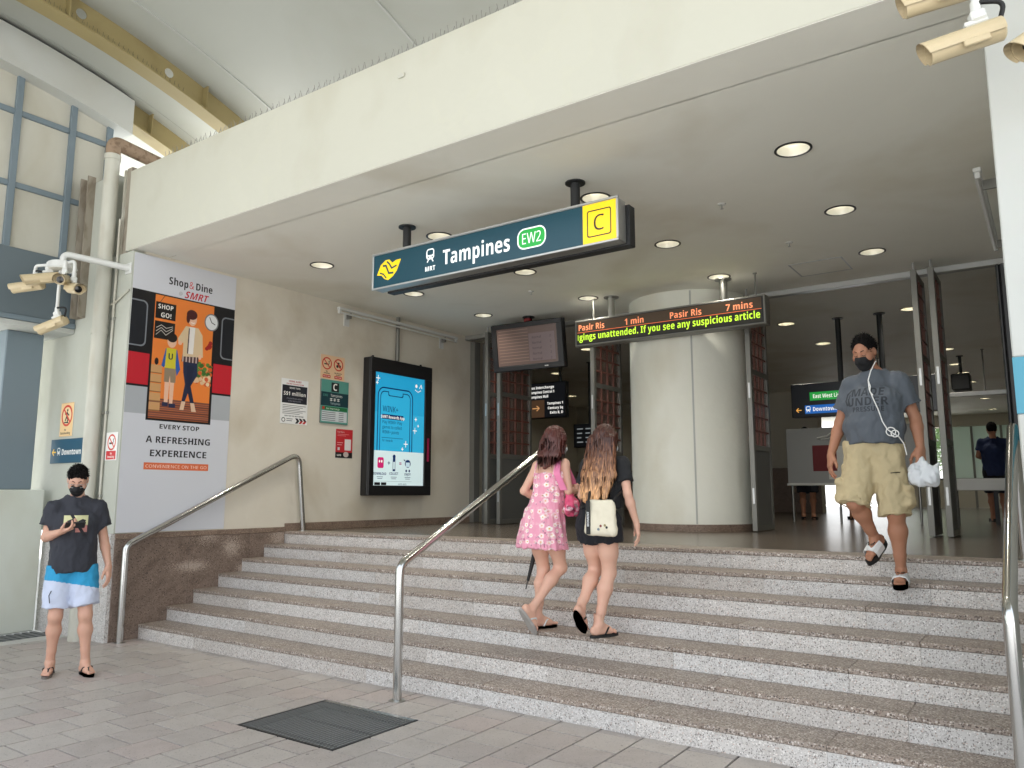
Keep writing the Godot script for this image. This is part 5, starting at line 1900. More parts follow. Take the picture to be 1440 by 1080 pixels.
	em.tube([Vector3(-0.66, 1.42, 0.014), Vector3(-0.5, 1.45, 0.014), Vector3(-0.42, 1.5, 0.014)], 0.018, 8)
	em.tube([Vector3(-0.6, 1.4, 0.014), Vector3(-0.48, 1.41, 0.014), Vector3(-0.42, 1.44, 0.014)], 0.012, 8)
	obj("swoosh_mark", em, M.white_plastic, t)
	t = thing("counter_ledge", "pale ledge on posts right of the twin folded gates", "ledge", Vector3(7.3, LAND, -9.8))
	box_part("ledge", "white_plastic", t, -0.55, 0.75, 0.53, 0.72, -0.16, 0.16, 0.01)
	for x in [-0.5, 0.05, 0.68]:
		box_part("post", "dark_steel", t, x - 0.03, x + 0.03, 0, 0.529, -0.03, 0.03)
	t = thing("ceiling_rail", "pale metal rail hung below the ceiling in the right opening", "rail", Vector3(7.4, 0, -12.0))
	box_part("bar", "aluminium", t, -2.2, 3.0, 3.34, 3.42, -0.05, 0.05, 0.004)
	for x in [-2.0, -0.2, 2.0]:
		hanger(t, x, 3.42, 0, 0.014, "stay_rod", "grey_steel")
	t = thing("ceiling_camera", "small boxy ceiling camera hung in the right opening", "camera", Vector3(6.78, 0, -12.6))
	box_part("box", "dark_steel", t, -0.16, 0.16, 3.52, 3.84, -0.2, 0.2, 0.02)
	hanger(t, 0, 3.84, 0, 0.03)
	# outside beyond the glazing and to the left: trees
	var spots := [[4.6, -34.0, 7.0, 1], [9.5, -36.0, 8.0, 2], [14.0, -33.0, 7.0, 3], [-9.0, 2.5, 6.0, 4], [-11.0, -3.5, 7.5, 5], [-8.5, 8.5, 6.5, 6]]
	var names := ["green tree outside beyond the glazed screen, leftmost", "green tree outside beyond the middle of the glazed screen", "green tree outside beyond the right of the glazed screen", "leafy tree outside beyond the low cream wall", "leafy tree outside behind the slate column", "leafy tree outside beyond the far end of the low wall"]
	mt("bark", rgb(92, 80, 68), 0.9)
	var leaf := mt("leaf", rgb(84, 112, 54), 0.6)
	leaf.vertex_color_use_as_albedo = false
	leaf.backlight_enabled = true
	leaf.backlight = rgb(60, 84, 30)
	leaf.cull_mode = BaseMaterial3D.CULL_DISABLED
	for i in spots.size():
		tree(names[i], spots[i][0], spots[i][1], spots[i][2], spots[i][3])


func tree(label: String, x: float, z: float, h: float, seed_: int) -> void:
	var q := RandomNumberGenerator.new()
	q.seed = seed_ * 77
	var t := thing("tree", label, "tree", Vector3(x, -0.06, z), 0.0, "trees outside the station")
	var b := MB.new()
	b.tube([Vector3.ZERO, Vector3(0.1, h * 0.3, 0.05), Vector3(0.05, h * 0.6, 0)], 0.2, 10, 0.1)
	var tips := []
	for i in 9:
		var a := q.randf() * TAU
		var s := Vector3(0.05, h * q.randf_range(0.3, 0.6), 0.0)
		var e := s + Vector3(cos(a), q.randf_range(0.3, 0.9), sin(a)) * h * q.randf_range(0.18, 0.3)
		b.tube([s, (s + e) / 2 + Vector3(0, -0.1, 0), e], 0.07, 6, 0.02)
		tips.append(e); tips.append((s + e) / 2)
	obj("trunk", b, M.bark, t)
	b = MB.new()
	for i in 2600:
		var c: Vector3 = tips[q.randi() % tips.size()]
		var p := c + Vector3(q.randfn(), q.randfn() * 0.8, q.randfn()) * h * 0.075
		var u := Vector3(q.randfn(), q.randfn(), q.randfn()).normalized() * q.randf_range(0.08, 0.16)
		var v := u.cross(Vector3(q.randfn(), q.randfn(), q.randfn())).normalized() * q.randf_range(0.04, 0.07)
		b.quad(p - u, p + v, p + u, p - v)
	tag(obj("crown", b, M.leaf, t), "", "", "", "stuff")


var kit := {}


func vec(a: Array) -> Vector3:
	return Vector3(a[0], a[1], a[2])


func noise(freq: float, seed_: int, oct := 2) -> FastNoiseLite:
	var f := FastNoiseLite.new()
	f.seed = seed_
	f.frequency = freq
	f.fractal_octaves = oct
	return f


func head_mesh(cell: float, slim := 1.0) -> Array:
	# origin in the middle of the head, face along +z
	var F := Field.new(Vector3(-0.11, -0.20, -0.13), Vector3(0.11, 0.14, 0.14), cell)
	F.ell(Vector3(0, 0.035, -0.014), Vector3(0.074, 0.088, 0.092), 0.01)
	F.ell(Vector3(0, -0.03, 0.024), Vector3(0.060 * slim, 0.078, 0.066), 0.04)
	F.ell(Vector3(0, -0.088, 0.05), Vector3(0.026, 0.022, 0.026), 0.04)
	for s in [-1.0, 1.0]:
		F.ell(Vector3(s * 0.042 * slim, -0.02, 0.05), Vector3(0.024, 0.022, 0.022), 0.03)
		F.cap(Vector3(s * 0.012, 0.036, 0.076), Vector3(s * 0.044, 0.037, 0.064), 0.010, 0.009, 0.018)
		F.ell(Vector3(s * 0.031, 0.012, 0.092), Vector3(0.017, 0.011, 0.014), 0.016, true)
		F.ell(Vector3(s * 0.031, 0.013, 0.071), Vector3(0.0135, 0.011, 0.0125), 0.004)
		F.ell(Vector3(s * 0.074, 0.002, -0.012), Vector3(0.010, 0.030, 0.019), 0.008)
		F.ell(Vector3(s * 0.011, -0.028, 0.092), Vector3(0.009, 0.008, 0.010), 0.010)
	F.cap(Vector3(0, 0.022, 0.080), Vector3(0, -0.024, 0.100), 0.008, 0.0115, 0.014)
	F.ell(Vector3(0, -0.055, 0.083), Vector3(0.023, 0.006, 0.010), 0.006)
	F.ell(Vector3(0, -0.066, 0.080), Vector3(0.020, 0.007, 0.010), 0.006)
	F.cap(Vector3(0, -0.05, -0.028), Vector3(0, -0.20, -0.035), 0.050 * slim, 0.054 * slim, 0.03)
	F.cut(Vector3(0, -0.185, 0), Vector3(0, -1, 0))
	return F.mesh()


func hand_mesh(curl: float, grip := 0.0) -> Array:
	# a right hand: wrist at the origin, fingers along -y, palm to +x, thumb towards +z
	var F := Field.new(Vector3(-0.04, -0.21, -0.06), Vector3(0.11, 0.04, 0.10), 0.0038)
	var kn := [Vector3(0.0, -0.090, 0.031), Vector3(-0.003, -0.095, 0.011), Vector3(-0.002, -0.092, -0.010), Vector3(0.003, -0.084, -0.029)]
	F.cap(Vector3(0, 0.03, 0), Vector3(0, -0.01, 0), 0.026, 0.025, 0.01, 0.9)
	for i in 4:
		F.cap(Vector3(0, -0.012, (kn[i].z) * 0.55), kn[i], 0.017, 0.0125, 0.016)
	F.cap(Vector3(0.010, -0.03, 0.016), Vector3(0.012, -0.062, 0.026), 0.015, 0.012, 0.014)
	var ln := [0.040, 0.045, 0.042, 0.032]
	for i in 4:
		var p: Vector3 = kn[i]
		var a := curl * (0.45 + 0.08 * i)
		var dz: float = [0.10, 0.03, -0.03, -0.10][i] * (1.0 - grip)
		for k in 3:
			var l: float = ln[i] * [1.0, 0.66, 0.52][k]
			var q := p + Vector3(sin(a), -cos(a), dz).normalized() * l
			F.cap(p, q, [0.0095, 0.0088, 0.0080][k] - (0.001 if i == 3 else 0.0), [0.0088, 0.0080, 0.0068][k] - (0.001 if i == 3 else 0.0), 0.005)
			p = q
			a += curl * [0.75, 0.6, 0.3][k]
	var t0 := Vector3(0.008, -0.022, 0.026)
	var t1 := Vector3(0.020 + 0.012 * grip, -0.052, 0.048 - 0.010 * grip)
	var t2 := Vector3(0.030 + 0.030 * grip, -0.080, 0.055 - 0.024 * grip)
	var t3 := Vector3(0.036 + 0.036 * grip, -0.102, 0.055 - 0.036 * grip)
	F.cap(t0, t1, 0.0145, 0.0118, 0.012)
	F.cap(t1, t2, 0.0112, 0.0100, 0.006)
	F.cap(t2, t3, 0.0098, 0.0078, 0.006)
	return F.mesh()


func foot_mesh() -> Array:
	# a right foot: ankle joint over the origin at y 0.085, toes along +z
	var F := Field.new(Vector3(-0.07, -0.01, -0.09), Vector3(0.07, 0.15, 0.21), 0.005)
	F.cap(Vector3(0, 0.15, -0.005), Vector3(0, 0.085, 0), 0.036, 0.036, 0.02)
	F.ell(Vector3(0, 0.034, -0.042), Vector3(0.031, 0.034, 0.036), 0.03)
	F.cap(Vector3(0, 0.07, 0.005), Vector3(0.006, 0.038, 0.085), 0.034, 0.026, 0.03)
	F.cap(Vector3(0.0, 0.026, -0.02), Vector3(-0.014, 0.022, 0.10), 0.026, 0.022, 0.025)
	F.cap(Vector3(0.0, 0.026, -0.02), Vector3(0.018, 0.024, 0.11), 0.026, 0.023, 0.025)
	for i in 5:
		var x: float = [0.026, 0.010, -0.004, -0.017, -0.030][i]
		var z: float = [0.172, 0.172, 0.164, 0.153, 0.139][i]
		var r: float = [0.0125, 0.0092, 0.0088, 0.0084, 0.008][i]
		F.cap(Vector3(x * 0.9, 0.02, 0.115), Vector3(x, r + 0.002, z), r, r * 0.95, 0.008)
	F.cut(Vector3(0, 0.001, 0), Vector3(0, -1, 0))
	return F.mesh()


func look(dir: Vector3, up := Vector3.UP) -> Basis:
	# a frame whose +z looks along dir
	var z := dir.normalized()
	var x := up.cross(z).normalized()
	return Basis(x, z.cross(x), z)


func hand_basis(dir: Vector3, palm: Vector3, right: bool) -> Basis:
	var y := -dir.normalized()
	var x := palm if right else -palm
	x = (x - y * x.dot(y)).normalized()
	var b := Basis(x, y, x.cross(y))
	return b if right else b * Basis.from_scale(Vector3(-1, 1, 1))


func torso(F: Field, J: Dictionary, B: Dictionary, g: float) -> void:
	var sx: Vector3 = (J.shL - J.shR).normalized()
	var hx: Vector3 = (J.hipL - J.hipR).normalized()
	var pel: Vector3 = (J.hipL + J.hipR) / 2 + Vector3(0, 0.04, -0.005)
	var che: Vector3 = J.chest
	var wai := pel.lerp(che, 0.5) + Vector3(0, 0.0, 0.01)
	F.cap(pel - hx * B.hw, pel + hx * B.hw, B.hr + g, B.hr + g, 0.05, B.zs)
	F.cap(wai - hx * B.ww, wai + hx * B.ww, B.wr + g, B.wr + g, 0.06, B.zs)
	F.cap(che - sx * B.cw, che + sx * B.cw, B.cr + g, B.cr + g, 0.06, B.zs)
	for s in ["shL", "shR"]:
		F.cap(J.neck + Vector3(0, -0.015, 0), J[s] - Vector3(0, 0.012, 0), 0.050 + g * 0.6, 0.044 + g * 0.6, 0.05)
	F.cap(J.neck - Vector3(0, 0.02, 0), che, 0.055 + g, B.cr * 0.9 + g, 0.05, B.zs)
	if B.get("bust", 0.0) > 0.0:
		for s in [-1.0, 1.0]:
			F.ell(che + Vector3(s * 0.06, -0.01, 0.07), Vector3(0.05 + g, 0.05 + g, 0.045 + g), 0.04)
	if B.get("belly", 0.0) > 0.0:
		F.ell(wai + Vector3(0, -0.03, 0.05), Vector3(0.12 + g, 0.12 + g, 0.09 + g), 0.06)


func body_mesh(J: Dictionary, B: Dictionary, cell: float, tone: Color, female: bool) -> ArrayMesh:
	var S := Flesh.new()
	var F := Field.new(J.lo, J.hi, cell)
	torso(F, J, B, 0.0)
	var a: float = B.arm
	var l: float = B.leg
	for s in ["L", "R"]:
		var sh: Vector3 = J["sh" + s]; var el: Vector3 = J["el" + s]; var wr: Vector3 = J["wr" + s]
		F.cap(sh, el, 0.050 * a, 0.038 * a, 0.03)
		F.cap(el, el.lerp(wr, 0.3), 0.039 * a, 0.041 * a, 0.015)
		F.cap(el.lerp(wr, 0.3), wr, 0.041 * a, 0.026 * a, 0.015)
		var hp: Vector3 = J["hip" + s]; var kn: Vector3 = J["kn" + s]; var an: Vector3 = J["an" + s]
		var back := (kn - hp).normalized().cross(Vector3.RIGHT) * -1.0
		if back.z > 0: back = -back
		F.cap(hp, hp.lerp(kn, 0.55), 0.088 * l, 0.072 * l, 0.03)
		F.cap(hp.lerp(kn, 0.55), kn, 0.072 * l, 0.052 * l, 0.03)
		F.ell(kn + Vector3(0, 0, 0.008), Vector3(0.050, 0.056, 0.052) * l, 0.02)
		var sb := (an - kn).normalized().cross(Vector3.RIGHT)
		if sb.z > 0: sb = -sb
		F.cap(kn, kn.lerp(an, 0.33) + sb * 0.012, 0.048 * l, 0.056 * l, 0.03)
		F.cap(kn.lerp(an, 0.33) + sb * 0.012, kn.lerp(an, 0.75), 0.056 * l, 0.036 * l, 0.03)
		F.cap(kn.lerp(an, 0.75), an, 0.036 * l, 0.034, 0.02)
	F.cap(J.neck - Vector3(0, 0.05, 0), J.head - J.headb.y * 0.10 - J.headb.z * 0.03, 0.056 * B.get("nk", 1.0), 0.050 * B.get("nk", 1.0), 0.03)
	S.add(F.mesh(), Transform3D(), tone)
	S.add(head_mesh(0.0045 if cell < 0.015 else 0.008, 0.92 if female else 1.0), Transform3D(J.headb, J.head), tone)
	for s in ["L", "R"]:
		var el: Vector3 = J["el" + s]; var wr: Vector3 = J["wr" + s]
		var d: Vector3 = J.get("hd" + s, (wr - el).normalized())
		var pl: Vector3 = J.get("palm" + s, Vector3(-1 if s == "L" else 1, 0, 0))
		var key: String = J.get("hand" + s, "relaxed")
		if not kit.has(key):
			kit[key] = hand_mesh(0.5) if key == "relaxed" else hand_mesh(1.25, 0.9) if key == "fist" else hand_mesh(0.75, 0.55)
		S.add(kit[key], Transform3D(hand_basis(d, pl, s == "R") * Basis.from_scale(Vector3.ONE * (0.92 if female else 1.02)), wr), tone)
		if not kit.has("foot"):
			kit.foot = foot_mesh()
		var fb := foot_frame(J, s)
		S.add(kit.foot, fb if s == "R" else fb * Transform3D(Basis.from_scale(Vector3(-1, 1, 1)), Vector3.ZERO), tone)
	return S.mesh()


func foot_frame(J: Dictionary, s: String) -> Transform3D:
	var b := look(J["toe" + s])
	return Transform3D(b, J["an" + s] - b.y * 0.085)


func cloth_mesh(F: Field, w: FastNoiseLite, amp: float, sc: Vector3, near: Array, th := 0.016) -> Array:
	if amp > 0.0:
		F.wrinkle(w, amp, sc)
		F.wrinkle(w, amp * 0.28, Vector3(sc.x * 2.4, sc.y * 1.7, sc.z * 2.4))
	F.shell(th, near)
	return F.mesh()


func flesh(a: Array) -> ArrayMesh:
	var s := Flesh.new()
	s.add(a)
	return s.mesh()


func printed_cloth(a: Array, r: Rect2, plain: Material, ink: Material) -> ArrayMesh:
	# the part of a garment's front inside r (x, y of the wearer) takes the printed material
	var V: PackedVector3Array = a[0]
	var N: PackedVector3Array = a[1]
	var I: PackedInt32Array = a[2]
	var U := PackedVector2Array()
	for p in V:
		U.append(Vector2((p.x - r.position.x) / r.size.x, 1.0 - (p.y - r.position.y) / r.size.y))
	var A := PackedInt32Array()
	var Bi := PackedInt32Array()
	for t in range(0, I.size(), 3):
		var c := (V[I[t]] + V[I[t + 1]] + V[I[t + 2]]) / 3.0
		var f := N[I[t]].z > 0.1 and r.has_point(Vector2(c.x, c.y)) and c.z > 0.04
		if f: Bi.append_array([I[t], I[t + 1], I[t + 2]])
		else: A.append_array([I[t], I[t + 1], I[t + 2]])
	var m := ArrayMesh.new()
	for k in 2:
		var q := []
		q.resize(Mesh.ARRAY_MAX)
		q[Mesh.ARRAY_VERTEX] = V
		q[Mesh.ARRAY_NORMAL] = N
		q[Mesh.ARRAY_TEX_UV] = U
		q[Mesh.ARRAY_INDEX] = A if k == 0 else Bi
		m.add_surface_from_arrays(Mesh.PRIMITIVE_TRIANGLES, q)
		m.surface_set_material(k, plain if k == 0 else ink)
	return m


func cloth(called: String, c: Color) -> StandardMaterial3D:
	var m := mt(called, c, 0.85)
	var n := NoiseTexture2D.new()
	n.width = 128; n.height = 128; n.seamless = true; n.as_normal_map = true; n.bump_strength = 3.0
	n.noise = noise(0.12, 5, 3)
	m.normal_enabled = true
	m.normal_texture = n
	m.normal_scale = 0.22
	m.uv1_triplanar = true
	m.uv1_scale = Vector3.ONE * 9.0
	m.rim_enabled = true
	m.rim = 0.15
	return m


func tshirt(J: Dictionary, B: Dictionary, hem: float, g: float, sleeve: float, seed_: int) -> Array:
	var F := Field.new(J.lo, J.hi, 0.0095)
	torso(F, J, B, g)
	var pel: Vector3 = (J.hipL + J.hipR) / 2
	F.cap(J.chest + Vector3(0, -0.05, 0), pel + Vector3(0, -0.06, 0), B.cr + 0.035 + g, B.hr + 0.03 + g, 0.06, B.zs)
	for s in ["L", "R"]:
		var sh: Vector3 = J["sh" + s]; var el: Vector3 = J["el" + s]
		F.cap(sh - Vector3(0, 0.006, 0), sh.lerp(el, sleeve), (0.048 + g * 0.7) * B.arm, (0.050 + g * 1.1) * B.arm, 0.035, 1.0, true)
	F.ell(J.neck + Vector3(0, 0.05, 0.012), Vector3(0.070, 0.052, 0.074), 0.012, true)
	F.cut(Vector3(0, hem, 0), Vector3(0.0, -1, 0.04).normalized())
	var near := [[Vector3(0, hem, 0), Vector3.UP, 0.05]]
	for s in ["L", "R"]:
		near.append([(J["sh" + s] as Vector3).lerp(J["el" + s], sleeve + 0.02), 0.055])
	return cloth_mesh(F, noise(1.0, seed_, 3), 0.014, Vector3(10, 6, 10), near)


func ring(called: String, c: Vector3, axis: Vector3, rx: float, rz: float, r: float, m: Material, t: Node) -> void:
	# a stitched edge round a sleeve, a hem or a neck
	var y := axis.normalized()
	var x := y.cross(Vector3.BACK if absf(y.z) < 0.9 else Vector3.RIGHT).normalized()
	var z := x.cross(y)
	var loop := []
	for i in 33:
		loop.append(c + x * cos(TAU * i / 32) * rx + z * sin(TAU * i / 32) * rz)
	var b := MB.new()
	b.tube(loop, r, 6)
	obj(called, b, m, t)


func edges(t: Node, J: Dictionary, B: Dictionary, g: float, sleeve: float, m: Material) -> void:
	for s in ["L", "R"]:
		var sh: Vector3 = J["sh" + s]
		var el: Vector3 = J["el" + s]
		var r: float = (0.050 + g * 1.1) * B.arm + 0.001
		ring("sleeve_hem", sh.lerp(el, sleeve - 0.015), el - sh, r, r, 0.004, m, t)
	ring("collar", J.neck + Vector3(0, 0.014, 0.010), Vector3(0, 1, 0.42), 0.066 * B.get("nk", 1.0), 0.070 * B.get("nk", 1.0), 0.0065, m, t)


func hair_short(seed_: int, curly: bool) -> Array:
	var F := Field.new(Vector3(-0.13, -0.12, -0.15), Vector3(0.13, 0.18, 0.14), 0.0045)
	F.ell(Vector3(0, 0.052, -0.018), Vector3(0.0785, 0.088 + (0.007 if curly else 0.005), 0.097), 0.01)
	F.ell(Vector3(0, 0.02, -0.05), Vector3(0.0745, 0.085, 0.064), 0.02)
	if not curly:
		for i in 9:
			var x := -0.06 + i * 0.015
			F.cap(Vector3(x, 0.115, 0.045), Vector3(x + 0.012, 0.068 + 0.012 * (i % 3), 0.084 - absf(x) * 0.4), 0.014, 0.004, 0.012)
	F.wrinkle(noise(1.0, seed_, 2), 0.011 if curly else 0.009, Vector3(60, 60, 60) if curly else Vector3(55, 14, 30))
	F.ell(Vector3(0, -0.045, 0.088), Vector3(0.073, 0.153 if curly else 0.122, 0.088 if curly else 0.078), 0.006, true)
	for s in [-1.0, 1.0]:
		F.ell(Vector3(s * 0.087, -0.015, 0.004), Vector3(0.03, 0.058, 0.04), 0.006, true)
	F.cut(Vector3(0, -0.075, 0), Vector3(0, -1, 0.35).normalized())
	return F.mesh()


func strands(S: Flesh, count: int, low: float, high: float, width: float, seed_: int, flow: Vector3, lift: float, wild: float, skip: Callable, dye := []) -> void:
	# thin blades of hair growing from the surface of the hair mass
	var q := RandomNumberGenerator.new()
	q.seed = seed_
	var n0 := S.V.size()
	for i in count:
		var k := q.randi() % n0
		var p := S.V[k]
		var n := S.N[k]
		if n.y < -0.25 or skip.call(p): continue
		var d := (flow + n * lift + Vector3(q.randfn(), q.randfn(), q.randfn()) * wild).normalized()
		var l := q.randf_range(low, high)
		var w := d.cross(n).normalized() * width
		if w.length() < width * 0.5: continue
		var b := S.V.size()
		var tint := Color.WHITE
		if dye.size():
			var u := q.randf_range(-0.5, 0.5)
			tint = ((dye[0] as Color).lerp(dye[1], clampf((l * 0.6 - p.y - dye[2]) / (dye[3] - dye[2]) + u * 0.35, 0.0, 1.0)) * (1.0 + 0.3 * u)).clamp()
		var a := p - n * 0.003
		var m := p + d * l * 0.5 + n * 0.001
		for e in [a - w, a + w, m - w * 0.8, m + w * 0.8, p + d * l - n * 0.004]:
			S.V.append(e); S.N.append(n)
			S.C.append(S.C[k] if dye.is_empty() else tint)
		S.I.append_array([b, b + 1, b + 2, b + 1, b + 3, b + 2, b + 2, b + 3, b + 4])


func mask_mesh() -> Array:
	var F := Field.new(Vector3(-0.10, -0.15, -0.02), Vector3(0.10, 0.05, 0.15), 0.0042)
	F.ell(Vector3(0, -0.035, 0.030), Vector3(0.0665, 0.080, 0.073), 0.01)
	F.ell(Vector3(0, -0.090, 0.055), Vector3(0.034, 0.026, 0.033), 0.03)
	F.cap(Vector3(0, 0.006, 0.082), Vector3(0, -0.03, 0.106), 0.012, 0.016, 0.03)
	F.cap(Vector3(-0.03, -0.045, 0.088), Vector3(0.03, -0.045, 0.088), 0.014, 0.014, 0.02)
	F.cut(Vector3(0, 0.0, 0.10), Vector3(0, 1, -0.12).normalized())
	F.cut(Vector3(0, 0, 0.018), Vector3(0, 0.25, -1).normalized())
	return F.mesh()


func face_parts(t: Node3D, J: Dictionary, hairm: Array, hair: Material, mask: Material, brows := true) -> void:
	var X := Transform3D(J.headb, J.head)
	var h := Flesh.new()
	h.add(hairm, X)
	strands(h, 1500, 0.012, 0.026, 0.0016, 3, J.headb * Vector3(0.15, -0.35, 0.15), 0.6, 0.22, func(p): return (X.affine_inverse() * p).z > 0.045 and (X.affine_inverse() * p).y < 0.115)
	obj("hair", h.mesh(), hair, t)
	if not kit.has("mask"): kit.mask = mask_mesh()
	h = Flesh.new()
	h.add(kit.mask, X)
	var mk := obj("face_mask", h.mesh(), mask, t)
	for s in [-1.0, 1.0]:
		var b := MB.new()
		b.xf = X
		b.tube(bend([Vector3(s * 0.062, -0.01, 0.03), Vector3(s * 0.076, 0.02, -0.005), Vector3(s * 0.078, -0.03, -0.02), Vector3(s * 0.064, -0.06, 0.02)], 0.015, 4), 0.0016, 5)
		obj("ear_loop", b, mask, mk)
		if brows:
			b = MB.new()
			b.xf = X
			b.tube([Vector3(s * 0.013, 0.037, 0.0865), Vector3(s * 0.032, 0.043, 0.0795), Vector3(s * 0.05, 0.036, 0.064)], 0.0042, 6, 0.002)
			obj("eyebrow", b, hair, t)
			b = MB.new()
			b.xf = X
			b.tube([Vector3(s * 0.018, 0.0075, 0.0815), Vector3(s * 0.031, 0.0045, 0.0852), Vector3(s * 0.044, 0.0075, 0.0755)], 0.0024, 5)
			obj("eyelashes", b, M.lash, t)


func sole_shape(w: float) -> PackedVector2Array:
	# outline of a sandal's sole seen from above: x across, y along
	var p := PackedVector2Array()
	for i in 28:
		var a := TAU * i / 28.0
		var y := 0.052 + 0.138 * sin(a)
		var x := (0.044 if y > 0.06 else 0.037) * w * cos(a)
		p.append(Vector2(x * (1.0 if y > 0.1 or y < 0.02 else 0.93) + (0.004 if y > 0.1 else 0.0), y))
	return p


func flipflop(t: Node3D, J: Dictionary, s: String, sole: Material, strap: Material) -> void:
	var X := foot_frame(J, s)
	var sg := 1.0 if s == "R" else -1.0
	var m := MB.new()
	m.xf = X * Transform3D(Basis(Vector3(sg, 0, 0), Vector3(0, 0, 1), Vector3(0, -1, 0)), Vector3(0, 0.0, 0))
	m.prism(sole_shape(1.0), 0.0, 0.02)
	var o := obj("sandal", m, sole, t)
	m = MB.new()
	m.xf = X
	m.tube(bend([Vector3(-0.042, 0.004, 0.03), Vector3(-0.036, 0.05, 0.065), Vector3(sg * 0.012, 0.05, 0.115), Vector3(sg * 0.016, 0.012, 0.142)], 0.03, 6), 0.0065, 8)
	m.tube(bend([Vector3(0.042, 0.004, 0.03), Vector3(0.036, 0.05, 0.065), Vector3(sg * 0.014, 0.052, 0.115), Vector3(sg * 0.016, 0.014, 0.142)], 0.03, 6), 0.0065, 8)
	obj("strap", m, strap, o)


func slide(t: Node3D, J: Dictionary, s: String) -> void:
	var X := foot_frame(J, s)
	var sg := 1.0 if s == "R" else -1.0
	var m := MB.new()
	m.xf = X * Transform3D(Basis(Vector3(sg, 0, 0), Vector3(0, 0, 1), Vector3(0, -1, 0)), Vector3(0, 0.002, 0))
	m.prism(sole_shape(1.12), 0.0, 0.034)
	var o := obj("sandal", m, M.sandal_black, t)
	m = MB.new()
	m.xf = X
	var prof := [Vector2(-0.056, -0.006), Vector2(-0.055, 0.03), Vector2(-0.040, 0.058), Vector2(0.0, 0.071), Vector2(0.040, 0.060), Vector2(0.055, 0.03), Vector2(0.056, -0.006)]
	for i in prof.size() - 1:
		var a: Vector2 = prof[i]
		var b: Vector2 = prof[i + 1]
		for lay in [0.0, -0.008]:
			var a0 := Vector3(a.x * (1.0 + lay * 6), a.y + lay + 0.008, 0.015); var b0 := Vector3(b.x * (1.0 + lay * 6), b.y + lay + 0.008, 0.015)
			var a1 := Vector3(a.x * 0.97, a.y * 0.78 + lay + 0.006, 0.118); var b1 := Vector3(b.x * 0.97, b.y * 0.78 + lay + 0.006, 0.118)
			if lay == 0.0: m.quad(a1, b1, b0, a0)
			else: m.quad(a0, b0, b1, a1)
		m.quad(Vector3(a.x * 0.97, a.y * 0.78 - 0.002, 0.118), Vector3(b.x * 0.97, b.y * 0.78 - 0.002, 0.118), Vector3(b.x * 0.97, b.y * 0.78 + 0.006, 0.118), Vector3(a.x * 0.97, a.y * 0.78 + 0.006, 0.118))
	var st := obj("strap", m, M.strap_white, o)
	# the mark: two slanted letters on the strap
	var lt := MB.new()
	var b2 := look(Vector3(0, -0.17, 1)) 
	lt.xf = X * Transform3D(Basis(b2.x, -b2.z * -1.0, b2.y), Vector3(0, 0.0745, 0.062)) if false else X * Transform3D(Basis(Vector3(1, 0, 0), Vector3(0, 0.16, -1).normalized(), Vector3(0, 1, 0.16).normalized()), Vector3(0, 0.0755, 0.066))
	letters(lt, "NB", 0.034, 0.25)
	obj("mark", lt, M.sandal_black, st)


func letters(m: MB, s: String, h: float, slant: float) -> void:
	# flat letters centred on the origin of m.xf, in its x, y
	var p := Painter.new(4, 4, 1, Color.BLACK)
	p.text(s, 0, 0, 1.0, Color.BLACK)
	var t: PackedVector3Array = Painter.cache[s + "b"][0]
	var cap = Painter.cache["captrue"]
	var k: float = h / (cap[1] - cap[0])
	var lo := 1e9
	var hi := -1e9
	for q in t:
		lo = minf(lo, q.x); hi = maxf(hi, q.x)
	for i in range(0, t.size(), 3):
		var w := []
		for j in 3:
			var y: float = (t[i + j].y - cap[0]) * k - h / 2
			w.append(Vector3((t[i + j].x - (lo + hi) / 2) * k + slant * y, y, 0))
		var n := Vector3(0, 0, 1)
		if (w[1] - w[0]).cross(w[2] - w[0]).z > 0: m.tri(w[0], w[1], w[2], n, n, n)
		else: m.tri(w[0], w[2], w[1], n, n, n)


func joints(d: Dictionary, yaw: float, pitch: float, roll := 0.0) -> Dictionary:
	var J := {}
	for k in d:
		J[k] = vec(d[k]) if d[k] is Array else d[k]
	J.headb = Basis.from_euler(Vector3(deg_to_rad(pitch), deg_to_rad(yaw), deg_to_rad(roll)))
	J.lo = Vector3(-0.52, -0.02, -0.40)
	J.hi = Vector3(0.46, 1.62, 0.46)
	return J


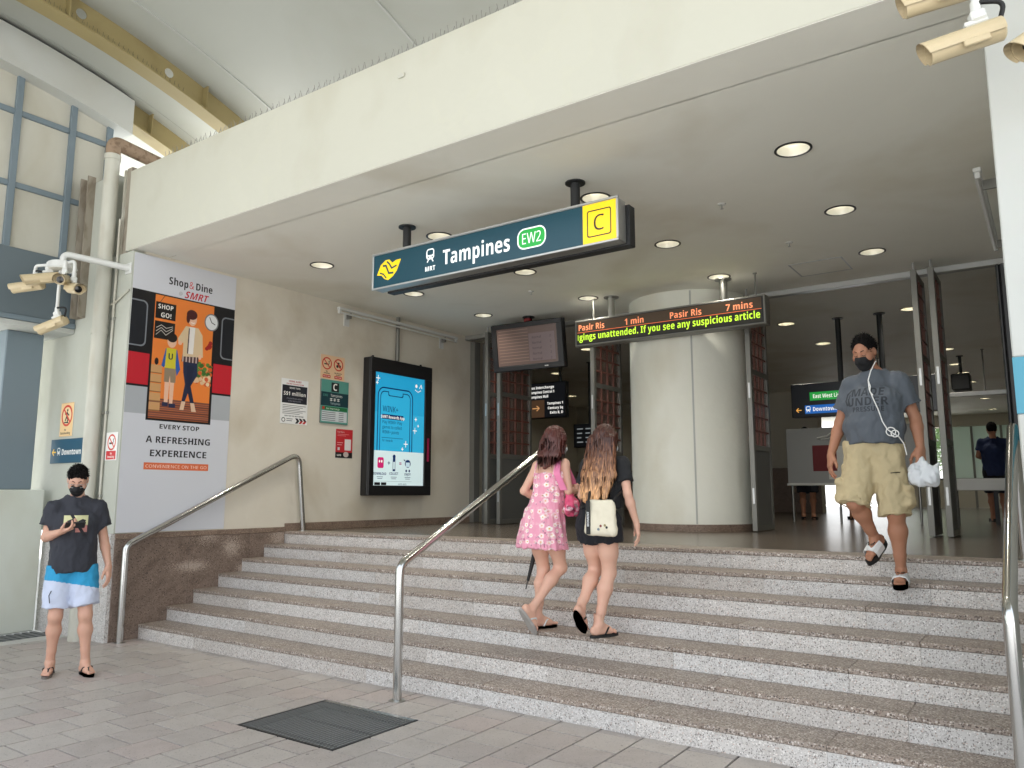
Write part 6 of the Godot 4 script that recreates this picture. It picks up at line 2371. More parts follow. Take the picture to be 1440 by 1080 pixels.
func shorts_mesh(J: Dictionary, B: Dictionary, top: float, hemL: Vector3, hemR: Vector3, r0: float, r1: float, seed_: int, pockets := false, amp := 0.014) -> Array:
	var F := Field.new(Vector3(-0.5, 0.3, -0.4), Vector3(0.46, 1.2, 0.46), 0.0095)
	var hx: Vector3 = (J.hipL - J.hipR).normalized()
	var pel: Vector3 = (J.hipL + J.hipR) / 2 + Vector3(0, 0.04, -0.005)
	F.cap(pel - hx * B.hw, pel + hx * B.hw, B.hr + 0.014, B.hr + 0.014, 0.04, B.zs)
	F.cap(pel + Vector3(0, 0.05, 0) - hx * B.ww, pel + Vector3(0, 0.12, 0) + hx * B.ww, B.wr + 0.014, B.wr + 0.014, 0.04, B.zs)
	F.cap(J.hipL, hemL, r0, r1, 0.03, 1.0, true)
	F.cap(J.hipR, hemR, r0, r1, 0.03, 1.0, true)
	if pockets:
		for q in [[J.hipL, hemL, 1.0], [J.hipR, hemR, -1.0]]:
			var c: Vector3 = (q[0] as Vector3).lerp(q[1], 0.66) + Vector3(q[2] * (r1 + 0.002), 0, 0.02)
			F.cap(c + Vector3(0, 0.05, -0.035), c + Vector3(0, 0.05, 0.035), 0.022, 0.022, 0.01)
			F.cap(c + Vector3(0, -0.06, -0.045), c + Vector3(0, -0.06, 0.045), 0.03, 0.03, 0.02)
			F.cap(c + Vector3(0, 0.02, 0), c + Vector3(0, -0.06, 0), 0.03, 0.034, 0.02)
	F.cut(Vector3(0, top, 0), Vector3(0, 1, 0))
	return cloth_mesh(F, noise(1.0, seed_, 3), amp, Vector3(10, 7, 10), [[hemL, 0.10], [hemR, 0.10]])


func people() -> void:
	mt("lash", rgb(26, 20, 18), 0.6)
	mt("hair_black", rgb(20, 18, 18), 0.8, 0.0, 0.25)
	mt("mask_black", rgb(22, 22, 25), 0.8)
	mt("sandal_black", rgb(24, 24, 25), 0.6)
	mt("strap_white", rgb(226, 228, 228), 0.5)
	mt("cord_white", rgb(232, 232, 230), 0.5)
	for s in [["skin_pale", rgb(206, 160, 138)], ["skin_tan", rgb(170, 120, 94)], ["skin_fair", rgb(218, 172, 150)]]:
		var m := mt(s[0], s[1], 0.6)
		m.vertex_color_use_as_albedo = false
		m.subsurf_scatter_enabled = true
		m.subsurf_scatter_strength = 0.08
	man_with_phone()
	man_in_grey()
	woman_in_pink()
	woman_in_black()
	far_people()


func man_with_phone() -> void:
	var t := thing("person", "person in dark tee and blue white shorts looking at a phone", "person", Vector3(1.16, 0.02, 1.22), deg_to_rad(63.7))
	var J := joints({"neck": [-0.066, 1.455, -0.01], "chest": [-0.063, 1.25, 0.0], "shL": [0.108, 1.395, -0.01], "shR": [-0.232, 1.39, 0.0], "elL": [0.165, 1.11, -0.05], "wrL": [0.215, 0.88, 0.03], "elR": [-0.275, 1.135, -0.01], "wrR": [-0.160, 1.19, 0.20], "hipL": [0.025, 0.87, 0.0], "hipR": [-0.145, 0.87, 0.0], "knL": [0.065, 0.48, 0.06], "knR": [-0.158, 0.48, 0.03], "anL": [0.090, 0.085, 0.03], "anR": [-0.172, 0.085, -0.09], "toeL": [0.35, 0.02, 1.0], "toeR": [-0.16, 0.0, 1.0], "head": [-0.070, 1.615, 0.035], "hdL": [0.12, -1.0, 0.12], "palmL": [-0.9, 0, -0.4], "hdR": [0.75, 0.30, 0.62], "palmR": [-0.35, 0.85, -0.1], "handR": "grip"}, -4, 31)
	var B := {"hw": 0.062, "hr": 0.098, "ww": 0.052, "wr": 0.092, "cw": 0.075, "cr": 0.102, "zs": 1.02, "arm": 0.98, "leg": 0.98}
	obj("body", body_mesh(J, B, 0.011, Color.WHITE, false), M.skin_pale, t)
	# dark tee with a print
	var tee := cloth("tee_navy", rgb(48, 50, 58))
	var p := Painter.new(24, 22, 12.0, rgb(48, 50, 58))
	p.rect(2, 2, 20, 9, rgb(206, 204, 158))
	p.rect(12, 11.2, 9.6, 6.4, rgb(190, 130, 124))
	p.rect(3, 11.2, 8.6, 6.4, rgb(70, 66, 66))
	p.poly([Vector2(2, 11), Vector2(5, 7), Vector2(9, 5.4), Vector2(12, 6.4), Vector2(11.5, 8.6), Vector2(9, 8), Vector2(8, 10), Vector2(11, 11)], rgb(40, 42, 48))
	p.poly([Vector2(13, 11), Vector2(14, 7.4), Vector2(17.5, 5.4), Vector2(20.4, 6.6), Vector2(19.6, 8.4), Vector2(17.4, 8), Vector2(16.6, 10), Vector2(20, 11)], rgb(40, 42, 48))
	p.line([Vector2(8, 1), Vector2(20, 21)], 2.6, rgb(36, 37, 42))
	var ink := printed(p, 0.85)
	var a := tshirt(J, B, 0.835, 0.024, 0.60, 31)
	edges(t, J, B, 0.024, 0.60, tee)
	var sm := printed_cloth(a, Rect2(-0.17, 1.14, 0.22, 0.20), tee, ink)
	var o := obj("tee_shirt", sm, tee, t)
	o.material_override = null
	# two-tone shorts
	var blue := cloth("shorts_blue", rgb(46, 150, 196))
	var pale := cloth("shorts_pale", rgb(196, 204, 224))
	var hl := Vector3(0.058, 0.555, 0.045)
	var hr := Vector3(-0.160, 0.545, 0.022)
	var s := shorts_mesh(J, B, 0.90, hl, hr, 0.112, 0.110, 33)
	o = obj("shorts", two_tone(s, pale, blue, Vector3(-0.06, 0.735, 0), Vector3(0.22, 1, -0.12)), pale, t)
	o.material_override = null
	var b := MB.new()
	b.tube([Vector3(-0.20, 0.70, 0.13), Vector3(-0.215, 0.66, 0.135), Vector3(-0.205, 0.60, 0.14)], 0.004, 6)
	obj("draw_cord", b, M.lash, t)
	face_parts(t, J, hair_short(7, false), M.hair_black, M.mask_black)
	# glasses
	b = MB.new()
	b.xf = Transform3D(J.headb, J.head)
	for sx in [-1.0, 1.0]:
		var loop := []
		for i in 21:
			loop.append(Vector3(sx * 0.033 + 0.025 * cos(TAU * i / 20), 0.006 + 0.017 * sin(TAU * i / 20), 0.098 - absf(0.02 * cos(TAU * i / 20)) * 0.3))
		b.tube(loop, 0.0016, 5)
		b.tube([Vector3(sx * 0.058, 0.010, 0.092), Vector3(sx * 0.078, 0.012, -0.01)], 0.0018, 5)
	b.tube([Vector3(-0.009, 0.01, 0.098), Vector3(0, 0.013, 0.101), Vector3(0.009, 0.01, 0.098)], 0.0016, 5)
	obj("glasses", b, M.aluminium, t)
	mt("sole_grey", rgb(112, 104, 98), 0.7)
	for f in ["L", "R"]:
		flipflop(t, J, f, M.sole_grey, M.sandal_black)
	# phone
	var ph := thing("phone", "dark phone held up in the hand of the person at the left", "phone", t.position, t.rotation.y)
	b = MB.new()
	b.xf = Transform3D(look(Vector3(-0.1, 0.75, -0.7)), Vector3(-0.062, 1.245, 0.285))
	b.box(Vector3.ZERO, Vector3(0.15, 0.074, 0.009), 0.003)
	obj("case", b, M.black_plastic, ph)
	b.v.clear(); b.n.clear(); b.u.clear()
	b = MB.new()
	b.xf = Transform3D(look(Vector3(-0.1, 0.75, -0.7)), Vector3(-0.062, 1.245, 0.285))
	b.box(Vector3(0, 0, 0.0048), Vector3(0.14, 0.066, 0.0006))
	obj("screen", b, M.lens_glass, ph)


func two_tone(a: Array, low: Material, high: Material, at: Vector3, n: Vector3) -> ArrayMesh:
	var V: PackedVector3Array = a[0]
	var I: PackedInt32Array = a[2]
	var A := PackedInt32Array()
	var Bi := PackedInt32Array()
	for t in range(0, I.size(), 3):
		var c := (V[I[t]] + V[I[t + 1]] + V[I[t + 2]]) / 3.0
		if (c - at).dot(n) * signf(n.y) - absf(c.x - at.x) * 0.0 > 0: Bi.append_array([I[t], I[t + 1], I[t + 2]])
		else: A.append_array([I[t], I[t + 1], I[t + 2]])
	var m := ArrayMesh.new()
	for k in 2:
		var q := []
		q.resize(Mesh.ARRAY_MAX)
		q[Mesh.ARRAY_VERTEX] = V
		q[Mesh.ARRAY_NORMAL] = a[1]
		q[Mesh.ARRAY_INDEX] = A if k == 0 else Bi
		m.add_surface_from_arrays(Mesh.PRIMITIVE_TRIANGLES, q)
		m.surface_set_material(k, low if k == 0 else high)
	return m


func man_in_grey() -> void:
	var t := thing("person", "person in grey printed tee and khaki cargo shorts coming down the stairs", "person", Vector3(7.12, 0.9, -1.52), 0.0)
	var J := joints({"neck": [-0.015, 1.515, -0.02], "chest": [-0.025, 1.30, 0.0], "shL": [0.145, 1.460, -0.03], "shR": [-0.172, 1.447, 0.01], "elL": [0.232, 1.175, -0.07], "wrL": [0.262, 0.955, 0.02], "elR": [-0.280, 1.165, -0.05], "wrR": [-0.340, 0.920, 0.04], "hipL": [0.040, 0.90, 0.0], "hipR": [-0.130, 0.90, 0.01], "knL": [0.080, 0.49, 0.05], "knR": [-0.172, 0.565, 0.13], "anL": [0.074, 0.088, -0.04], "anR": [-0.092, 0.315, -0.05], "toeL": [0.05, -0.06, 1.0], "toeR": [-0.42, -0.72, 0.9], "head": [-0.062, 1.665, 0.045], "hdR": [-0.10, -1.0, 0.25], "palmR": [0.8, 0, -0.45], "hdL": [0.02, -1.0, 0.15], "palmL": [-0.75, 0, -0.6], "handL": "fist"}, -14, 24)
	J.hi.y = 1.68
	var B := {"hw": 0.075, "hr": 0.108, "ww": 0.078, "wr": 0.112, "cw": 0.072, "cr": 0.112, "zs": 0.98, "arm": 1.06, "leg": 1.10, "belly": 1.0, "nk": 1.08}
	obj("body", body_mesh(J, B, 0.011, Color.WHITE, false), M.skin_tan, t)
	var tee := cloth("tee_grey", rgb(88, 94, 102))
	var p := Painter.new(34, 24, 10.0, rgb(88, 94, 102))
	var k := rgb(54, 58, 64)
	p.text("MADE", 18, 8.4, 6.0, k, 1, true, 1.0, 0.12)
	p.text("UNDER", 18, 15.8, 6.2, k, 1, true, 1.0, 0.0)
	p.text("PRESSURE", 18.5, 20.4, 3.6, k, 1, true, 0.95, 0.0)
	p.line([Vector2(3.4, 15), Vector2(2, 11), Vector2(3.4, 6), Vector2(7, 3)], 1.2, k)
	p.line([Vector2(5.6, 15.6), Vector2(4.4, 11), Vector2(5.6, 6.6)], 1.0, k)
	var a := tshirt(J, B, 0.985, 0.022, 0.66, 41)
	var o := obj("tee_shirt", printed_cloth(a, Rect2(-0.22, 1.185, 0.33, 0.233), tee, printed(p, 0.85)), tee, t)
	o.material_override = null
	edges(t, J, B, 0.022, 0.66, tee)
	var kh := cloth("khaki", rgb(188, 172, 136))
	var s := shorts_mesh(J, B, 1.02, Vector3(0.072, 0.475, 0.045), Vector3(-0.180, 0.545, 0.125), 0.122, 0.108, 43, true, 0.017)
	o = obj("cargo_shorts", flesh(s), kh, t)
	# stitched hems, belt and seam details
	for q in [[Vector3(0.072, 0.475, 0.045), J.hipL, 0.109], [Vector3(-0.180, 0.545, 0.125), J.hipR, 0.109]]:
		var ax: Vector3 = (q[1] - q[0]).normalized()
		ring("leg_hem", q[0] + ax * 0.006, ax, q[2], q[2], 0.005, kh, o)
		ring("leg_seam", q[0] + ax * 0.035, ax, q[2] + 0.001, q[2] + 0.001, 0.0022, kh, o)
	var b := MB.new()
	b.tube([Vector3(0.075, 0.775, 0.128), Vector3(0.12, 0.78, 0.105), Vector3(0.15, 0.78, 0.07)], 0.0035, 6)
	obj("pocket_zip", b, M.lash, o)
	face_parts(t, J, hair_short(3, true), M.hair_black, M.mask_black)
	slide(t, J, "L")
	slide(t, J, "R")
	# earphone cord
	var c := thing("earphone_cord", "white earphone cord hanging across the grey tee", "earphone cord", t.position)
	b = MB.new()
	b.tube(bend([Vector3(0.012, 1.60, 0.05), Vector3(-0.012, 1.52, 0.125), Vector3(-0.03, 1.45, 0.145), Vector3(-0.024, 1.38, 0.160), Vector3(0.0, 1.31, 0.172), Vector3(0.03, 1.23, 0.185), Vector3(0.055, 1.14, 0.195), Vector3(0.085, 1.08, 0.198), Vector3(0.115, 1.055, 0.192), Vector3(0.15, 1.03, 0.172), Vector3(0.175, 0.98, 0.135), Vector3(0.186, 0.90, 0.115)], 0.05, 5), 0.0042, 7)
	b.tube(bend([Vector3(-0.03, 1.45, 0.147), Vector3(-0.015, 1.40, 0.158), Vector3(-0.022, 1.365, 0.166), Vector3(0.0, 1.335, 0.170)], 0.03, 5), 0.0042, 7)
	obj("cord", b, M.cord_white, c)
	for q in [[0.105, 1.065, 0.030], [0.13, 1.05, 0.024]]:
		b = MB.new()
		var loop := []
		for i in 17:
			loop.append(Vector3(q[0] + q[2] * cos(TAU * i / 16), q[1] + q[2] * sin(TAU * i / 16), 0.188 - 0.2 * q[2] * cos(TAU * i / 16)))
		b.tube(loop, 0.0042, 7)
		obj("loop", b, M.cord_white, c)
	# carrier bag
	var g := thing("carrier_bag", "crumpled white plastic carrier bag held by the man in grey", "bag", t.position)
	var F := Field.new(Vector3(0.12, 0.62, -0.06), Vector3(0.44, 0.92, 0.20), 0.0055)
	F.cap(Vector3(0.225, 0.735, 0.06), Vector3(0.325, 0.730, 0.06), 0.050, 0.050, 0.03, 1.2)
	F.cap(Vector3(0.225, 0.785, 0.06), Vector3(0.32, 0.775, 0.06), 0.040, 0.042, 0.04, 1.3)
	F.cap(Vector3(0.225, 0.79, 0.06), Vector3(0.262, 0.865, 0.055), 0.034, 0.014, 0.03)
	F.cap(Vector3(0.30, 0.80, 0.06), Vector3(0.268, 0.865, 0.055), 0.03, 0.012, 0.03)
	F.cap(Vector3(0.345, 0.79, 0.05), Vector3(0.372, 0.835, 0.04), 0.024, 0.008, 0.03)
	F.wrinkle(noise(1.0, 8, 2), 0.016, Vector3(15, 9, 15))
	var wm := mt("thin_plastic", rgb(222, 226, 230), 0.3)
	wm.backlight_enabled = true
	wm.backlight = rgb(120, 122, 124)
	obj("pouch", flesh(F.mesh()), wm, g)


func floral() -> Image:
	var p := Painter.new(40, 40, 12.0, rgb(232, 158, 180))
	var q := RandomNumberGenerator.new()
	q.seed = 21
	for i in 30:
		var x := fmod(i * 13.0 + q.randf() * 5.0, 36.0) + 2.0
		var y := q.randf_range(2, 38)
		p.line([Vector2(x, y), Vector2(x + q.randf_range(-2, 2), y + q.randf_range(1, 2.4))], 0.5, rgb(120, 96, 108))
		p.ell(x, y, 0.9, 0.5, [rgb(146, 40, 84), rgb(120, 108, 120), rgb(246, 206, 214)][i % 3], q.randf() * 3)
	var spots := []
	for i in 400:
		var c := Vector2(q.randf_range(3.2, 36.8), q.randf_range(3.2, 36.8))
		var ok := true
		for s in spots:
			if c.distance_to(s) < 6.0: ok = false
		if ok and spots.size() < 26: spots.append(c)
	for c in spots:
		var r := q.randf_range(1.7, 2.6)
		var a0 := q.randf() * TAU
		for k in 5:
			var d: Vector2 = c + Vector2(cos(a0 + TAU * k / 5), sin(a0 + TAU * k / 5)) * r * 0.62
			p.ell(d.x, d.y, r * 0.56, r * 0.5, rgb(250, 240, 234), a0)
		p.ell(c.x, c.y, r * 0.36, r * 0.36, rgb(222, 184, 104))
	return p.img


func hair_long(len: float, spread: float, seed_: int, top: Color, tip: Color, from: float) -> ArrayMesh:
	# hair hanging down the back; origin in the middle of the head, face along +z
	var F := Field.new(Vector3(-0.19, -len - 0.06, -0.24), Vector3(0.19, 0.17, 0.13), 0.0055)
	F.ell(Vector3(0, 0.048, -0.014), Vector3(0.084, 0.092, 0.102), 0.01)
	F.ell(Vector3(0, -0.01, -0.03), Vector3(0.090, 0.10, 0.085), 0.04)
	var mid := -0.095 if len < 0.3 else -0.125
	var low := -0.105 if len < 0.3 else -0.172
	for i in 5:
		var x := (i - 2) * spread / 2.0
		F.cap(Vector3(x * 0.7, 0.0, -0.06), Vector3(x, -len * 0.55, mid + absf(x) * 0.35), 0.048, 0.042, 0.03, 1.2)
		F.cap(Vector3(x, -len * 0.55, mid + absf(x) * 0.35), Vector3(x * 0.9 + 0.006 * (i % 2), -len + 0.022 * absf(i - 2), low + absf(x) * 0.3), 0.042, 0.020, 0.02, 1.2)
	for s in [-1.0, 1.0]:
		F.cap(Vector3(s * 0.078, 0.05, 0.0), Vector3(s * 0.088, -len * 0.42, -0.01), 0.022, 0.02, 0.03)
	F.wrinkle(noise(1.0, seed_, 3), 0.010, Vector3(60, 5, 60))
	F.ell(Vector3(0, -0.05, 0.088), Vector3(0.068, 0.105, 0.085), 0.008, true)
	var a := F.mesh()
	var S := Flesh.new()
	S.add(a)
	var st := noise(1.0, seed_ + 4, 2)
	for i in S.V.size():
		var p := S.V[i]
		var k := st.get_noise_3d(p.x * 90, p.y * 7, p.z * 90)
		var f := clampf((-p.y - from) / (len - from) + k * 0.45, 0.0, 1.0)
		S.C[i] = (top.lerp(tip, f) * (1.0 + 0.25 * k)).clamp()
	strands(S, 2200, 0.05, 0.12, 0.0016, seed_, Vector3(0, -1, 0), 0.02, 0.035, func(p): return p.y < -len + 0.05, [top, tip, from, len])
	return S.mesh()


func hair_material(called: String) -> StandardMaterial3D:
	var m := mt(called, Color.WHITE, 0.45)
	m.vertex_color_use_as_albedo = true
	m.vertex_color_is_srgb = true
	return m


func woman_in_pink() -> void:
	var t := thing("person", "person in pink floral dress climbing the stairs, seen from behind", "person", Vector3(4.72, 0.465, -0.72), PI)
	var J := joints({"neck": [-0.062, 1.335, -0.01], "chest": [-0.042, 1.175, 0.0], "shL": [0.082, 1.292, 0.0], "shR": [-0.162, 1.305, 0.01], "elL": [0.205, 1.085, -0.03], "wrL": [0.135, 1.00, 0.17], "elR": [-0.222, 1.085, -0.02], "wrR": [-0.165, 1.08, 0.19], "hipL": [0.100, 0.80, 0.0], "hipR": [-0.045, 0.80, 0.01], "knL": [0.100, 0.45, 0.10], "knR": [-0.055, 0.465, 0.12], "anL": [0.086, 0.088, -0.01], "anR": [0.046, 0.165, -0.15], "toeL": [-0.40, 0.0, 1.0], "toeR": [-0.22, -1.0, 0.75], "head": [-0.080, 1.480, 0.02], "handL": "grip", "handR": "grip", "hdR": [0.35, 0.35, 0.8], "palmR": [0.8, 0.3, -0.3]}, -14, 6)
	var B := {"hw": 0.062, "hr": 0.098, "ww": 0.045, "wr": 0.076, "cw": 0.055, "cr": 0.083, "zs": 1.06, "arm": 0.84, "leg": 0.92, "nk": 0.82, "bust": 1.0}
	obj("body", body_mesh(J, B, 0.0105, Color.WHITE, true), M.skin_fair, t)
	var dm := cloth("floral_cloth", Color.WHITE)
	dm.albedo_texture = ImageTexture.create_from_image(floral())
	dm.uv1_scale = Vector3.ONE * 3.1
	dm.normal_enabled = false
	var F := Field.new(Vector3(-0.42, 0.5, -0.36), Vector3(0.46, 1.4, 0.38), 0.0085)
	torso(F, J, B, 0.013)
	var wai := Vector3(0.0, 1.085, 0.0)
	F.cap(wai, Vector3(0.045, 0.62, 0.0), 0.118, 0.225, 0.03, 1.12, true)
	F.cap(Vector3(0.03, 0.86, -0.04), Vector3(0.05, 0.70, -0.03), 0.13, 0.17, 0.05)
	F.cut(Vector3(-0.04, 1.235, -0.06), Vector3(0, 1, -0.16).normalized())
	F.cut(Vector3(0, 0.625, 0), Vector3(0.05, -1, 0).normalized())
	F.wrinkle(noise(1.0, 12, 2), 0.016, Vector3(15, 2.2, 15))
	F.shell(0.014, [[Vector3(0, 0.625, 0), Vector3.UP, 0.06]])
	var o := obj("dress", flesh(F.mesh()), dm, t)
	for q in [[0.055, 0.05], [-0.125, -0.12]]:
		var b := MB.new()
		b.tube(bend([Vector3(q[0], 1.20, -0.105), Vector3(q[0] - 0.004, 1.30, -0.075), Vector3(q[1], 1.375, -0.01), Vector3(q[1], 1.26, 0.105)], 0.04, 6), 0.005, 6)
		obj("shoulder_strap", b, dm, o)
	var X := Transform3D(J.headb, J.head)
	hair_material("hair_brown")
	var h := obj("hair", hair_long(0.215, 0.085, 5, rgb(78, 40, 35), rgb(92, 50, 42), 0.1), M.hair_brown, t)
	h.transform = X
	mt("mask_pale", rgb(226, 228, 232), 0.8)
	h = obj("face_mask", flesh(mask_mesh()), M.mask_pale, t)
	h.transform = X
	mt("sole_pale", rgb(168, 164, 160), 0.7)
	for f in ["L", "R"]:
		flipflop(t, J, f, M.sole_pale, M.strap_white)
	# shoulder bag
	var g := thing("shoulder_bag", "pink patterned shoulder bag hanging on the dress wearer's right side", "bag", t.position, PI)
	var p := Painter.new(30, 30, 10.0, rgb(220, 84, 124))
	var q := RandomNumberGenerator.new()
	q.seed = 31
	for i in 16:
		var x := q.randf_range(3, 27)
		var y := q.randf_range(3, 27)
		p.ell(x, y, q.randf_range(1.6, 3.4), q.randf_range(1.4, 2.6), [rgb(246, 236, 238), rgb(240, 170, 190), rgb(190, 30, 70), rgb(36, 30, 34)][i % 4], q.randf() * 3)
	var pm := mt("bag_print", Color.WHITE, 0.6)
	pm.albedo_texture = ImageTexture.create_from_image(p.img)
	pm.uv1_triplanar = true
	pm.uv1_scale = Vector3.ONE * 5.0
	F = Field.new(Vector3(-0.40, 0.80, -0.24), Vector3(-0.05, 1.20, 0.22), 0.0065)
	F.cap(Vector3(-0.245, 0.945, -0.05), Vector3(-0.225, 0.945, 0.09), 0.050, 0.050, 0.03)
	F.cap(Vector3(-0.235, 0.95, 0.02), Vector3(-0.205, 1.10, -0.01), 0.06, 0.022, 0.05)
	F.wrinkle(noise(1.0, 18, 2), 0.014, Vector3(14, 14, 14))
	obj("pouch", flesh(F.mesh()), pm, g)
	mt("strap_pink", rgb(228, 130, 168), 0.6)
	var b := MB.new()
	var path := bend([Vector3(-0.205, 1.09, -0.06), Vector3(-0.16, 1.22, -0.10), Vector3(-0.135, 1.335, -0.04), Vector3(-0.14, 1.32, 0.05), Vector3(-0.20, 1.14, 0.10)], 0.05, 6)
	for i in path.size() - 1:
		var d := Vector3(0.030, 0.0, 0.0)
		for lay in [0.0, 0.006]:
			var up := Vector3(0, lay * 0.3, -lay) if path[i].z < 0 else Vector3(0, lay, 0)
			if lay > 0: b.quad(path[i] - d + up, path[i + 1] - d + up, path[i + 1] + d + up, path[i] + d + up)
			else: b.quad(path[i] + d, path[i + 1] + d, path[i + 1] - d, path[i] - d)
	obj("strap", b, M.strap_pink, g)
	# folded umbrella
	var u := thing("umbrella", "folded black umbrella hanging point down behind the pink dress", "umbrella", t.position, PI)
	b = MB.new()
	var dir := Vector3(0.115, -0.56, -0.09).normalized()
	var at := Vector3(0.118, 0.86, 0.135)
	b.tube([at, at + dir * 0.05, at + dir * 0.36, at + dir * 0.53], 0.032, 14, 0.012)
	obj("folded_cloth", b, M.cable_black, u)
	b = MB.new()
	b.tube([at + dir * 0.53, at + dir * 0.60], 0.005, 8)
	obj("ferrule", b, M.dark_steel, u)
	b = MB.new()
	b.tube([at - dir * 0.16, at], 0.012, 10)
	obj("handle", b, M.black_plastic, u)


func woman_in_black() -> void:
	var t := thing("person", "person in black tee and shorts with long ombre hair, on the stairs", "person", Vector3(5.25, 0.465, -0.70), PI)
	var J := joints({"neck": [-0.022, 1.325, -0.01], "chest": [-0.015, 1.16, 0.0], "shL": [0.128, 1.290, 0.0], "shR": [-0.172, 1.295, 0.01], "elL": [0.185, 1.05, 0.0], "wrL": [0.165, 0.86, 0.14], "elR": [-0.235, 1.06, -0.04], "wrR": [-0.275, 0.835, 0.02], "hipL": [0.112, 0.80, 0.0], "hipR": [-0.040, 0.80, 0.0], "knL": [0.138, 0.47, 0.12], "knR": [-0.018, 0.46, 0.05], "anL": [0.140, 0.205, -0.12], "anR": [0.030, 0.088, -0.04], "toeL": [0.15, -0.75, 0.8], "toeR": [-0.42, 0.0, 1.0], "head": [-0.030, 1.468, 0.015], "hdR": [-0.08, -1.0, 0.2], "palmR": [0.8, 0, -0.4]}, -12, 4)
	var B := {"hw": 0.066, "hr": 0.102, "ww": 0.050, "wr": 0.082, "cw": 0.06, "cr": 0.088, "zs": 1.05, "arm": 0.86, "leg": 0.99, "nk": 0.82, "bust": 1.0}
	obj("body", body_mesh(J, B, 0.0105, Color.WHITE, true), M.skin_fair, t)
	var bl := cloth("tee_black", rgb(27, 28, 31))
	obj("tee_shirt", flesh(tshirt(J, B, 0.955, 0.024, 0.62, 51)), bl, t)
	var bs := cloth("shorts_black", rgb(24, 25, 32))
	obj("shorts", flesh(shorts_mesh(J, B, 1.0, Vector3(0.125, 0.70, 0.03), Vector3(-0.036, 0.70, 0.015), 0.112, 0.112, 53)), bs, t)
	var X := Transform3D(J.headb, J.head)
	hair_material("hair_ombre")
	var h := obj("hair", hair_long(0.49, 0.125, 9, rgb(66, 36, 28), rgb(216, 164, 116), 0.0), M.hair_ombre, t)
	h.transform = X
	h = obj("face_mask", flesh(mask_mesh()), M.mask_pale, t)
	h.transform = X
	for f in ["L", "R"]:
		flipflop(t, J, f, M.sandal_black, M.sandal_black)
	# cream bag on a black strap
	var g := thing("shoulder_bag", "cream boxy bag with black strap on the hip of the ombre haired person", "bag", t.position, PI)
	var cm := cloth("canvas_cream", rgb(226, 218, 196))
	var F := Field.new(Vector3(-0.30, 0.68, -0.36), Vector3(0.14, 1.10, -0.06), 0.0065)
	var c := Vector3(-0.085, 0.885, -0.195)
	for k in 12:
		var f := k / 11.0
		var hw := lerpf(0.098, 0.088, f)
		var yy := lerpf(-0.105, 0.108, f)
		F.cap(c + Vector3(-hw, yy, 0.005 * f), c + Vector3(hw, yy + 0.004, 0.005 * f), lerpf(0.034, 0.024, f), lerpf(0.034, 0.024, f), 0.02)
	F.wrinkle(noise(1.0, 28, 2), 0.005, Vector3(14, 14, 14))
	var gm := obj("pouch", flesh(F.mesh()), cm, g)
	var b := MB.new()
	b.box(c + Vector3(0.085, 0.0, -0.040), Vector3(0.036, 0.25, 0.006), 0.002)
	obj("strap_end", b, M.cable_black, g)
	b = MB.new()
	b.tube(bend([c + Vector3(0.085, 0.12, -0.035), Vector3(0.02, 1.12, -0.15), Vector3(-0.06, 1.28, -0.10), Vector3(-0.10, 1.35, 0.0)], 0.06, 6), 0.010, 8)
	obj("strap", b, M.cable_black, g)
	b = MB.new()
	b.tube(bend([c + Vector3(-0.10, 0.11, 0), c + Vector3(-0.12, 0.16, 0.03), Vector3(-0.19, 1.10, 0.0)], 0.04, 5), 0.009, 8)
	obj("strap", b, M.cable_black, g)
	b = MB.new()
	b.xf = Transform3D(Basis(Vector3(0, 0, 0) + Vector3(0, 1, 0), Vector3(1, 0, 0), Vector3(0, 0, -1)), c + Vector3(0.085, -0.01, -0.0438))
	letters(b, "MOMENT", 0.018, 0.0)
	obj("strap_letters", b, M.strap_white, g)
	for q in [[-0.02, -0.06, M.red_paint], [-0.055, -0.055, M.rib_paint], [0.0, -0.085, M.slate_paint], [-0.07, -0.07, M.cable_black]]:
		b = MB.new()
		b.xf = Transform3D(Basis(Vector3.RIGHT, PI / 2), c + Vector3(q[0], q[1], -0.0375))
		b.lathe([Vector2(0.0, -0.003), Vector2(0.010, -0.003), Vector2(0.010, 0.003), Vector2(0.0, 0.003)], 8)
		obj("badge", b, q[2], gm)


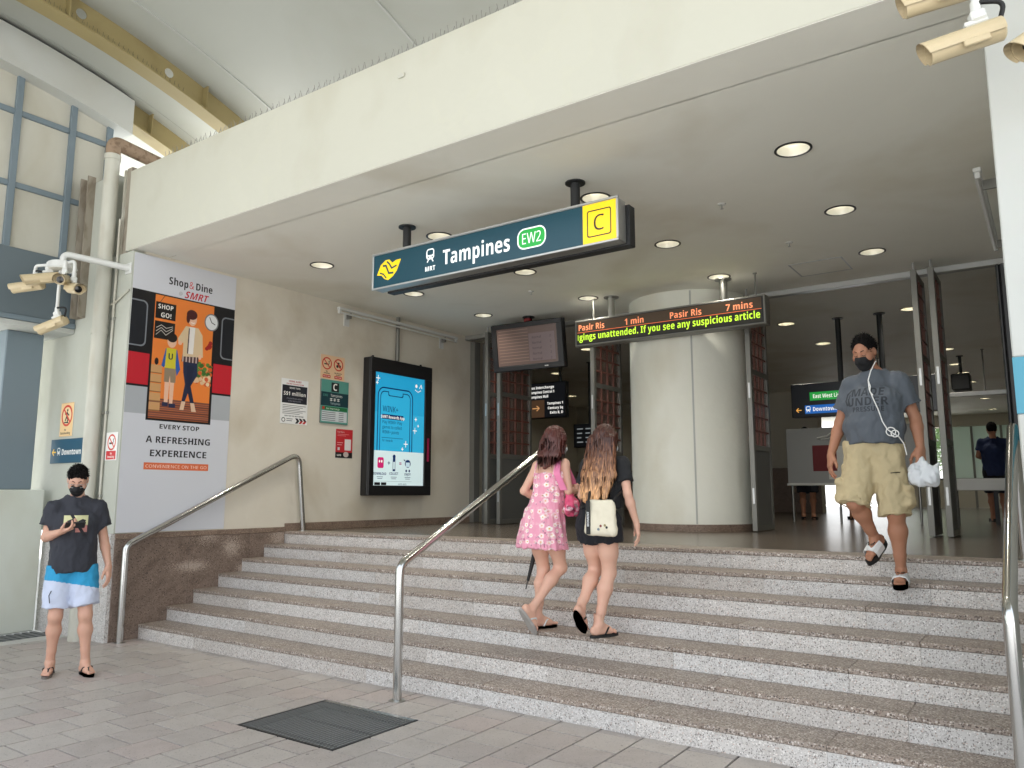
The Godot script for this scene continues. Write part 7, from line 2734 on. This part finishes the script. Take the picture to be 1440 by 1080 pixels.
func far_people() -> void:
	var D := {"neck": [0.0, 1.44, -0.01], "chest": [0.0, 1.25, 0.0], "shL": [0.18, 1.39, 0.0], "shR": [-0.18, 1.39, 0.0], "elL": [0.24, 1.14, 0.02], "wrL": [0.12, 1.10, 0.2], "elR": [-0.24, 1.14, 0.02], "wrR": [-0.12, 1.10, 0.2], "hipL": [0.085, 0.87, 0.0], "hipR": [-0.085, 0.87, 0.0], "knL": [0.09, 0.47, 0.03], "knR": [-0.09, 0.47, 0.02], "anL": [0.09, 0.085, -0.02], "anR": [-0.09, 0.085, 0.0], "toeL": [0.15, 0, 1], "toeR": [-0.15, 0, 1], "head": [0.0, 1.60, 0.03]}
	var B := {"hw": 0.068, "hr": 0.100, "ww": 0.06, "wr": 0.10, "cw": 0.08, "cr": 0.108, "zs": 1.0, "arm": 1.0, "leg": 1.0}
	var who := [["person in dark blue top far behind the twin folded gates, back turned", Vector3(7.28, LAND, -11.4), 188.0, rgb(34, 48, 84), rgb(24, 26, 36)], ["person in dark clothes behind the grey banner, leftmost", Vector3(4.25, LAND, -10.7), 20.0, rgb(40, 40, 44), rgb(30, 30, 36)], ["person in maroon top behind the grey banner's middle", Vector3(5.0, LAND, -11.2), 200.0, rgb(96, 40, 44), rgb(34, 34, 40)]]
	var first := true
	var proto: Node3D = null
	for w in who:
		var t: Node3D
		if first:
			first = false
			t = thing("person", w[0], "person", w[1], deg_to_rad(w[2]))
			var J := joints(D, 0, 18)
			obj("body", body_mesh(J, B, 0.016, Color.WHITE, false), M.skin_tan, t)
			obj("top", flesh(tshirt(J, B, 0.80, 0.024, 0.6, 61)), cloth("far_top_0", w[3]), t)
			obj("shorts", flesh(shorts_mesh(J, B, 0.98, Vector3(0.09, 0.50, 0.03), Vector3(-0.09, 0.50, 0.02), 0.112, 0.105, 63)), cloth("far_shorts", w[4]), t)
			var h := Flesh.new()
			h.add(hair_short(13, true), Transform3D(J.headb, J.head))
			obj("hair", h.mesh(), M.hair_black, t)
			for s in ["L", "R"]:
				var X := foot_frame(J, s)
				var m := MB.new()
				m.xf = X * Transform3D(Basis(Vector3.RIGHT, Vector3(0, 0, 1), Vector3(0, -1, 0)), Vector3(0, -0.005, 0))
				m.prism(sole_shape(1.1), -0.055, 0.02)
				obj("shoe", m, M.sandal_black, t)
			proto = t
		else:
			t = proto.duplicate()
			t.name = numbered("person")
			add_child(t)
			t.position = w[1]
			t.rotation.y = deg_to_rad(w[2])
			tag(t, w[0], "person")
			(t.get_node("top") as MeshInstance3D).material_override = cloth("far_top_%d" % taken["person"], w[3])
